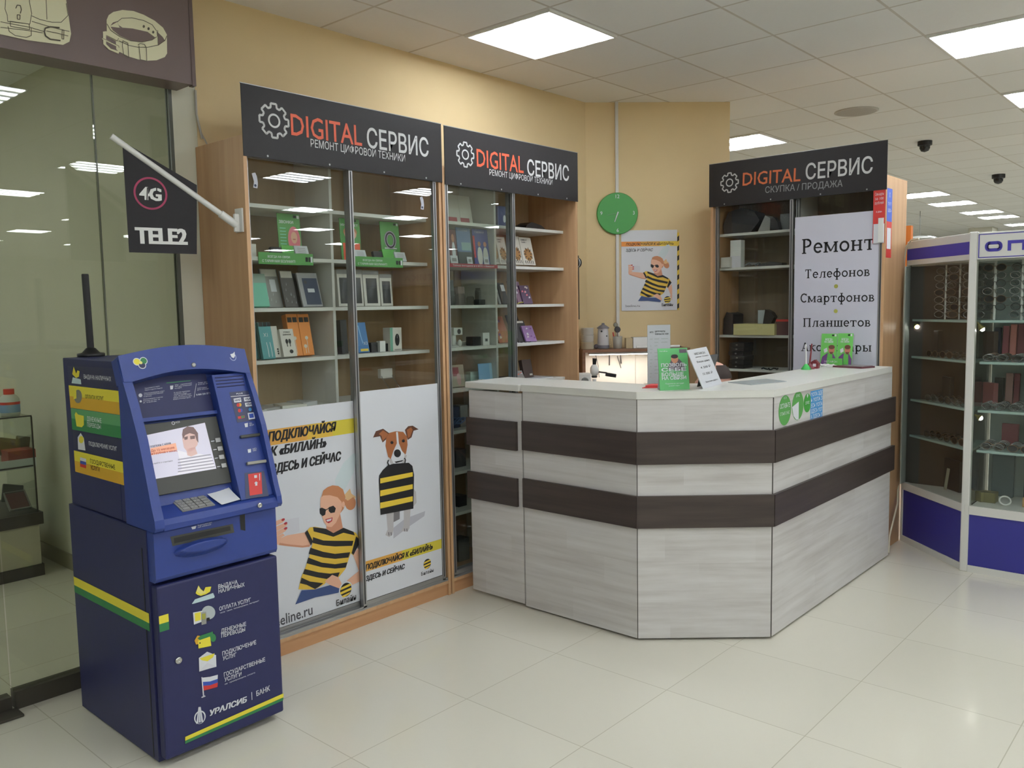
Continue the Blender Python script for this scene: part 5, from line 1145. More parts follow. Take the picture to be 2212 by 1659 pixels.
# --- third cabinet
YS = 5.64
F, w, h = place('B', YS, 1564, 1640, 448, 2.13)
mb = MB(); o = F(w*.5, .0006, -.08)
mb.prism(Fr(F(0, .0006, 0), F.u, F.v, F.n), [(0, 0), (w*.75, 0), (w, h*.45), (w*.85, h*.8), (w*.5, h), (w*.12, h*.9), (-w*.03, h*.4)], -.16, 0, c_('black_nylon', (44, 42, 46), .6)); mb.build('bag', label='black nylon bag slumped on the top shelf of the third cabinet', cat='bag', bevel=.02)
F, w, h = place('B', YS, 1636, 1700, 464, 2.13); mb = MB().prism(Fr(F(0, .0006, 0), F.u, F.v, F.n), [(0, 0), (w*.45, 0), (w*.42, h*.8), (w*.25, h)], -.12, 0, greyc); mb.build('box', label='slanting grey box beside the black nylon bag', cat='box')
F, w, h = place('B', YS-.02, 1662, 1682, 468, 2.13); MB().prism(Fr(F(0, .0006, 0), F.u, F.v, F.n), [(0, 0), (w, .004), (w*.8, h*.6), (w*.4, h), (w*.05, h*.7)], -.05, 0, blackc).build('pouch', label='shiny black pouch with a dangling strap on the top shelf', cat='pouch', bevel=.006)
pack('box', 'grey box at the right end of the top shelf in the third cabinet', 'box', 'B', YS+.05, 1684, 1704, 462, 2.13, .1, c_('fog_grey', (120, 122, 122)))
pack('box', 'small white box in front of the tall white box', 'box', 'B', 5.605, 1556, 1577, 556, 1.887, .06, offw)
pack('box', 'tall white box in the third cabinet', 'box', 'B', 5.63, 1577, 1600, 519, 1.887, .06, white, 0, lambda mb, F, w, h: mb.rect(F, 0, w, 0, h*.42, .0006, c_('print_lavender_white', (216, 214, 222))))
F, w, h = place('B', YS, 1604, 1690, 562, 1.887)
MB().tube([F(w*(.02+.3*abs(math.sin(t*.31))), .010+.02*abs(math.sin(t*.9)), -.05+.03*math.cos(t*.7)) for t in range(26)], .005, c_('clear_grey_cable', (120, 120, 122), .3), 6).build('cable', label='tangled grey cable right of the tall white box', cat='cable')
MB().prism(Fr(F(w*.38, .0006, 0), F.u, F.v, F.n), [(0, 0), (w*.6, 0), (w*.6, .018), (w*.3, .030), (.01, .016)], -.08, 0, dgrey).build('pouch', label='flat dark pouch at the right of the grey cable', cat='pouch', bevel=.004)
F, w, h = place('B', YS+.02, 1562, 1584, 674, 1.402); MB().prism(Fr(F(0, .0006, 0), F.u, F.v, F.n), [(0, 0), (w*.95, 0), (w, h*.9), (w*.35, h), (w*.06, h*.7)], -.16, 0, c_('black_nylon', (44, 42, 46), .6)).build('bag', label='black bag left of the beige carton', cat='bag', bevel=.015)
ct = pack('carton', 'beige flat carton in the third cabinet', 'carton', 'B', 5.605, 1584, 1673, 700, 1.402, .22, beige)
zt = max((ct.matrix_basis @ v.co).z for v in ct.data.vertices)
pack('box', 'small white tag box lying on the beige carton', 'box', 'B', 5.66, 1637, 1652, 670, zt, .05, c_('pale_blue_grey', (180, 188, 190)))
F, w, h = place('B', 5.64, 1648, 1672, 668, zt); MB().prism(Fr(F(0, .0006, 0), F.u, F.v, F.n), [(0, 0), (w*.7, 0), (w, h*.45), (w*.7, h*.8), (w*.2, h)], -.06, 0, blackc).build('pouch', label='shiny black wrapped pouch on top of the beige carton', cat='pouch', bevel=.006)
pack('box', 'dark red and grey box right of the beige carton', 'box', 'B', 5.64, 1676, 1703, 690, 1.402, .14, c_('dark_red_card', (92, 56, 58)), 0, lambda mb, F, w, h: mb.rect(F, 0, w, h*.86, h, .0006, red))
bh = (1.345-1.1576)/6
for k in range(6): pack('case', 'black hard case, %s of the stack of six in the third cabinet' % ('lowest', 'second', 'third', 'fourth', 'fifth', 'topmost')[k], 'case', 'B', 5.62+.004*(k % 2), 1571, 1605, 790, 1.1576+k*bh, .14, blackc, 0, lambda mb, F, w, h: None, 'stacked black hard cases') if False else \
    MB().box(FY(-2.885+.004*(k % 3), 5.625-.004*(k % 2), 1.1576+k*bh), 0, .115, .0006, bh-.0006, -.15, 0, blackc).box(FY(-2.885+.004*(k % 3), 5.625-.004*(k % 2), 1.1576+k*bh), .05, .065, bh*.35, bh*.7, 0, .003, silver).build('hard_case', label='black hard case with a silver clasp, %s of the stack of six' % ('lowest', 'second', 'third', 'fourth', 'fifth', 'topmost')[k], cat='case', group='stacked black hard cases', bevel=.003)
F = FY(-2.62, 5.62, 1.157); MB().tube([F(.12*t/12, .008+.006*math.sin(t*1.7), .02*math.cos(t)) for t in range(13)], .005, black, 6).build('cable', label='black cable lying at the right of the stacked hard cases', cat='cable')
# ================================================================== sign over the shop glass
m_brown = mat('brown_sign_film', (104, 88, 86), .4, vary=.04, vscale=1.5); cream = mat('cream_film', (220, 216, 184), .5); m_brown2 = mat('brown_sign_edge', (92, 76, 74), .45); line = mat('drawn_line', (84, 78, 66), .6)
sg = thing('shop_sign', 'brown sign box with a cream belt and bag drawn on it, above the shop glass', 'sign', (-3.72, .0, 2.654))
XG = -3.643
MB().wbox(XW+.012, XG, -2.6, 1.962, 2.654, CE-.02, m_brown).build('box', sg); MB().wbox(XG-.03, XG+.003, 1.962, 1.980, 2.650, CE-.02, m_brown2).build('end_trim', sg)
PG = PX(XG+.0015); pm = MB()
kk = [0]
ZB = lambda a, b: (a*.19892, b*.19884)
def bq(pts, m, up=1):
    kk[0] += up; pm.face([PG.at(*ZB(*c), .0002*kk[0]) for c in pts], m)
def bl_(pts, m=line, w=7):
    kk[0] += 1
    for q in _ribbon(pts, w): pm.face([PG.at(*ZB(*c), .0002*kk[0]) for c in q], m)
def elp(cx, cy, rx, ry, rot, a0=0, a1=360, n=36):
    c, s = math.cos(math.radians(rot)), math.sin(math.radians(rot))
    return [(cx+rx*math.cos(math.radians(a0+(a1-a0)*k/n))*c-ry*math.sin(math.radians(a0+(a1-a0)*k/n))*s, cy+rx*math.cos(math.radians(a0+(a1-a0)*k/n))*s+ry*math.sin(math.radians(a0+(a1-a0)*k/n))*c) for k in range(n+1)]
# belt: outer back band, inner hollow, front band, strap end, buckle
bq([(1158, 215), (1180, 165), (1230, 130), (1330, 108), (1450, 120), (1560, 160), (1680, 225), (1770, 300), (1812, 375), (1815, 580), (1790, 620), (1700, 655), (1590, 660), (1500, 645), (1400, 615), (1290, 560), (1200, 480), (1160, 400)], cream)
bq([(1195, 285), (1225, 245), (1275, 230), (1380, 225), (1560, 260), (1690, 330), (1765, 400), (1790, 440), (1715, 490), (1712, 400), (1640, 340), (1450, 310), (1300, 300), (1270, 240), (1200, 280)], m_brown)
bq([(1200, 290), (1280, 300), (1440, 310), (1620, 350), (1690, 410), (1640, 440), (1540, 458), (1420, 440), (1300, 390), (1225, 330)], m_brown)
bq([(1270, 240), (1320, 200), (1430, 195), (1560, 225), (1650, 270), (1700, 340), (1705, 400), (1690, 412), (1600, 345), (1450, 310), (1330, 300), (1290, 275)], cream)
for cx, cy in ((1560, 288), (1612, 312), (1662, 350)): kk[0] += 1; pm.face([PG.at(*ZB(cx+13*math.cos(t*PI/6), cy+16*math.sin(t*PI/6)), .0002*kk[0]) for t in range(12)], line)
bl_([(1160, 260), (1200, 330), (1300, 400), (1420, 445), (1540, 458), (1650, 435), (1700, 400)]); bl_([(1290, 445), (1400, 495), (1500, 515), (1600, 515), (1720, 490), (1790, 440), (1810, 390)]); bl_([(1710, 330), (1715, 490)]); bl_([(1270, 240), (1320, 200), (1430, 195), (1560, 225), (1650, 270), (1700, 340)])
bq([(1115, 345), (1150, 340), (1285, 415), (1270, 445), (1165, 385), (1150, 480), (1200, 530), (1295, 560), (1285, 585), (1180, 540), (1120, 480)], cream); bq([(1150, 390), (1255, 450), (1260, 545), (1200, 525), (1150, 475)], m_brown); bq([(1100, 410), (1120, 415), (1285, 500), (1290, 520), (1110, 430)], cream)
bl_([(1100, 412), (1285, 500), (1290, 520)], line, 5); bl_([(1150, 385), (1270, 445), (1285, 415)], line, 5); bl_([(1330, 445), (1325, 500), (1340, 600), (1395, 630), (1385, 470), (1330, 445)]); bl_([(1495, 490), (1520, 475), (1565, 485), (1585, 520), (1590, 660)]); bl_([(1505, 500), (1520, 650), (1590, 665)])
# bag
bq([(-60, 360), (0, 375), (300, 440), (680, 490), (750, 455), (768, 370), (740, 170), (710, -30), (300, -120), (-60, -120)], cream)
bl_([(60, -40), (50, 100), (75, 170), (80, 235), (320, 265), (340, 150), (315, 20), (318, -40)]); bl_([(340, 175), (430, 215), (560, 245), (660, 245), (735, 170), (715, 40)]); bl_([(495, -20), (505, 215)]); bl_([(340, 235), (560, 300), (750, 345)]); bl_([(0, 240), (320, 300), (470, 345)]); bl_([(0, 300), (300, 335), (460, 360)])
bl_([(80, 240), (105, 235), (310, 265), (318, 325), (110, 290), (105, 240)]); bl_([(80, 290), (95, 345), (160, 390), (280, 410), (335, 390), (335, 310)]); bl_([(640, 305), (540, 295), (485, 310), (475, 350), (490, 395), (540, 430), (650, 445)], line, 16); bl_([(500, 340), (640, 370), (735, 395)]); bl_([(668, 330), (688, 335), (686, 430), (666, 425), (668, 330)])
bl_([(165, 95), (180, 60), (215, 65), (225, 110), (215, 150)], line, 10); bl_([(180, 165), (212, 168), (210, 215), (182, 212), (180, 165)], line, 8)
pm.build('drawing', sg, label='cream drawings of a belt and a buckled bag')
# cable down to the cabinet
p0, p1 = PX(XW+.008).at(422, 195), PX(XW+.008).at(437, 300)
MB().tube([p0, p0.lerp(p1, .5)+Vector((0, -.012, 0)), p1], .006, mat('grey_cable', (170, 166, 158), .5), 6).tube([p1+Vector((0, -.006, .03)), p1+Vector((.02, .02, -.04))], .004, mat('grey_cable', (170, 166, 158), .5), 6).build('cable', label='grey cable hanging from the brown sign down to the first cabinet', cat='cable')
# ================================================================== flag on the cabinet side
fl = thing('flag', 'black flag with white lettering on a slanting white pole, fixed to the first cabinet', 'flag', (-3.43, 2.03, 1.95))
PF = PY(2.040)
mw = mat('white_painted_metal', (222, 222, 220), .35)
a, b = PF.at(508, 450), PF.at(526, 500)
MB().wbox(a.x, b.x, 2.036, 2.0445, PF.at(517, 502).z, PF.at(517, 450).z, mw).build('bracket_plate', fl, bevel=.002)
e0 = Vector(PF.at(518, 487)); e0.y = 2.025
e1 = PX(-3.52).at(240, 294)
MB().tube([e0, e0.lerp(e1, .14)], .017, mw, 14).build('socket', fl); MB().tube([e0.lerp(e1, .06), e1], .0125, mw, 14).build('pole', fl)
MB().wbox(e0.x-.008, e0.x+.008, 2.012, 2.036, e0.z-.03, e0.z+.05, mw).build('bracket_web', fl, bevel=.004)
q1, q2 = e0.lerp(e1, .335), e0.lerp(e1, .925)
dirp = (e1-e0).normalized()
nn = dirp.cross(Vector((0, 0, 1))).normalized()
if nn.x < 0: nn = -nn
PFl = PL(nn, q1)
c1, c2, c3, c4 = PFl.at(425, 400), PFl.at(264, 305), PFl.at(279, 545), PFl.at(425, 549)
Ff = Fr(PFl.p, PFl.u, PFl.v, PFl.n)
fb = MB(); pts = [c1, c2, c3, c4]
def uvp(p): d = p-Ff.o; return d.dot(Ff.u), d.dot(Ff.v)
fm = mat('black_flag_cloth', (38, 36, 40), .8, vary=.05, vscale=60)
fb.prism(Ff, [uvp(p) for p in pts], -.0015, .0015, fm); cloth = fb.build('flag_cloth', fl)
ft = MB(); u, v = uvp(PFl.at(325, 418)); r = (uvp(PFl.at(361, 418))[0]-uvp(PFl.at(289, 418))[0])/2
ft.ring(Ff, u, v, r*.95, r*.12, .0025, mat('flag_crimson', (160, 58, 92), .7), 40)
ft.textpx(PFl, '4G', (302, 430), (348, 434), (302, 404), mw, .0025, .045); ft.textpx(PFl, 'TELE2', (294, 525), (404, 528), (294, 492), mw, .0025, .05)
for px in ((318, 405, 317, 435), (338, 405, 338, 418)): ft.face([PFl.at(px[0]-1.2, px[1], .003), PFl.at(px[0]+1.2, px[1], .003), PFl.at(px[2]+1.2, px[3], .003), PFl.at(px[2]-1.2, px[3], .003)], fm)
ft.build('lettering', cloth, label='white lettering and a crimson ring')
# ================================================================== clock, poster and trunking on the diagonal wall
NB = Vector((1, -1, 0)).normalized(); PB0 = PL(NB, (XW, 5.135, 0))
def onB(off): return PL(NB, PB0.p+NB*off)
Pc = onB(.03); cc = (Pc.at(1292, 461)+Pc.at(1376, 461))/2
FB0 = Fr(cc, Pc.u, Pc.v, Pc.n); clk = thing('wall_clock', 'round green wall clock with white figures above the poster', 'clock', cc)
cg = mat('clock_green', (62, 146, 66), .4)
MB().lathe(Fr(cc, Pc.u, -Pc.n, Pc.v), [(.150, 0), (.154, .004), (.154, .026)], cg, 48).build('clock_face', clk)
nm_ = MB()
for t, u, v in (('12', 0, .112), ('3', .122, -.010), ('6', 0, -.137), ('9', -.122, -.010)): nm_.text(FB0, t, u, v, .026, .0012, paper, None, 'c', .0)
nm_.build('numeral', clk, label='white figures')
for ang, L_, w_, l_, mt in ((262-0, .082, .003, 'hour_hand', c_('hand_dark_green', (92, 150, 92))), (200, .066, .004, 'minute_hand', paper)):
    a_ = math.radians(90-ang); d = Vector((math.cos(a_), math.sin(a_)))
    MB().prism(FB0, [(-d.y*w_-d.x*.012, d.x*w_-d.y*.012), (d.y*w_-d.x*.012, -d.x*w_-d.y*.012), (d.x*L_+d.y*w_*.6, d.y*L_-d.x*w_*.6), (d.x*L_-d.y*w_*.6, d.y*L_+d.x*w_*.6)], .004, .006, mt).build(l_, clk)
tr_ = mat('white_trunking', (206, 204, 198), .5)
PT = onB(0); t0 = PT.at(1331, 225); MB().box(Fr((t0.x, t0.y, 0), PT.u, PT.v, PT.n), -.011, .011, 1.30, CE, 0, .022, tr_).build('cable_trunking', label='white vertical cable trunking running behind the green clock', cat='trunking')
Pp = onB(.006); pa, pb, pc_, pd = Pp.at(1344, 498), Pp.at(1467, 496), Pp.at(1343, 672), Pp.at(1467, 669)
Fp = Fr((pc_.x, pc_.y, (pc_.z+pd.z)/2), Pp.u, Pp.v, Pp.n); pw = (pd-pc_).dot(Pp.u); ph_ = pa.z-pc_.z
wp = MB().box(Fp, 0, pw*.965, 0, ph_, -.004, 0, paper)
wp.box(Fp, pw*.967, pw, 0, ph_*.965, -.004, 0, yellow)
for k in range(8): wp.flat(Fp, [(pw*.968, ph_*(.01+.12*k)), (pw*.999, ph_*(.03+.12*k)), (pw*.999, ph_*(.09+.12*k)), (pw*.968, ph_*(.07+.12*k))], .0006, ink)
ZW = lambda a, b: (1230+a*.27734, 400+b*.27726)
zt_, zb_ = Pp.at(*ZW(620, 438)).z-Fp.o.z, Pp.at(*ZW(620, 476)).z-Fp.o.z
wp.rect(Fp, 0, pw*.33, zb_, zt_, .0006, c_('print_tangerine', (222, 140, 62))); wp.rect(Fp, pw*.33, pw*.66, zb_, zt_, .0006, ochre); wp.rect(Fp, pw*.66, pw*.965, zb_, zt_, .0006, yellow)
girl(wp, lambda a, b, o: Pp.at(*ZW(392+a*.67, 600+.55*(b+(a-430)*(.13+.00015*b)-720)), o), .0008)
wp.textpx(Pp, 'ПОДКЛЮЧАЙСЯ К «БИЛАЙН»', ZW(440, 470), ZW(812, 464), ZW(440, 452), ink, .0012, .02, .25); wp.textpx(Pp, 'ЗДЕСЬ И СЕЙЧАС', ZW(440, 518), ZW(650, 514), ZW(440, 498), ink, .0012, .02, .25)
wp.textpx(Pp, 'beeline.ru', ZW(438, 950), ZW(548, 948), ZW(438, 932), c_('print_dark_grey', (70, 70, 76)), .0012); wp.textpx(Pp, 'Билайн', ZW(718, 942), ZW(805, 940), ZW(718, 922), ink, .0056, .01)
q = Pp.at(*ZW(762, 892))-Fp.o; bee_logo(wp, Fp, q.dot(Pp.u), q.z, .026, .0056)
wp.build('poster', label='white laminated poster of a woman taking a selfie, on the diagonal wall under the clock', cat='poster')
# things at the right edge of the middle cabinet, on the tan wall
PA = PX(XW+.012); pa, pb = PA.at(1240, 560), PA.at(1252, 690)
MB().wbox(XW, XW+.012, 4.62, pb.y, pb.z, PA.at(1250, 552).z, blackc).wbox(XW+.012, XW+.013, 4.64, pb.y-.02, pb.z+.02, PA.at(1250, 556).z-.02, bluec).wbox(XW+.013, XW+.0135, 4.66, pb.y-.03, pb.z+.03, pb.z+.09, paper).build('framed_poster', label='black-framed blue poster on the tan wall, mostly hidden by the middle cabinet', cat='poster')
hpz = PX(-3.42).at(1254, 568)
hpn = thing('headphones', 'black round headphones with a white band hanging at the right side of the middle cabinet', 'headphones', (hpz.x, 4.50, hpz.z-.05))
Fh = Fr((hpz.x, 4.4805, hpz.z), (1, 0, 0), (0, 1, 0), (0, 0, 1))
MB().lathe(Fh, [(.028, 0), (.038, .004), (.038, .014), (.030, .018)], black, 22).build('ear_cup', hpn); MB().lathe(Fh, [(.034, .018), (.036, .022), (.034, .026)], white, 22).build('band', hpn); MB().lathe(Fh, [(.028, .026), (.036, .030), (.034, .042), (.022, .048)], black, 22).build('ear_cup', hpn)
MB().wbox(XW, XW+.03, 4.53, 4.55, 1.9, 2.52, tr_).build('cable_trunking', label='white upright trunking at the right edge of the middle cabinet', cat='trunking')
# ================================================================== workbench hutch against the diagonal wall
PH1 = onB(.26); Fu = PH1.u; hl = PH1.at(1258, 752); hr = PH1.at(1490, 748)
zt = 1.312
FH_ = Fr((hl.x, hl.y, 0), PH1.u, PH1.v, PH1.n); WH = (hr-hl).dot(PH1.u)
wbn = thing('workbench', 'brown repair bench with a lit hutch, against the diagonal wall behind the counter', 'workbench', FH_(WH/2, 0, -.1))
MB().box(FH_, 0, WH, .73, .755, -.235, .38, m_hutch).build('bench_top', wbn)
for u in (.0, WH-.022): MB().box(FH_, u, u+.022, 0, .73, -.235, .36, m_hutch).build('side_panel', wbn)
for u in (.0, WH-.022): MB().box(FH_, u, u+.022, .755, zt-.02, -.235, 0, m_hutch).build('hutch_side', wbn)
MB().box(FH_, 0, WH, zt-.02, zt, -.235, .01, m_hutch).build('hutch_top', wbn)
m_hback = mat('white_hutch_back', (226, 222, 214), .7)
MB().box(FH_, .022, WH*.55, .755, zt-.02, -.235, -.228, m_hback).build('back_panel', wbn); MB().box(FH_, WH*.553, WH-.022, .755, zt-.02, -.235, -.228, m_hback).build('back_panel', wbn)
lampm = mat('lit_bench_tube', (255, 246, 230), emis=26.)
bl2 = thing('bench_lamp', 'white tube lamp under the hutch top of the repair bench', 'lamp', FH_(.42, zt-.06, -.04))
MB().box(FH_, .05, .60, zt-.036, zt-.0205, -.075, -.01, mw).build('housing', bl2, bevel=.003); MB().box(FH_, .06, .59, zt-.040, zt-.036, -.068, -.017, lampm).build('tube', bl2)
MB().tube([FH_(.40, zt+.012, -.012), FH_(.72, zt+.012, -.012)], .011, mw, 10).build('tube_lamp', label='white lamp tube lying on top of the hutch', cat='lamp')
# on the hutch
def onH(px): P = PL(PH1.n, PH1.p-PH1.n*.11); return P, P.at(px, 745)
def jar(px, w, name, label, cat, prof, m, group=None, z=zt):
    P, p = onH(px); F = Fr((p.x, p.y, z+.0006), PH1.u, PH1.v, PH1.n); return MB().lathe(F, prof, m, 20).build(name, label=label, cat=cat, group=group)
for k, (r, nm2) in enumerate(((.048, 'lowest'), (.047, 'middle'), (.046, 'topmost'))):
    jar(1269, 0, 'tub', 'white plastic tub, %s of the stack on the hutch' % nm2, 'tub', [(r*.92, 0), (r, .004), (r, .044), (r*1.03, .046), (r*1.03, .0515)], c_('white_tub', (206, 202, 192)) if k else c_('cream_tub', (206, 196, 172)), 'stacked white tubs', zt+.0525*k)
P, p = onH(1303); F = Fr((p.x, p.y, zt+.0006), PH1.u, PH1.v, PH1.n); can = thing('lantern_bottle', 'white bottle shaped like a little tower with a peaked cap, on the hutch', 'bottle', F.o)
MB().lathe(F, [(.030, 0), (.040, .004), (.044, .012), (.040, .12), (.036, .15)], c_('bottle_white', (206, 204, 206)), 20).build('body', can); MB().lathe(F, [(.046, .150), (.046, .156), (.024, .172), (.012, .178), (.010, .19)], c_('cap_grey', (110, 108, 116)), 20).build('cap', can)
MB().lathe(F, [(.045, .004), (.047, .02), (.043, .028)], c_('cap_grey', (110, 108, 116)), 20).build('foot_band', can); sp_ = MB(); sp_.disc(Fr(F(-.018, .13, .039), F.u, F.v, F.n), 0, 0, .007, 0, ink); sp_.build('spot', can); MB().disc(Fr(F(.020, .095, .040), F.u, F.v, F.n), 0, 0, .005, 0, ink).build('spot', can)
P, p = onH(1334); F = Fr((p.x, p.y, zt+.0006), PH1.u, PH1.v, PH1.n); tc = thing('tool_cup', 'grey tool cup with a red pointer and a loupe, on the hutch', 'cup', F.o)
MB().lathe(F, [(.030, 0), (.032, .003), (.036, .09), (.033, .09), (.030, .006)], c_('cup_grey', (150, 146, 136)), 18).build('cup', tc); MB().tube([F(-.012, .01, 0), F(-.034, .12, 0)], .008, red, 8, r1=.004).build('pointer', tc); MB().lathe(Fr(F(.0, .14, 0), F.u, F.n, F.v), [(.020, -.008), (.024, 0), (.020, .008)], c_('loupe_dark', (60, 58, 62), .3), 18).build('loupe', tc); MB().lathe(Fr(F(-.014, .175, 0), F.u, F.n, F.v), [(.014, -.008), (.018, 0), (.014, .008)], m_chrome, 18).build('loupe', tc); MB().tube([F(.004, .01, 0), F(0, .13, 0)], .004, m_chrome, 6).build('handle', tc)
P, p = onH(1288); MB().ball((p.x, p.y, zt+.018), .018, .018, .018, c_('dark_ball', (96, 86, 92))).build('ball', label='dark little ball between tubs and tower bottle on the hutch', cat='ball')
P, p = onH(1318); F = Fr((p.x, p.y, zt+.0006), PH1.u, PH1.v, PH1.n); MB().lathe(F, [(.012, 0), (.012, .05), (.006, .056), (.007, .075)], m_clear, 12).build('vial', label='small clear vial beside the tower bottle', cat='bottle')
P, p = onH(1352); q = onH(1366)[1]; w = (q-p).dot(PH1.u); MB().box(Fr((p.x, p.y, zt+.0006), PH1.u, PH1.v, PH1.n), 0, w, 0, .075, -.05, .01, c_('kraft_card', (186, 168, 132))).build('box', label='kraft coloured box on the hutch, left of the white box', cat='box')
p = q; q = onH(1402)[1]; w = (q-p).dot(PH1.u); MB().box(Fr((p.x, p.y, zt+.0006), PH1.u, PH1.v, PH1.n), .004, w, 0, .080, -.07, .02, white).build('box', label='white long box on the hutch behind the price sheet', cat='box')
P, p = onH(1462); MB().tube([Fr((p.x, p.y, zt+.006), PH1.u, PH1.v, PH1.n)(.03*math.cos(t*.6), .002*math.sin(t), .02*math.sin(t*.6)) for t in range(11)], .004, black, 6).build('cable', label='loop of black cable on the right end of the hutch', cat='cable')
# tools in front of the lit back
Pk = PL(PH1.n, PH1.p-PH1.n*.223)
def hang(name, label, px, m, r, r1=None): pts = [Pk.at(*c)+PH1.n*.008 for c in px]; return MB().tube(pts, r, m, 6, r1=r1).build(name, label=label, cat='tool', group='tools hung on the hutch back')
hang('tweezers', 'straight dark tweezers hung in the middle of the lit back', [(1316, 767), (1316, 789)], dgrey, .004); hang('screwdriver', 'thin screwdriver hung slanting on the lit back', [(1333, 769), (1341, 795)], dgrey, .0025); hang('screwdriver', 'upright screwdriver with a dark tip on the lit back', [(1340, 766), (1341, 785)], dgrey, .0025, .006)
hang('wire', 'long thin wire hung at the left of the lit back', [(1287, 768), (1292, 790), (1294, 815)], dgrey, .0018)
Pm = onB(.45); zb = .7555
def mic(px, py): return Pm.at(px, py)
ms_ = thing('microscope', 'white bench microscope with a dark eyepiece and side arm, in front of the lit hutch', 'microscope', (mic(1283, 805).x, mic(1283, 805).y, zb))
b0 = mic(1284, 812); G = Fr((b0.x, b0.y, zb), PH1.u, PH1.v, PH1.n)
zc = mic(1283, 800).z-zb
MB().lathe(G, [(.055, 0.0005), (.055, .015), (.018, .022), (.014, zc-.06)], white, 22).build('stand', ms_); MB().ball(G(0, zc, 0), .032, .032, .045, white).build('head', ms_); MB().tube([G(.0, zc+.04, 0), G(.003, zc+.085, .0)], .012, black, 12, r1=.016).build('eyepiece', ms_)
MB().tube([G(.02, zc-.01, 0), G(.09, zc-.02, 0)], .006, black, 8).build('arm', ms_); MB().box(Fr(G(.08, zc-.03, 0), G.u, G.v, G.n).roll(-10), 0, .075, -.012, .014, -.015, .015, black).build('side_camera', ms_, bevel=.003); MB().lathe(Fr(G(-.0, zc-.052, 0), G.u, G.v, G.n), [(.018, 0), (.022, .01), (.012, .02)], black, 16).build('objective', ms_)
g0 = mic(1266, 815); G = Fr((g0.x, g0.y, zb), PH1.u, PH1.v, PH1.n); hh = mic(1266, 806).z-zb
pb_ = thing('power_supply', 'pale instrument box with a round dial at the left of the bench', 'instrument', G.o); MB().box(G, -.065, .03, .0006, hh, -.06, .05, white).build('case', pb_, bevel=.004); MB().lathe(Fr(G(-.015, hh-.05, .05), G.u, G.n, G.v), [(.026, 0), (.026, .004), (.020, .006)], c_('dial_grey', (120, 124, 122)), 20).build('dial', pb_)
# ================================================================== things on the counter
zc0 = CT+.0006
PZt = PZ(CT)
def stand_at(pL, pR): a, b = PZt.at(*pL), PZt.at(*pR); U = (b-a); w = U.length; U.normalize(); return Fr((a.x, a.y, zc0), U, (0, 0, 1), U.cross(Vector((0, 0, 1)))), w
F, w = stand_at((1426, 844), (1490, 841)); P = PL(F.n, F.o); h = P.at(1452, 752).z-zc0
def gf(mb, F, w, h):
    gd = c_('print_grey_dark', (96, 84, 96)); mb.text(F, 'МегаФон', w*.06, h*.92, h*.025, .0006, pr_grey, w*.26)
    mb.rect(F, w*.72, w*.97, h*.88, h*.97, .0006, gd)
    for s in (-1, 1): mb.ring(F, w*(.55+.05*s), h*.80, w*.05, w*.025, .0006, gd, 16)
    mb.flat(F, [(w*.36, h*.62), (w*.44, h*.74), (w*.55, h*.76), (w*.70, h*.74), (w*.86, h*.60), (w*.90, h*.44), (w*.3, h*.50)], .0006, gd)
    mb.disc(F, w*.55, h*.74, w*.12, .0009, skin2, h*.10); mb.disc(F, w*.55, h*.80, w*.12, .0012, c_('print_hair_dark', (56, 44, 48)), h*.05)
    for k, (a, b, t) in enumerate(((.58, .92, 'ПОЗВОЛЬ'), (.47, .90, 'СЕБЕ'), (.36, .80, 'БОЛЬШЕ'), (.27, .88, 'НА СВЯЗИ'))): mb.text(F, t, w*.08, h*(a-.02), h*.075, .0016, paper, w*(b-.06), 'l', .03)
    mb.text(F, 'Подключи сегодня', w*.5, h*.14, h*.03, .0006, pr_grey, w*.62, 'c'); mb.text(F, 'новый тариф', w*.5, h*.09, h*.025, .0006, pr_grey, w*.4, 'c')
L_ = F.lean(8); fs = thing('flyer_stand', 'green advert card standing upright on the counter top corner', 'flyer', F.o)
mb = MB().box(L_, 0, w, 0, h, -.003, 0, c_('counter_flyer_green', (92, 172, 104))); gf(mb, L_, w, h); mb.build('card', fs); MB().box(Fr(F(0, 0, -h*.30), F.u, F.v, F.n).lean(-10), w*.1, w*.9, 0.001, h*.8, -.003, 0, paper).build('back_leg', fs)
# slanting price list: its lower right corner on the counter, the sheet tilted sideways
a, b = PZt.at(1519, 840), PZt.at(1560, 829)
F, w = stand_at((1519, 840), (1560, 829)); P = PL(F.n, F.o); tl, tr2 = P.at(1484, 757), P.at(1526, 749)
ps2 = thing('price_list', 'white price list board leaning sideways on the counter', 'sign', F.o)
Uv = (tr2-tl).normalized(); Vv = (tl-a).normalized()
Fz = Fr(F.o, (b-a).normalized(), Vv, F.n); hh = (tl-a).length
mb = MB(); quad = [F.o, Vector((b.x, b.y, zc0)), tr2, tl]; nn2 = F.n*.004
mb._add([p-nn2 for p in quad]+[p for p in quad], [(0, 3, 2, 1), (4, 5, 6, 7), (0, 1, 5, 4), (1, 2, 6, 5), (2, 3, 7, 6), (3, 0, 4, 7)], paper)
for t, v, u, sz in (('МЕГАФОН', .86, .5, .05), ('ремонт техники', .79, .55, .03), ('Ваша цена', .66, .52, .045), ('4 300 ₽', .50, .52, .055), ('10 500 ₽', .33, .5, .06), ('Выкупаем дорого', .13, .55, .04)): mb.text(Fz, t, w*u, hh*v, hh*sz, .0008, c_('print_mid_dark', (96, 98, 100)), w*(.62 if sz < .05 else .5), 'c', .01)
mb.build('sheet', ps2); MB().box(Fr(F(.0, 0, -.05), F.u, F.v, F.n).lean(-14), w*.2, w*.9, .002, .16, -.003, 0, blackc).build('back_leg', ps2)
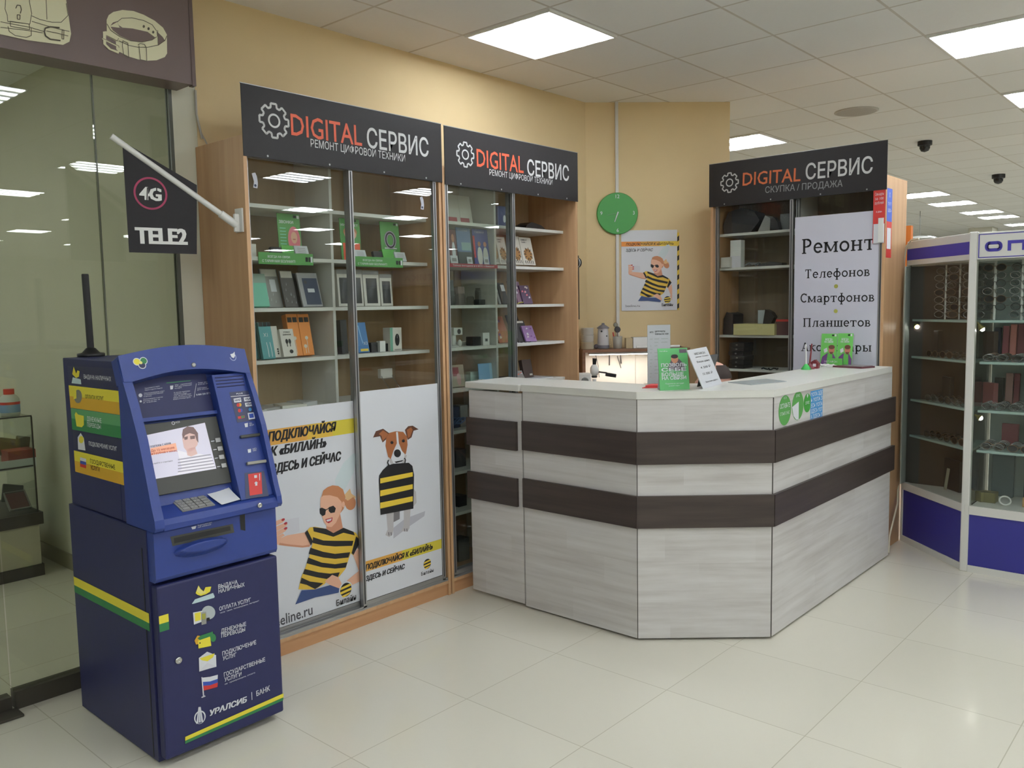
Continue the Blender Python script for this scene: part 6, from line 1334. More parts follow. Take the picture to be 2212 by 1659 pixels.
# tall sheet in an acrylic holder behind
F, w = stand_at((1399, 831), (1448, 829)); P = PL(F.n, F.o); h = P.at(1420, 702).z-zc0
ht = thing('notice_holder', 'tall white notice in a clear holder standing behind the green advert card', 'notice', F.o)
mb = MB().box(F, 0, w, .004, h, -.002, 0, paper)
mb.text(F, 'МТС', w*.10, h*.87, h*.022, .0006, ink, w*.16, 'l', .03); mb.text(F, 'ЦЕНТР РАБОТЫ', w*.32, h*.88, h*.022, .0006, ink, w*.45, 'l', .03); mb.text(F, 'ТЕЛЕФОНЫ И ПК, ТАРИФ', w*.32, h*.835, h*.022, .0006, ink, w*.6, 'l', .03)
for k in range(12):
    for u0, u1 in ((.10, .22), (.30, .50), (.60, .90)):
        if (k*7+int(u0*10)) % 4: mb.rect(F, w*u0, w*(u1-.03*(k % 3)), h*(.76-.058*k), h*(.772-.058*k), .0006, c_('print_pale_text', (190, 196, 196)))
mb.build('sheet', ht); MB().box(F, -.002, w+.002, .0, .004, -.05, .03, m_clear).box(F, -.002, w+.002, .004, h+.004, .001, .003, m_clear).build('holder', ht)
F = Fr(Vector((*PZt.at(1387, 839).xy, zc0)), _r.copy().to_3d(), (0, 0, 1), (0, -1, 0)); U = Vector((_r.x, _r.y, 0)).normalized(); F = Fr(F.o, U, Vector((-U.y, U.x, 0)), (0, 0, 1))
MB().prism(F, [(0, 0), (.12, .0), (.14, .10), (.05, .11)], 0, .003, c_('leaflet_red', (206, 70, 70))).prism(F, [(.02, .02), (.12, .01), (.13, .09), (.06, .10)], .003, .012, c_('leaflet_red', (206, 70, 70))).build('leaflet', label='red leaflets lying left of the green advert card', cat='leaflet')
MB().prism(Fr((-1.99, 3.99, zc0), (1, 0, 0), (0, 1, 0), (0, 0, 1)), [(-.06, 0), (.10, -.06), (.17, .20), (.02, .28)], 0, .003, c_('smoke_plastic_sheet', (170, 176, 178), .25)).build('glass_pad', label='flat grey sheet lying on the counter right of the price list', cat='pad')
# brochures in a holder, pens, folder, earphones near the far end
P = PL((0, -1, 0), (0, 5.40, 0))
bh_ = thing('brochure_holder', 'clear holder with two green brochures at the far end of the counter', 'brochure holder', (-2.0, 5.40, zc0))
def man(mb, F, w, h):
    mb.text(F, 'ВСЕГДА', w*.48, h*.78, h*.06, .0006, paper, w*.46, 'c', .03); mb.text(F, 'НА СВЯЗИ', w*.48, h*.70, h*.06, .0006, paper, w*.56, 'c', .03)
    mb.flat(F, [(w*.02, .0), (w*.12, h*.24), (w*.45, h*.38), (w*.80, h*.34), (w*.98, h*.18), (w*.98, 0)], .0006, purple); mb.flat(F, [(w*.4, 0), (w*.45, h*.37), (w*.75, h*.35), (w*.78, 0)], .0009, lgreen)
    mb.disc(F, w*.68, h*.46, w*.19, .0012, c_('print_ruddy', (196, 122, 104)), h*.13); mb.disc(F, w*.68, h*.56, w*.20, .0015, c_('print_brown_hair', (110, 70, 56)), h*.07); mb.flat(F, [(w*.55, h*.40), (w*.8, h*.40), (w*.74, h*.33), (w*.62, h*.33)], .0015, c_('print_brown_hair', (110, 70, 56)))
    mb.flat(F, [(w*.18, h*.48), (w*.38, h*.54), (w*.44, h*.42), (w*.24, h*.36)], .0012, paper); mb.rect(F, w*.66, w*.80, h*.92, h*.97, .0006, ink); mb.rect(F, w*.83, w*.94, h*.91, h*.98, .0006, paper)
zB = lambda a, b: (1640+a*.14467, 700+b*.14467)
for i, (a, b) in enumerate((((925, 135), (1165, 135)), ((1170, 130), (1400, 130)))):
    p, q = P.at(*zB(*a)), P.at(*zB(*b)); w = q.x-p.x; h = p.z-zc0-.012
    Fb_ = Fr((p.x+.006, 5.375, zc0+.010), (1, 0, 0), (0, 0, 1), (0, -1, 0)).lean(6); mb = MB().box(Fb_, 0, w*.98, 0, h, -.004, 0, c_('brochure_green', (112, 196, 96))); man(mb, Fb_, w*.98, h)
    o = mb.build('brochure', label='green brochure with a smiling man, %s one in the clear holder' % ('left', 'right')[i], cat='brochure', group='green brochures')
    if i == 0: x0 = p.x
    x1 = q.x
Fh2 = Fr((x0, 5.375, zc0), (1, 0, 0), (0, 0, 1), (0, -1, 0)); wd_ = x1-x0
MB().box(Fh2, -.004, wd_+.01, 0, .006, -.045, .03, m_clear).build('base', bh_); MB().box(Fh2.lean(6), -.004, wd_+.01, .006, .20, -.012, -.008, m_clear).build('back', bh_); mb = MB().box(Fh2, .06, wd_*.78, .006, .05, .026, .029, lgreen); mb.text(Fh2, 'МЕГАФОН', wd_*.42, .022, .012, .0296, paper, wd_*.4, 'c'); mb.build('front_label', bh_)
def pen(px, lab, mp, mb_, tilt):
    p = PZt.at(*px); t = thing('pen_on_stand', lab, 'pen', (p.x, p.y, zc0)); F = Fr((p.x, p.y, zc0), (1, 0, 0), (0, 0, 1), (0, -1, 0))
    MB().lathe(F, [(.030, 0), (.030, .004), (.012, .028), (.008, .034)], mb_, 20).build('stand', t); MB().tube([F(0, .024, 0), F(tilt*.5, .09, 0), F(tilt, .155, 0)], .0055, mp, 10, r1=.004).build('pen', t)
pen(zB(700, 680), 'white pen on a green cone foot at the far part of the counter', white, c_('cone_green', (62, 176, 84)), -.004)
pen(zB(752, 672), 'dark red pen beside the white pen on the counter', c_('pen_red', (120, 44, 52)), c_('pen_foot_red', (110, 50, 56)), .012)
p = PZt.at(*zB(800, 665)); MB().prism(FY(p.x-.02, p.y, zc0), [(0, 0), (.05, 0), (.055, .03), (.03, .055), (.0, .035)], -.03, .0, c_('pen_red', (120, 44, 52))).rect(FY(p.x-.02, p.y, zc0), .02, .04, .012, .03, .0006, paper).build('card_box', label='small dark red box right of the red pen', cat='box', bevel=.003)
p = PZt.at(*zB(1330, 650)); MB().prism(Fr((p.x, p.y, zc0), (1, 0, 0), (0, 1, 0), (0, 0, 1)), [(-.09, -.02), (.10, -.06), (.14, .06), (-.05, .08)], 0, .010, c_('burgundy_cover', (88, 44, 52))).prism(Fr((p.x, p.y, zc0+.010), (1, 0, 0), (0, 1, 0), (0, 0, 1)), [(-.02, -.03), (.10, -.05), (.13, .05), (.0, .07)], 0, .004, c_('grey_cover', (128, 124, 126))).build('folder', label='burgundy folder lying in front of the green brochures', cat='folder')
p = PZt.at(*zB(1010, 640)); F = Fr((p.x, p.y, zc0+.004), (1, 0, 0), (0, 1, 0), (0, 0, 1))
MB().tube([F(.055*math.cos(t*.63)*(1-.01*t)+.012*math.sin(t*1.7), .030*math.sin(t*.63)+.01*math.cos(t*1.3), .004*(t % 4)) for t in range(34)], .0032, white, 6).build('earphones', label='tangle of white earphone cable left of the burgundy folder', cat='earphones')
# ================================================================== hall details
P = PZ(CE); c = P.at(1850, 240); sp_ = thing('ceiling_speaker', 'round grey speaker grille in the ceiling above the third cabinet', 'speaker', c)
MB().lathe(Fr(c, (1, 0, 0), (0, 0, -1), (0, 1, 0)), [(.165, 0.0005), (.165, .006), (.150, .010)], c_('speaker_rim', (190, 186, 180)), 32).build('rim', sp_); MB().lathe(Fr(c, (1, 0, 0), (0, 0, -1), (0, 1, 0)), [(.149, .0105), (.06, .014), (.004, .014)], mat('speaker_grille', (172, 168, 162), .8, vary=.12, vscale=180), 32).build('grille', sp_)
for (px, lab) in (((1998, 305), 'black dome camera on the ceiling, nearer one'), ((2157, 377), 'black dome camera on the ceiling, farther one')):
    c = P.at(*px); r = .064 if px[0] < 2100 else .072; cmr = thing('dome_camera', lab, 'camera', c, 'dome cameras')
    F = Fr(c, (1, 0, 0), (0, 0, -1), (0, 1, 0)); MB().lathe(F, [(r, 0.0005), (r, .6*r), (r*.9, .66*r)], black, 28).build('base', cmr); MB().lathe(F, [(r*.74, r*.661), (r*.72, r*1.05), (r*.5, r*1.45), (r*.02, r*1.6)], mat('dark_dome', (30, 30, 32), .12), 24).build('dome', cmr)
ob = PY(8.0); a, b, c = ob.at(1953, 488), ob.at(1968, 488), ob.at(1960, 522)
MB().wbox(-2.75, b.x, 8.0, 8.06, 0, a.z, c_('orange_sign', (214, 118, 44))).build('banner_panel', label='orange panel standing in the hall just beyond the third cabinet', cat='panel')
yw = PZ(CE).at(1987, 456).y; c = PY(yw).at(1987, 500); pl_ = thing('pendant_lamp', 'white pendant disc on a thin wire above the optics showcase', 'lamp', (c.x, yw, c.z))
zz = PY(yw).at(1987, 516).z; MB().tube([(c.x, yw, zz+.03), (c.x, yw, CE)], .008, greyc, 6).build('wire', pl_); MB().lathe(Fr((c.x, yw, zz), (1, 0, 0), (0, 0, 1), (0, 1, 0)), [(.22, 0), (.22, .02), (.05, .05)], mw, 24).build('disc', pl_)
# ================================================================== optics showcase
K, E_ = Vector((-1.262, 5.47, 0)), Vector((-1.762, 5.930, 0))
m_wf = mat('white_frame_profile', (208, 207, 202), .4); m_cobalt = mat('cobalt_panel', (44, 44, 132), .45); m_violet = mat('violet_letters', (58, 50, 150), .45)
m_gshelf = mat('pale_glass_shelf', (168, 190, 186), .2, spec=.5); m_brownback = mat('dark_brown_backing', (66, 56, 52), .7); m_tealback = mat('grey_teal_backing', (158, 170, 168), .6)
U1 = (K-E_).normalized(); N1 = Vector((U1.y, -U1.x, 0)); LD = (K-E_).length
FD1 = Fr(E_, U1, (0, 0, 1), N1); FR1_ = FY(K.x, K.y, 0); RW, RD = 1.55, .42
BX, BY = K.x+.015, 5.93
SZ = (1.505, 1.262, .975, .735)
def showcase(name, lab, loc): return thing(name, lab, 'showcase', loc, 'white optics showcases')
oc = showcase('optics_showcase', 'white corner showcase with slanting blue panel, full of spectacles', (-1.5, 5.8, 0))
orr = showcase('optics_showcase', 'white optics showcase with violet sign letters, at the right edge', (-.5, 5.65, 0))
MB().box(FD1, 0, LD, 0, .042, -.03, 0, m_wf).build('bottom_rail', oc); MB().box(FD1, .012, LD-.012, .042, .358, -.02, -.006, m_cobalt).build('base_panel', oc); MB().box(FD1, 0, LD, .358, .408, -.03, .002, m_wf).build('middle_rail', oc)
MB().box(FD1, 0, LD, 1.858, 2.015, -.02, 0, m_wf).build('header', oc, bevel=.004); MB().box(FD1, .002, LD-.018, 1.892, 1.965, 0, .001, m_violet).build('header_stripe', oc, label='violet stripe')
MB().box(FD1, 0, .018, .042, 1.858, -.018, .001, m_wf).build('post', oc); MB().box(FD1, .018, LD-.012, .408, 1.858, -.010, -.005, m_glass).build('glass_pane', oc)
MB().wbox(E_.x, BX, BY, BY+.012, 0, 2.0, m_brownback).build('back_panel', oc); MB().wbox(BX, BX+.006, K.y+.03, BY, .408, 1.86, m_glass).build('side_pane', oc)
MB().prism(WF, [(E_.x+.03, BY-.002), (K.x-.01, K.y+.035), (BX-.002, K.y+.035), (BX-.002, BY-.002)], .395, .405, m_wf).build('floor_board', oc); MB().prism(WF, [(E_.x+.03, BY-.002), (K.x-.01, K.y+.035), (BX-.002, K.y+.035), (BX-.002, BY-.002)], 1.85, 1.86, m_wf).build('roof_board', oc)
for z in SZ: MB().prism(WF, [(E_.x+.045, BY-.004), (K.x-.005, K.y+.055), (BX-.004, K.y+.055), (BX-.004, BY-.004)], z-.014, z, m_gshelf).build('shelf', oc)
MB().wbox(E_.x+.02, E_.x+.026, BY-.10, BY, .41, 1.85, c_('pale_side_strip', (150, 158, 152))).build('side_strip', oc)
# right unit
MB().box(FR1_, -.022, .022, 0, 2.02, -.044, .0, m_wf).build('post', orr, bevel=.006)
MB().box(FR1_, .022, RW, 0, .042, -.03, 0, m_wf).build('bottom_rail', orr); MB().box(FR1_, .022, RW, .042, .352, -.02, -.006, m_cobalt).build('base_panel', orr); MB().box(FR1_, .022, RW, .352, .405, -.03, .002, m_wf).build('middle_rail', orr)
PO = PY(5.47); sg2 = MB().box(FR1_, .022, RW, 1.858, 2.012, -.03, .004, m_wf).build('sign_panel', orr, bevel=.003)
lt = MB(); o0 = Fr(FR1_(0, 0, .0055), FR1_.u, FR1_.v, FR1_.n)
for a, b, c, d in ((.028, RW-.02, 1.998, 2.003), (.028, RW-.02, 1.866, 1.871), (.028, .033, 1.866, 2.003)): lt.rect(o0, a, b, c, d, 0, m_violet)
def rr(u0, u1, v0, v1, w):
    r = .4*(v1-v0); pts = []
    for cx, cy, a0 in ((u1-r, v1-r, 0), (u0+r, v1-r, 90), (u0+r, v0+r, 180), (u1-r, v0+r, 270)):
        pts += [(cx+r*math.cos(math.radians(a0+t*30)), cy+r*math.sin(math.radians(a0+t*30))) for t in range(4)]
    lt.ribbon(o0, pts, w, .0004, m_violet, True)
def X_(px): return PO.at(px, 534).x-K.x
zt2, zb2 = PO.at(2150, 521).z, PO.at(2150, 543).z; lh = zt2-zb2; u0 = X_(2128); lw = X_(2166)-u0; w_ = .018; uu = X_(2177)
rr(u0+w_/2, u0+lw-w_/2, zb2+w_/2, zt2-w_/2, w_)
def bar(u0, u1, v0, v1): lt.rect(o0, u0, u1, v0, v1, .0004, m_violet)
u = uu; bar(u, u+w_, zb2, zt2); bar(u+lw-w_, u+lw, zb2, zt2); bar(u+w_, u+lw-w_, zt2-w_, zt2)
u += lw*1.25; bar(u, u+lw, zt2-w_, zt2); bar(u+lw/2-w_/2, u+lw/2+w_/2, zb2, zt2-w_)
u += lw*1.25; bar(u, u+w_, zb2, zt2); bar(u+lw-w_, u+lw, zb2, zt2); lt.flat(o0, [(u+w_, zb2), (u+w_*1.6, zb2), (u+lw-w_, zt2), (u+lw-w_*1.6, zt2)], .0004, m_violet)
u += lw*1.25; bar(u, u+w_, zb2, zt2); lt.flat(o0, [(u+w_, zb2+lh*.5), (u+lw-w_, zt2), (u+lw, zt2), (u+w_*2, zb2+lh*.45)], .0004, m_violet); lt.flat(o0, [(u+w_, zb2+lh*.55), (u+lw-w_, zb2), (u+lw, zb2), (u+w_*2, zb2+lh*.6)], .0004, m_violet)
u += lw*1.25; lt.flat(o0, [(u, zb2), (u+w_, zb2), (u+lw*.5, zt2-w_), (u+lw*.5, zt2)], .0004, m_violet); lt.flat(o0, [(u+lw, zb2), (u+lw-w_, zb2), (u+lw*.5, zt2-w_), (u+lw*.5, zt2)], .0004, m_violet); bar(u+lw*.25, u+lw*.75, zb2+lh*.25, zb2+lh*.4)
lt.build('lettering', sg2, label='violet outlined sign letters')
MB().box(FR1_, .022, RW, .405, 1.858, -.010, -.005, m_glass).build('glass_pane', orr)
MB().box(FR1_, .03, RW, .0, 2.0, -RD-.012, -RD, m_tealback).build('back_panel', orr); MB().box(FR1_, RW-.015, RW, 0, 2.0, -RD, 0, m_wf).build('side_panel', orr)
MB().box(FR1_, .03, RW-.015, .395, .405, -RD, -.03, m_wf).build('floor_board', orr); MB().box(FR1_, .03, RW-.015, 1.85, 1.858, -RD, -.03, m_wf).build('roof_board', orr)
for z in SZ: MB().box(FR1_, .04, RW-.016, z-.014, z, -RD, -.05, m_gshelf).build('shelf', orr)
# rods that carry the frames
rods_d = [E_.lerp(K, t)-N1*.12 for t in (.36, .57, .78)]+[Vector((-1.30, 5.70, 0))]
for p in rods_d: MB().tube([(p.x, p.y, SZ[0]), (p.x, p.y, 1.85)], .005, white, 8).build('rod', oc)
rods_r = [Vector((K.x+d, K.y+.15, 0)) for d in (.088, .228, .368, .508)]
for p in rods_r: MB().tube([(p.x, p.y, SZ[0]), (p.x, p.y, 1.85)], .007, white, 8).build('rod', orr)
# spectacles
def spectacles(m_fr, m_ln, fold=False):
    t = thing('spectacles', '-', 'glasses', (0, 0, 0)); F = FY(0, 0, .0)
    f = MB()
    for s in (-1, 1):
        pts = [(s*.034+.027*math.cos(a*PI/9)*(1.0), .022+.020*math.sin(a*PI/9)) for a in range(18)]
        f.tube([F(u, v, 0) for u, v in pts+pts[:1]], .0022, m_fr, 5, cap=False)
        f.tube([F(s*.061, .028, 0), F(s*.066, .029, -.006-.003*(s+1)), F(-s*.02, .026, -.010-.003*(s+1)), F(-s*.055, .014, -.011-.003*(s+1))] if fold else [F(s*.061, .028, 0), F(s*.067, .030, -.02), F(s*.066, .030, -.09), F(s*.064, .012, -.13)], .0022, m_fr, 5)
    f.tube([F(-.009, .028, 0), F(0, .031, .002), F(.009, .028, 0)], .0022, m_fr, 5); f.build('frame', t)
    for s in (-1, 1):
        l = MB(); l.face([F(s*.034+.026*math.cos(a*PI/8), .022+.019*math.sin(a*PI/8), .0005) for a in range(16)], m_ln); l.build('lens', t)
    return t
lensm = glass('spectacle_lens', (.75, .77, .78)); lensd = mat('dark_lens', (34, 34, 40), .08)
fr_a = mat('frame_silver', (150, 148, 150), .25, .8); fr_b = mat('frame_dark', (44, 40, 42), .3); fr_c = mat('frame_bronze', (110, 84, 62), .3, .5)
protos = [spectacles(fr_a, lensm), spectacles(fr_b, lensm), spectacles(fr_c, lensd)]; used_ = [False]*3
def put(k, p, rz, label, group):
    if not used_[k]:
        used_[k] = True; t = protos[k]; t.location = p; t.rotation_euler[2] = rz; t['label'] = label; t['group'] = group
    else: dup(protos[k], p, label, rz, group)
rng = random.Random(3)
for rods, lab, grp in ((rods_d, 'spectacles hung on the rods behind the slanting glass', 'spectacles on the corner rods'), (rods_r, 'spectacles hung on the rods behind the lettered glass front', 'spectacles on the right-hand rods')):
    for p in rods:
        for z in range(7):
            if rng.random() < .9: put(rng.choice((0, 0, 1, 2)), (p.x+rng.uniform(-.004, .004), p.y-.012, 1.515+z*.046), rng.uniform(-.35, .05) if grp[-6] else 0, lab, grp)
names = {1.262: 'second shelf', .975: 'third shelf', .735: 'fourth shelf'}
folded = [spectacles(fr_a, lensm, True), spectacles(fr_b, lensm, True), spectacles(fr_c, lensd, True)]
protos += folded; used_ += [False]*3
ang = math.atan2(U1.y, U1.x)
for z in (1.262, .975, .735):
    for k in range(3):
        for r in range(4):
            q = E_.lerp(K, .30+.215*k)-N1*(.065+.040*r)
            if q.y < BY-.03 and q.x < BX-.08 and q.x > E_.x+.10: put(3+rng.choice((0, 0, 1, 2)), (q.x, q.y, z+.001), ang+rng.uniform(-.04, .04), 'spectacles lying folded on the %s of the corner showcase' % names[z], 'spectacles on the corner %s' % names[z])
    for k in range(6):
        for r in range(5): put(3+rng.choice((0, 0, 1, 2)), (K.x+.115+k*.142, K.y+.075+.040*r, z+.001), rng.uniform(-.04, .04), 'spectacles lying folded on the %s of the lettered showcase' % names[z], 'spectacles on the right %s' % names[z])
# upright cases and other goods
def case(name, label, F0, u, d, z, w, h, dep, m, lean=0., cat='case', group=None):
    F = Fr(F0(u, z+.0006+(dep*math.sin(math.radians(lean)) if lean else 0), -d), F0.u, F0.v, F0.n)
    if lean: F = F.lean(lean)
    return MB().box(F, 0, w, 0, h, -dep, 0, m).build(name, label=label, cat=cat, group=group, bevel=.003)
for i, (u, w, h, m, l) in enumerate(((.05, .035, .19, navy, 'navy'), (.095, .035, .20, wine, 'wine-red'), (.135, .035, .21, c_('rosy_card', (206, 130, 122)), 'rosy'), (.175, .04, .21, c_('dark_wine', (120, 48, 60)), 'dark wine'))):
    case('spectacle_case', l+' upright spectacle case on the second shelf of the lettered showcase', FR1_, u, .34, 1.262, w, h, .03, m, 6, 'case', 'upright spectacle cases')
case('card_box', 'grey-green flat box on the second shelf of the lettered showcase', FR1_, .255, .34, 1.262, .09, .215, .02, c_('sage_card', (148, 172, 168)), 4, 'box')
for i, (u, w, h, m, l) in enumerate(((.06, .05, .17, blackc, 'black'), (.12, .04, .20, c_('rosy_grey', (168, 128, 124)), 'rosy grey'), (.165, .03, .20, c_('dark_wine', (120, 48, 60)), 'dark wine'), (.24, .035, .22, c_('sea_green', (108, 160, 148)), 'sea green'), (.285, .03, .22, c_('pale_jade', (150, 186, 174)), 'pale jade'), (.32, .035, .22, c_('bottle_green', (70, 124, 108)), 'bottle green'), (.36, .04, .22, c_('mist_green', (160, 186, 180)), 'mist green'))):
    case('spectacle_case', l+' upright spectacle case on the third shelf of the lettered showcase', FR1_, u, .34, .975, w, h, .03, m, 5, 'case', 'upright cases on the third shelf')
mm_ = MB(); G = Fr(FR1_(.30, .7356, -.30), FR1_.u, FR1_.v, FR1_.n); mm_.prism(G, [(.055*math.cos(t*PI/12), .10+.085*math.sin(t*PI/12)) for t in range(24)], -.006, 0, silver).prism(G, [(-.03, 0), (.03, 0), (.02, .03), (-.02, .03)], -.03, .03, silver).prism(G, [(.045*math.cos(t*PI/12), .10+.075*math.sin(t*PI/12)) for t in range(24)], 0, .002, m_chrome); mm_.build('table_mirror', label='oval table mirror on the fourth shelf of the lettered showcase', cat='mirror')
case('wallet_box', 'dark red case on the fourth shelf of the lettered showcase', FR1_, .11, .34, .735, .09, .13, .03, c_('dark_wine', (120, 48, 60)), 5, 'case')
case('box', 'dark blue display board at the bottom of the lettered showcase', FR1_, .235, .36, .405, .14, .27, .02, c_('ink_blue_card', (40, 42, 74)), 2, 'board'); case('box', 'grey teal round-topped bag at the bottom of the lettered showcase', FR1_, .06, .36, .405, .12, .26, .03, c_('teal_grey_cloth', (82, 98, 104)), 3, 'bag')
case('box', 'olive box at the front bottom of the lettered showcase', FR1_, .045, .14, .405, .085, .06, .08, c_('olive_card', (118, 112, 72)), 0, 'box'); case('box', 'tan box at the front bottom right of the lettered showcase', FR1_, .27, .14, .405, .05, .055, .06, c_('tan_card', (176, 140, 92)), 0, 'box')
mb = MB(); G = Fr(FR1_(.185, .4056, -.12), FR1_.u, FR1_.v, FR1_.n); [mb.tube([G(.03*math.cos(a)+k*.02, .03+.026*math.sin(a), -.01*k) for a in [t*PI/8 for t in range(17)]], .005, white, 6, cap=False) for k in range(1)]; mb.build('ring_loupe', label='white ring loupe at the front bottom of the lettered showcase', cat='loupe')
case('spectacle_case', 'black upright case at the left of the second shelf, corner showcase', FD1, .16, .10, 1.262, .05, .17, .03, blackc, 0); case('spectacle_case', 'dull green case on the second shelf, corner showcase', FD1, .36, .24, 1.262, .05, .18, .03, c_('dull_green', (74, 96, 88)), 0)
case('spectacle_case', 'dark striped case block on the second shelf, corner showcase', FD1, .46, .24, 1.262, .09, .17, .03, c_('umber_card', (76, 58, 52)), 0)
case('bag', 'dusty red folded bag on the third shelf, corner showcase', FD1, .52, .20, .975, .10, .15, .03, c_('dusty_red', (128, 72, 74)), 0, 'bag'); case('spectacle_case', 'black case on the third shelf, corner showcase', FD1, .22, .13, .975, .08, .16, .03, blackc, 0)
case('bag', 'black bag at the bottom of the corner showcase', FD1, .22, .16, .405, .16, .20, .02, c_('black_nylon', (44, 42, 46), .6), 0, 'bag'); case('card', 'small pale tag at the bottom of the corner showcase', FD1, .26, .135, .405, .03, .14, .002, c_('pale_tag', (176, 176, 156)), 8, 'card'); case('box', 'olive carton at the bottom right of the corner showcase', FD1, .58, .13, .405, .055, .06, .05, c_('olive_card', (118, 112, 72)), 0, 'box')
# clip-on spot lamps
m_brass = mat('aged_brass', (150, 140, 84), .35, .7); m_bulb = mat('lit_spot_bulb', (255, 250, 240), emis=40.)
Pd = PL(N1, E_-N1*.05); Pr_ = PY(5.55)
for P_, base, bulb, l in ((Pd, (1970, 690), (1981, 706), 'brass clip-on spot lamp under the top shelf of the corner showcase'), (Pr_, (2110, 695), (2122, 711), 'brass clip-on spot lamp under the top shelf of the lettered showcase'), (Pr_, (2106, 896), (2118, 903), 'brass clip-on spot lamp under the third shelf of the lettered showcase')):
    a, b = P_.at(*base), P_.at(*bulb); d = (b-a).normalized(); t = thing('spot_lamp', l, 'lamp', a)
    MB().tube([a, a.lerp(b, .5)], .006, m_brass, 10).build('arm', t); MB().tube([a.lerp(b, .4), b], .010, m_brass, 14, r1=.022).build('lamp_shade', t); MB().ball(b, .013, .013, .013, m_bulb).build('bulb', t)
# white cables down the left edge of the showcase
Pq = PL(N1, E_+N1*.02)
pts = [Pq.at(*c) for c in ((1985, 516), (1968, 519), (1958, 532), (1953, 570), (1952, 680), (1949, 860), (1945, 960), (1940, 1040))]+[Vector((-1.745, 5.80, .28)), Vector((-1.735, 5.62, .10)), Vector((-1.715, 5.545, .012))]
MB().tube(pts, .006, c_('cream_cable', (206, 200, 180)), 6).build('cable', label='cream cable running down the left edge of the corner showcase to the floor', cat='cable')
# ================================================================== person seated behind the counter
def skin_mesh(nodes, links, sub=2):
    """limbs as connected joints with a radius each, grown into one surface"""
    me = bpy.data.meshes.new('b'); me.from_pydata([n[0] for n in nodes], links, []); o = bpy.data.objects.new('b', me); COL.objects.link(o)
    sk = o.modifiers.new('s', 'SKIN'); sk.use_smooth_shade = True
    for i, n in enumerate(nodes):
        d = me.skin_vertices[0].data[i]; r = n[1] if isinstance(n[1], tuple) else (n[1], n[1]); d.radius = r; d.use_root = (i == 0)
    o.modifiers.new('d', 'SUBSURF').levels = sub
    dg = bpy.context.evaluated_depsgraph_get(); ev = o.evaluated_get(dg); m = ev.to_mesh()
    vs = [v.co.copy() for v in m.vertices]; fs = [tuple(p.vertices) for p in m.polygons]; ev.to_mesh_clear(); bpy.data.objects.remove(o); return vs, fs
HB = Vector((-2.36, 4.455, 0)); fw = Vector((-.80, -.60, 0)).normalized(); sd = Vector((-fw.y, fw.x, 0)); up = Vector((0, 0, 1))
def J(f, s, z): return HB+fw*f+sd*s+up*z
m_skin = mat('skin', (214, 164, 146), .55, vary=.03, vscale=20); m_hair = mat('dark_hair', (56, 46, 42), .8); m_shirt = mat('dark_shirt', (50, 50, 58), .85); m_trou = mat('dark_trousers', (40, 42, 50), .85)
hz = 1.175
nodes = [(J(-.03, 0, .50), .12), (J(-.03, 0, .68), .115), (J(-.01, 0, .86), .125), (J(-.01, 0, .98), .06), (J(.0, 0, 1.06), .052),
         (J(.06, .17, .92), .055), (J(.12, .22, .70), .045), (J(.36, .16, .74), .034), (J(.06, -.17, .92), .055), (J(.12, -.22, .70), .045), (J(.36, -.16, .74), .034),
         (J(.05, .10, .48), .085), (J(.44, .12, .50), .06), (J(.42, .12, .10), .04), (J(.54, .12, .045), .035), (J(.05, -.10, .48), .085), (J(.44, -.12, .50), .06), (J(.42, -.12, .10), .04), (J(.54, -.12, .045), .035)]
links = [(0, 1), (1, 2), (2, 3), (3, 4), (2, 5), (5, 6), (6, 7), (2, 8), (8, 9), (9, 10), (0, 11), (11, 12), (12, 13), (13, 14), (0, 15), (15, 16), (16, 17), (17, 18)]
body = MB(); vs, fs = skin_mesh(nodes, links); body._add(vs, fs, m_skin, True)
# head: an egg with brow, jaw, nose, ears, eyes and mouth
hc0 = J(.015, 0, hz); seg, rg = 28, 20
hv = []
for i in range(rg+1):
    ph = PI*i/rg; zz = -math.cos(ph); rr_ = math.sin(ph)
    for k in range(seg):
        th = 2*PI*k/seg; f, s = rr_*math.cos(th), rr_*math.sin(th)
        x, y, z = f*.098, s*.076, zz*.118
        if z < 0 and f > 0: x *= 1-.10*(-zz); y *= 1-.22*(-zz)
        if z < 0 and f < 0: x *= 1-.22*(-zz)
        if f > .8 and -.25 < zz < .1 and abs(s) < .25: x += .022*(1-abs(s)/.25)*(1-abs(zz+.12)/.3)
        if f > .8 and abs(zz-.05) < .12 and .25 < abs(s) < .6: x -= .006
        hv.append(hc0+fw*x+sd*y+up*z)
body._add(hv, [(i*seg+k, i*seg+(k+1) % seg, (i+1)*seg+(k+1) % seg, (i+1)*seg+k) for i in range(rg) for k in range(seg)], m_skin, True)
for s in (-1, 1): body.ball(hc0+sd*s*.078+fw*-.008+up*-.005, .018, .012, .032, m_skin)
person = body.build('person', label='person with a balding dark-haired head sitting behind the counter, mostly hidden by the price list', cat='person')
for s in (-1, 1):
    MB().ball(hc0+fw*.082+sd*s*.031+up*.008, .011, .011, .011, paper).ball(hc0+fw*.091+sd*s*.031+up*.008, .005, .005, .005, ink).build('eye', person)
MB().ball(hc0+fw*.080+up*-.058, .010, .022, .006, mat('lips', (176, 104, 98), .5)).build('mouth', person)
hr_ = MB(); hv = []
for i in range(9):
    ph = PI*(.20+.24*i/8)
    for k in range(15):
        th = PI*(.50+1.0*k/14); hv.append(hc0+fw*(math.sin(ph)*math.cos(th)*.104-.001)+sd*math.sin(ph)*math.sin(th)*.082+up*math.cos(ph)*.123)
hr_._add(hv, [(i*15+k, i*15+k+1, (i+1)*15+k+1, (i+1)*15+k) for i in range(8) for k in range(14)], m_hair, True); hr_.build('hair', person)
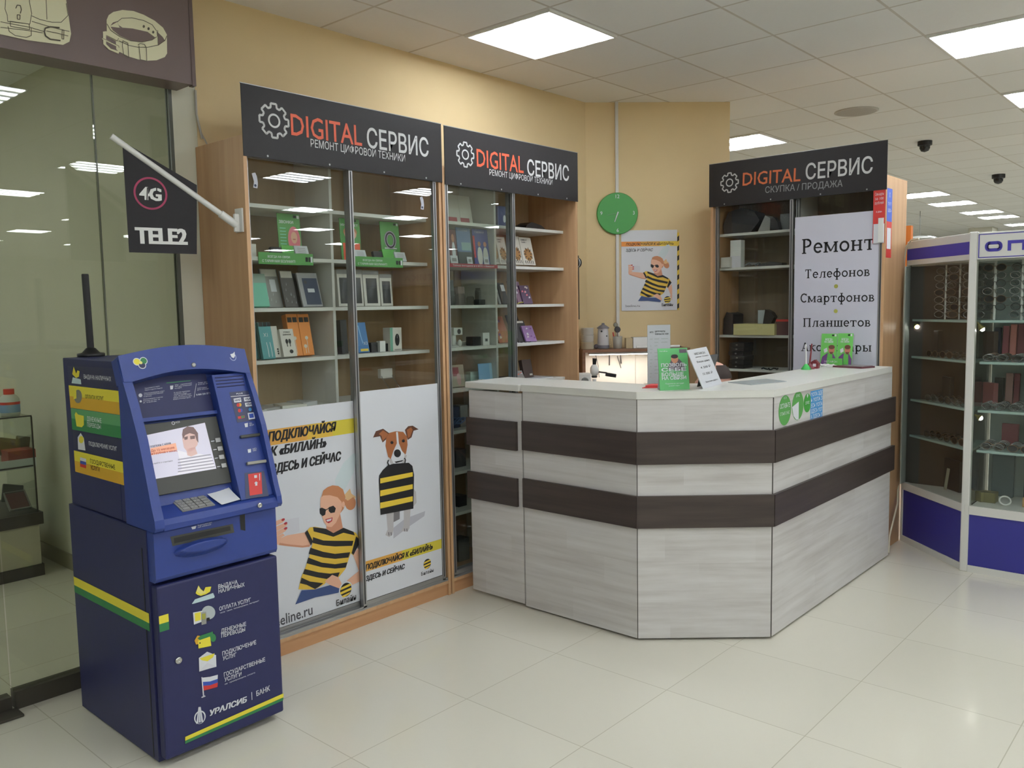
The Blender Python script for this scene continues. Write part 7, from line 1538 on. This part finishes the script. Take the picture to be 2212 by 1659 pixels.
sv, sf = skin_mesh([(J(-.03, 0, .48), .128), (J(-.03, 0, .68), .125), (J(-.01, 0, .86), .135), (J(-.01, 0, .965), .075), (J(.06, .17, .92), .066), (J(.12, .22, .71), .056), (J(.32, .17, .735), .045), (J(.06, -.17, .92), .066), (J(.12, -.22, .71), .056), (J(.32, -.17, .735), .045)],
                   [(0, 1), (1, 2), (2, 3), (2, 4), (4, 5), (5, 6), (2, 7), (7, 8), (8, 9)]); MB()._add(sv, sf, m_shirt, True).build('shirt', person)
tv, tf = skin_mesh([(J(-.03, 0, .49), .125), (J(.05, .10, .48), .095), (J(.44, .12, .50), .070), (J(.42, .12, .12), .055), (J(.05, -.10, .48), .095), (J(.44, -.12, .50), .070), (J(.42, -.12, .12), .055)], [(0, 1), (1, 2), (2, 3), (0, 4), (4, 5), (5, 6)]); MB()._add(tv, tf, m_trou, True).build('trousers', person)
for s in (-1, 1):
    MB().ball(J(.49, s*.12, .045), .10, .075, .045, blackc).build('shoe', person)
    for k in range(5):
        a = J(.37, s*.16, .74); d = fw*.95+sd*(-.16+.08*k) if k else fw*.4+sd*(-s*.8)
        body_f = MB(); L_ = (.055, .075, .082, .076, .062)[k]; b = a+fw*.03+sd*(-.028+.014*k)
        body_f.tube([b, b+d*L_*.5+up*.006, b+d*L_+up*-.012], .0085, m_skin, 8, r1=.0065).build('finger', person)
stl = thing('stool', 'round black stool under the person behind the counter', 'stool', J(-.02, 0, 0))
G = Fr(J(-.02, 0, 0), fw, up, sd); MB().lathe(G, [(.17, .31), (.19, .33), (.19, .345), (.16, .355)], black, 28).build('seat', stl); MB().lathe(G, [(.025, .02), (.025, .31)], m_chrome, 14).build('pole', stl); MB().lathe(G, [(.20, 0), (.20, .012), (.04, .03)], m_chrome, 28).build('base', stl)
# ================================================================== display counter inside the shop
scs = thing('shop_counter', 'pale shop counter with dark plinth and glass top case, seen through the shop glass', 'counter', (-5.95, .9, 0))
PSx = PX(-5.68); m_dkw = mat('dark_shop_wood', (64, 58, 52), .5); m_pale = mat('pale_shop_panel', (176, 170, 152), .5)
zq = lambda px, py: PSx.at(px, py).z
z1, z2, z3, z4, z5 = zq(99, 1215), zq(93, 1129), zq(106, 1101), zq(80, 1003), zq(82, 898)
yr = 1.88
MB().wbox(-6.25, -5.665, -2.2, yr+.01, 0, z1, m_dkw).build('plinth', scs); MB().wbox(-6.22, -5.68, -2.2, yr, z1, z2, m_pale).build('body', scs); MB().wbox(-6.26, -5.655, -2.2, yr+.02, z2, z3, m_dkw).build('top_board', scs)
for x, y0, y1, nm2 in ((-5.68, -2.2, yr, 'front_pane'),): MB().wbox(x-.005, x, y0, y1, z3, z5, m_glass).build('glass_pane', scs)
MB().wbox(-6.20, -5.685, yr-.005, yr, z3, z5, m_glass).build('glass_pane', scs); MB().wbox(-6.20, -5.68, -2.2, yr, z5, z5+.006, m_glass).build('glass_top', scs); MB().wbox(-6.20, -5.69, -2.2, yr-.01, z4-.006, z4, m_glass).build('glass_shelf', scs)
for q in ((-2.2, yr, z5, z5+.008), (yr-.006, yr+.002, z3, z5), (-2.2, yr-.01, z4-.008, z4)): MB().wbox(-5.684, -5.676, *q, m_dkw).build('edge_strip', scs)
def inshop(px, py, z, dx=.2): p = PX(-5.68-dx).at(px, py); return Vector((p.x, p.y, z+.001))
p = inshop(22, 890, z5+.006, .12); bo = thing('cleaner_bottle', 'pale bottle with a red cap and blue label on the shop counter', 'bottle', p); G = Fr(p, (0, 1, 0), (0, 0, 1), (1, 0, 0))
hb = PX(-5.8).at(22, 840).z-p.z; MB().lathe(G, [(.050, 0), (.056, .008), (.056, hb*.62), (.040, hb*.76), (.026, hb*.80)], c_('bottle_pale', (206, 208, 204)), 20).build('body', bo); MB().lathe(G, [(.030, hb*.80), (.030, hb)], red, 18).build('cap', bo); MB().lathe(G, [(.0568, hb*.12), (.0568, hb*.5)], c_('label_blue', (130, 160, 200)), 20, cap=False).build('paper_label', bo); MB().lathe(G, [(.0575, hb*.42), (.0575, hb*.52)], red, 20, cap=False).build('paper_label', bo)
wl = [((12, 925, 40), c_('wallet_brown', (96, 78, 52)), 'brown wallet standing tilted on the glass shelf of the shop counter', z4, .05), ((45, 940, 30), c_('wallet_olive', (84, 70, 50)), 'olive wallet behind the red box in the shop counter', z4, .05), ((24, 1060, 45), c_('wallet_dark', (52, 48, 44)), 'dark wallet at the lower left inside the shop counter', z3, .05)]
for (px, py, wpx), m, l, z, dx in wl:
    a = inshop(px-wpx/2, py, z, .22); b = inshop(px+wpx/2, py, z, .22); F = Fr(a+up*.06, (0, 1, 0), (0, 0, 1), (1, 0, 0)).lean(28).roll(-16); MB().box(F, 0, (b-a).length, 0, .12, -.02, 0, m).build('wallet', label=l, cat='wallet', group='wallets in the shop counter', bevel=.005)
a = inshop(18, 985, z4, .10); b = inshop(78, 985, z4, .10); MB().box(Fr(a, (0, 1, 0), (0, 0, 1), (1, 0, 0)), 0, (b-a).length, 0, .085, -.14, 0, c_('box_red', (150, 58, 50))).build('gift_box', label='red box on the glass shelf of the shop counter', cat='box', bevel=.004)
a = inshop(-10, 1000, z4, .03); b = inshop(78, 990, z4, .03); MB().box(Fr(a, (0, 1, 0), (0, 0, 1), (1, 0, 0)), 0, (b-a).length, -.02, .04, -.003, 0, paper).build('price_strip', label='white price strip along the glass shelf of the shop counter', cat='sign')
a = inshop(20, 1085, z3, .14); b = inshop(68, 1085, z3, .14); F = Fr(a+up*.004, (0, 1, 0), (0, 0, 1), (1, 0, 0)).lean(48); fr_ = thing('wallet_stand', 'dark red wallet in a silver frame stand at the bottom of the shop counter', 'wallet', a); w = (b-a).length; MB().box(F, .008, w-.008, .008, .142, -.010, .002, c_('wallet_wine', (88, 44, 44))).build('wallet', fr_); fm_ = MB()
for q in ((0, .008, 0, .15), (w-.008, w, 0, .15), (.008, w-.008, 0, .008), (.008, w-.008, .142, .15)): fm_.box(F, *q, -.012, .006, silver)
fm_.build('frame', fr_)
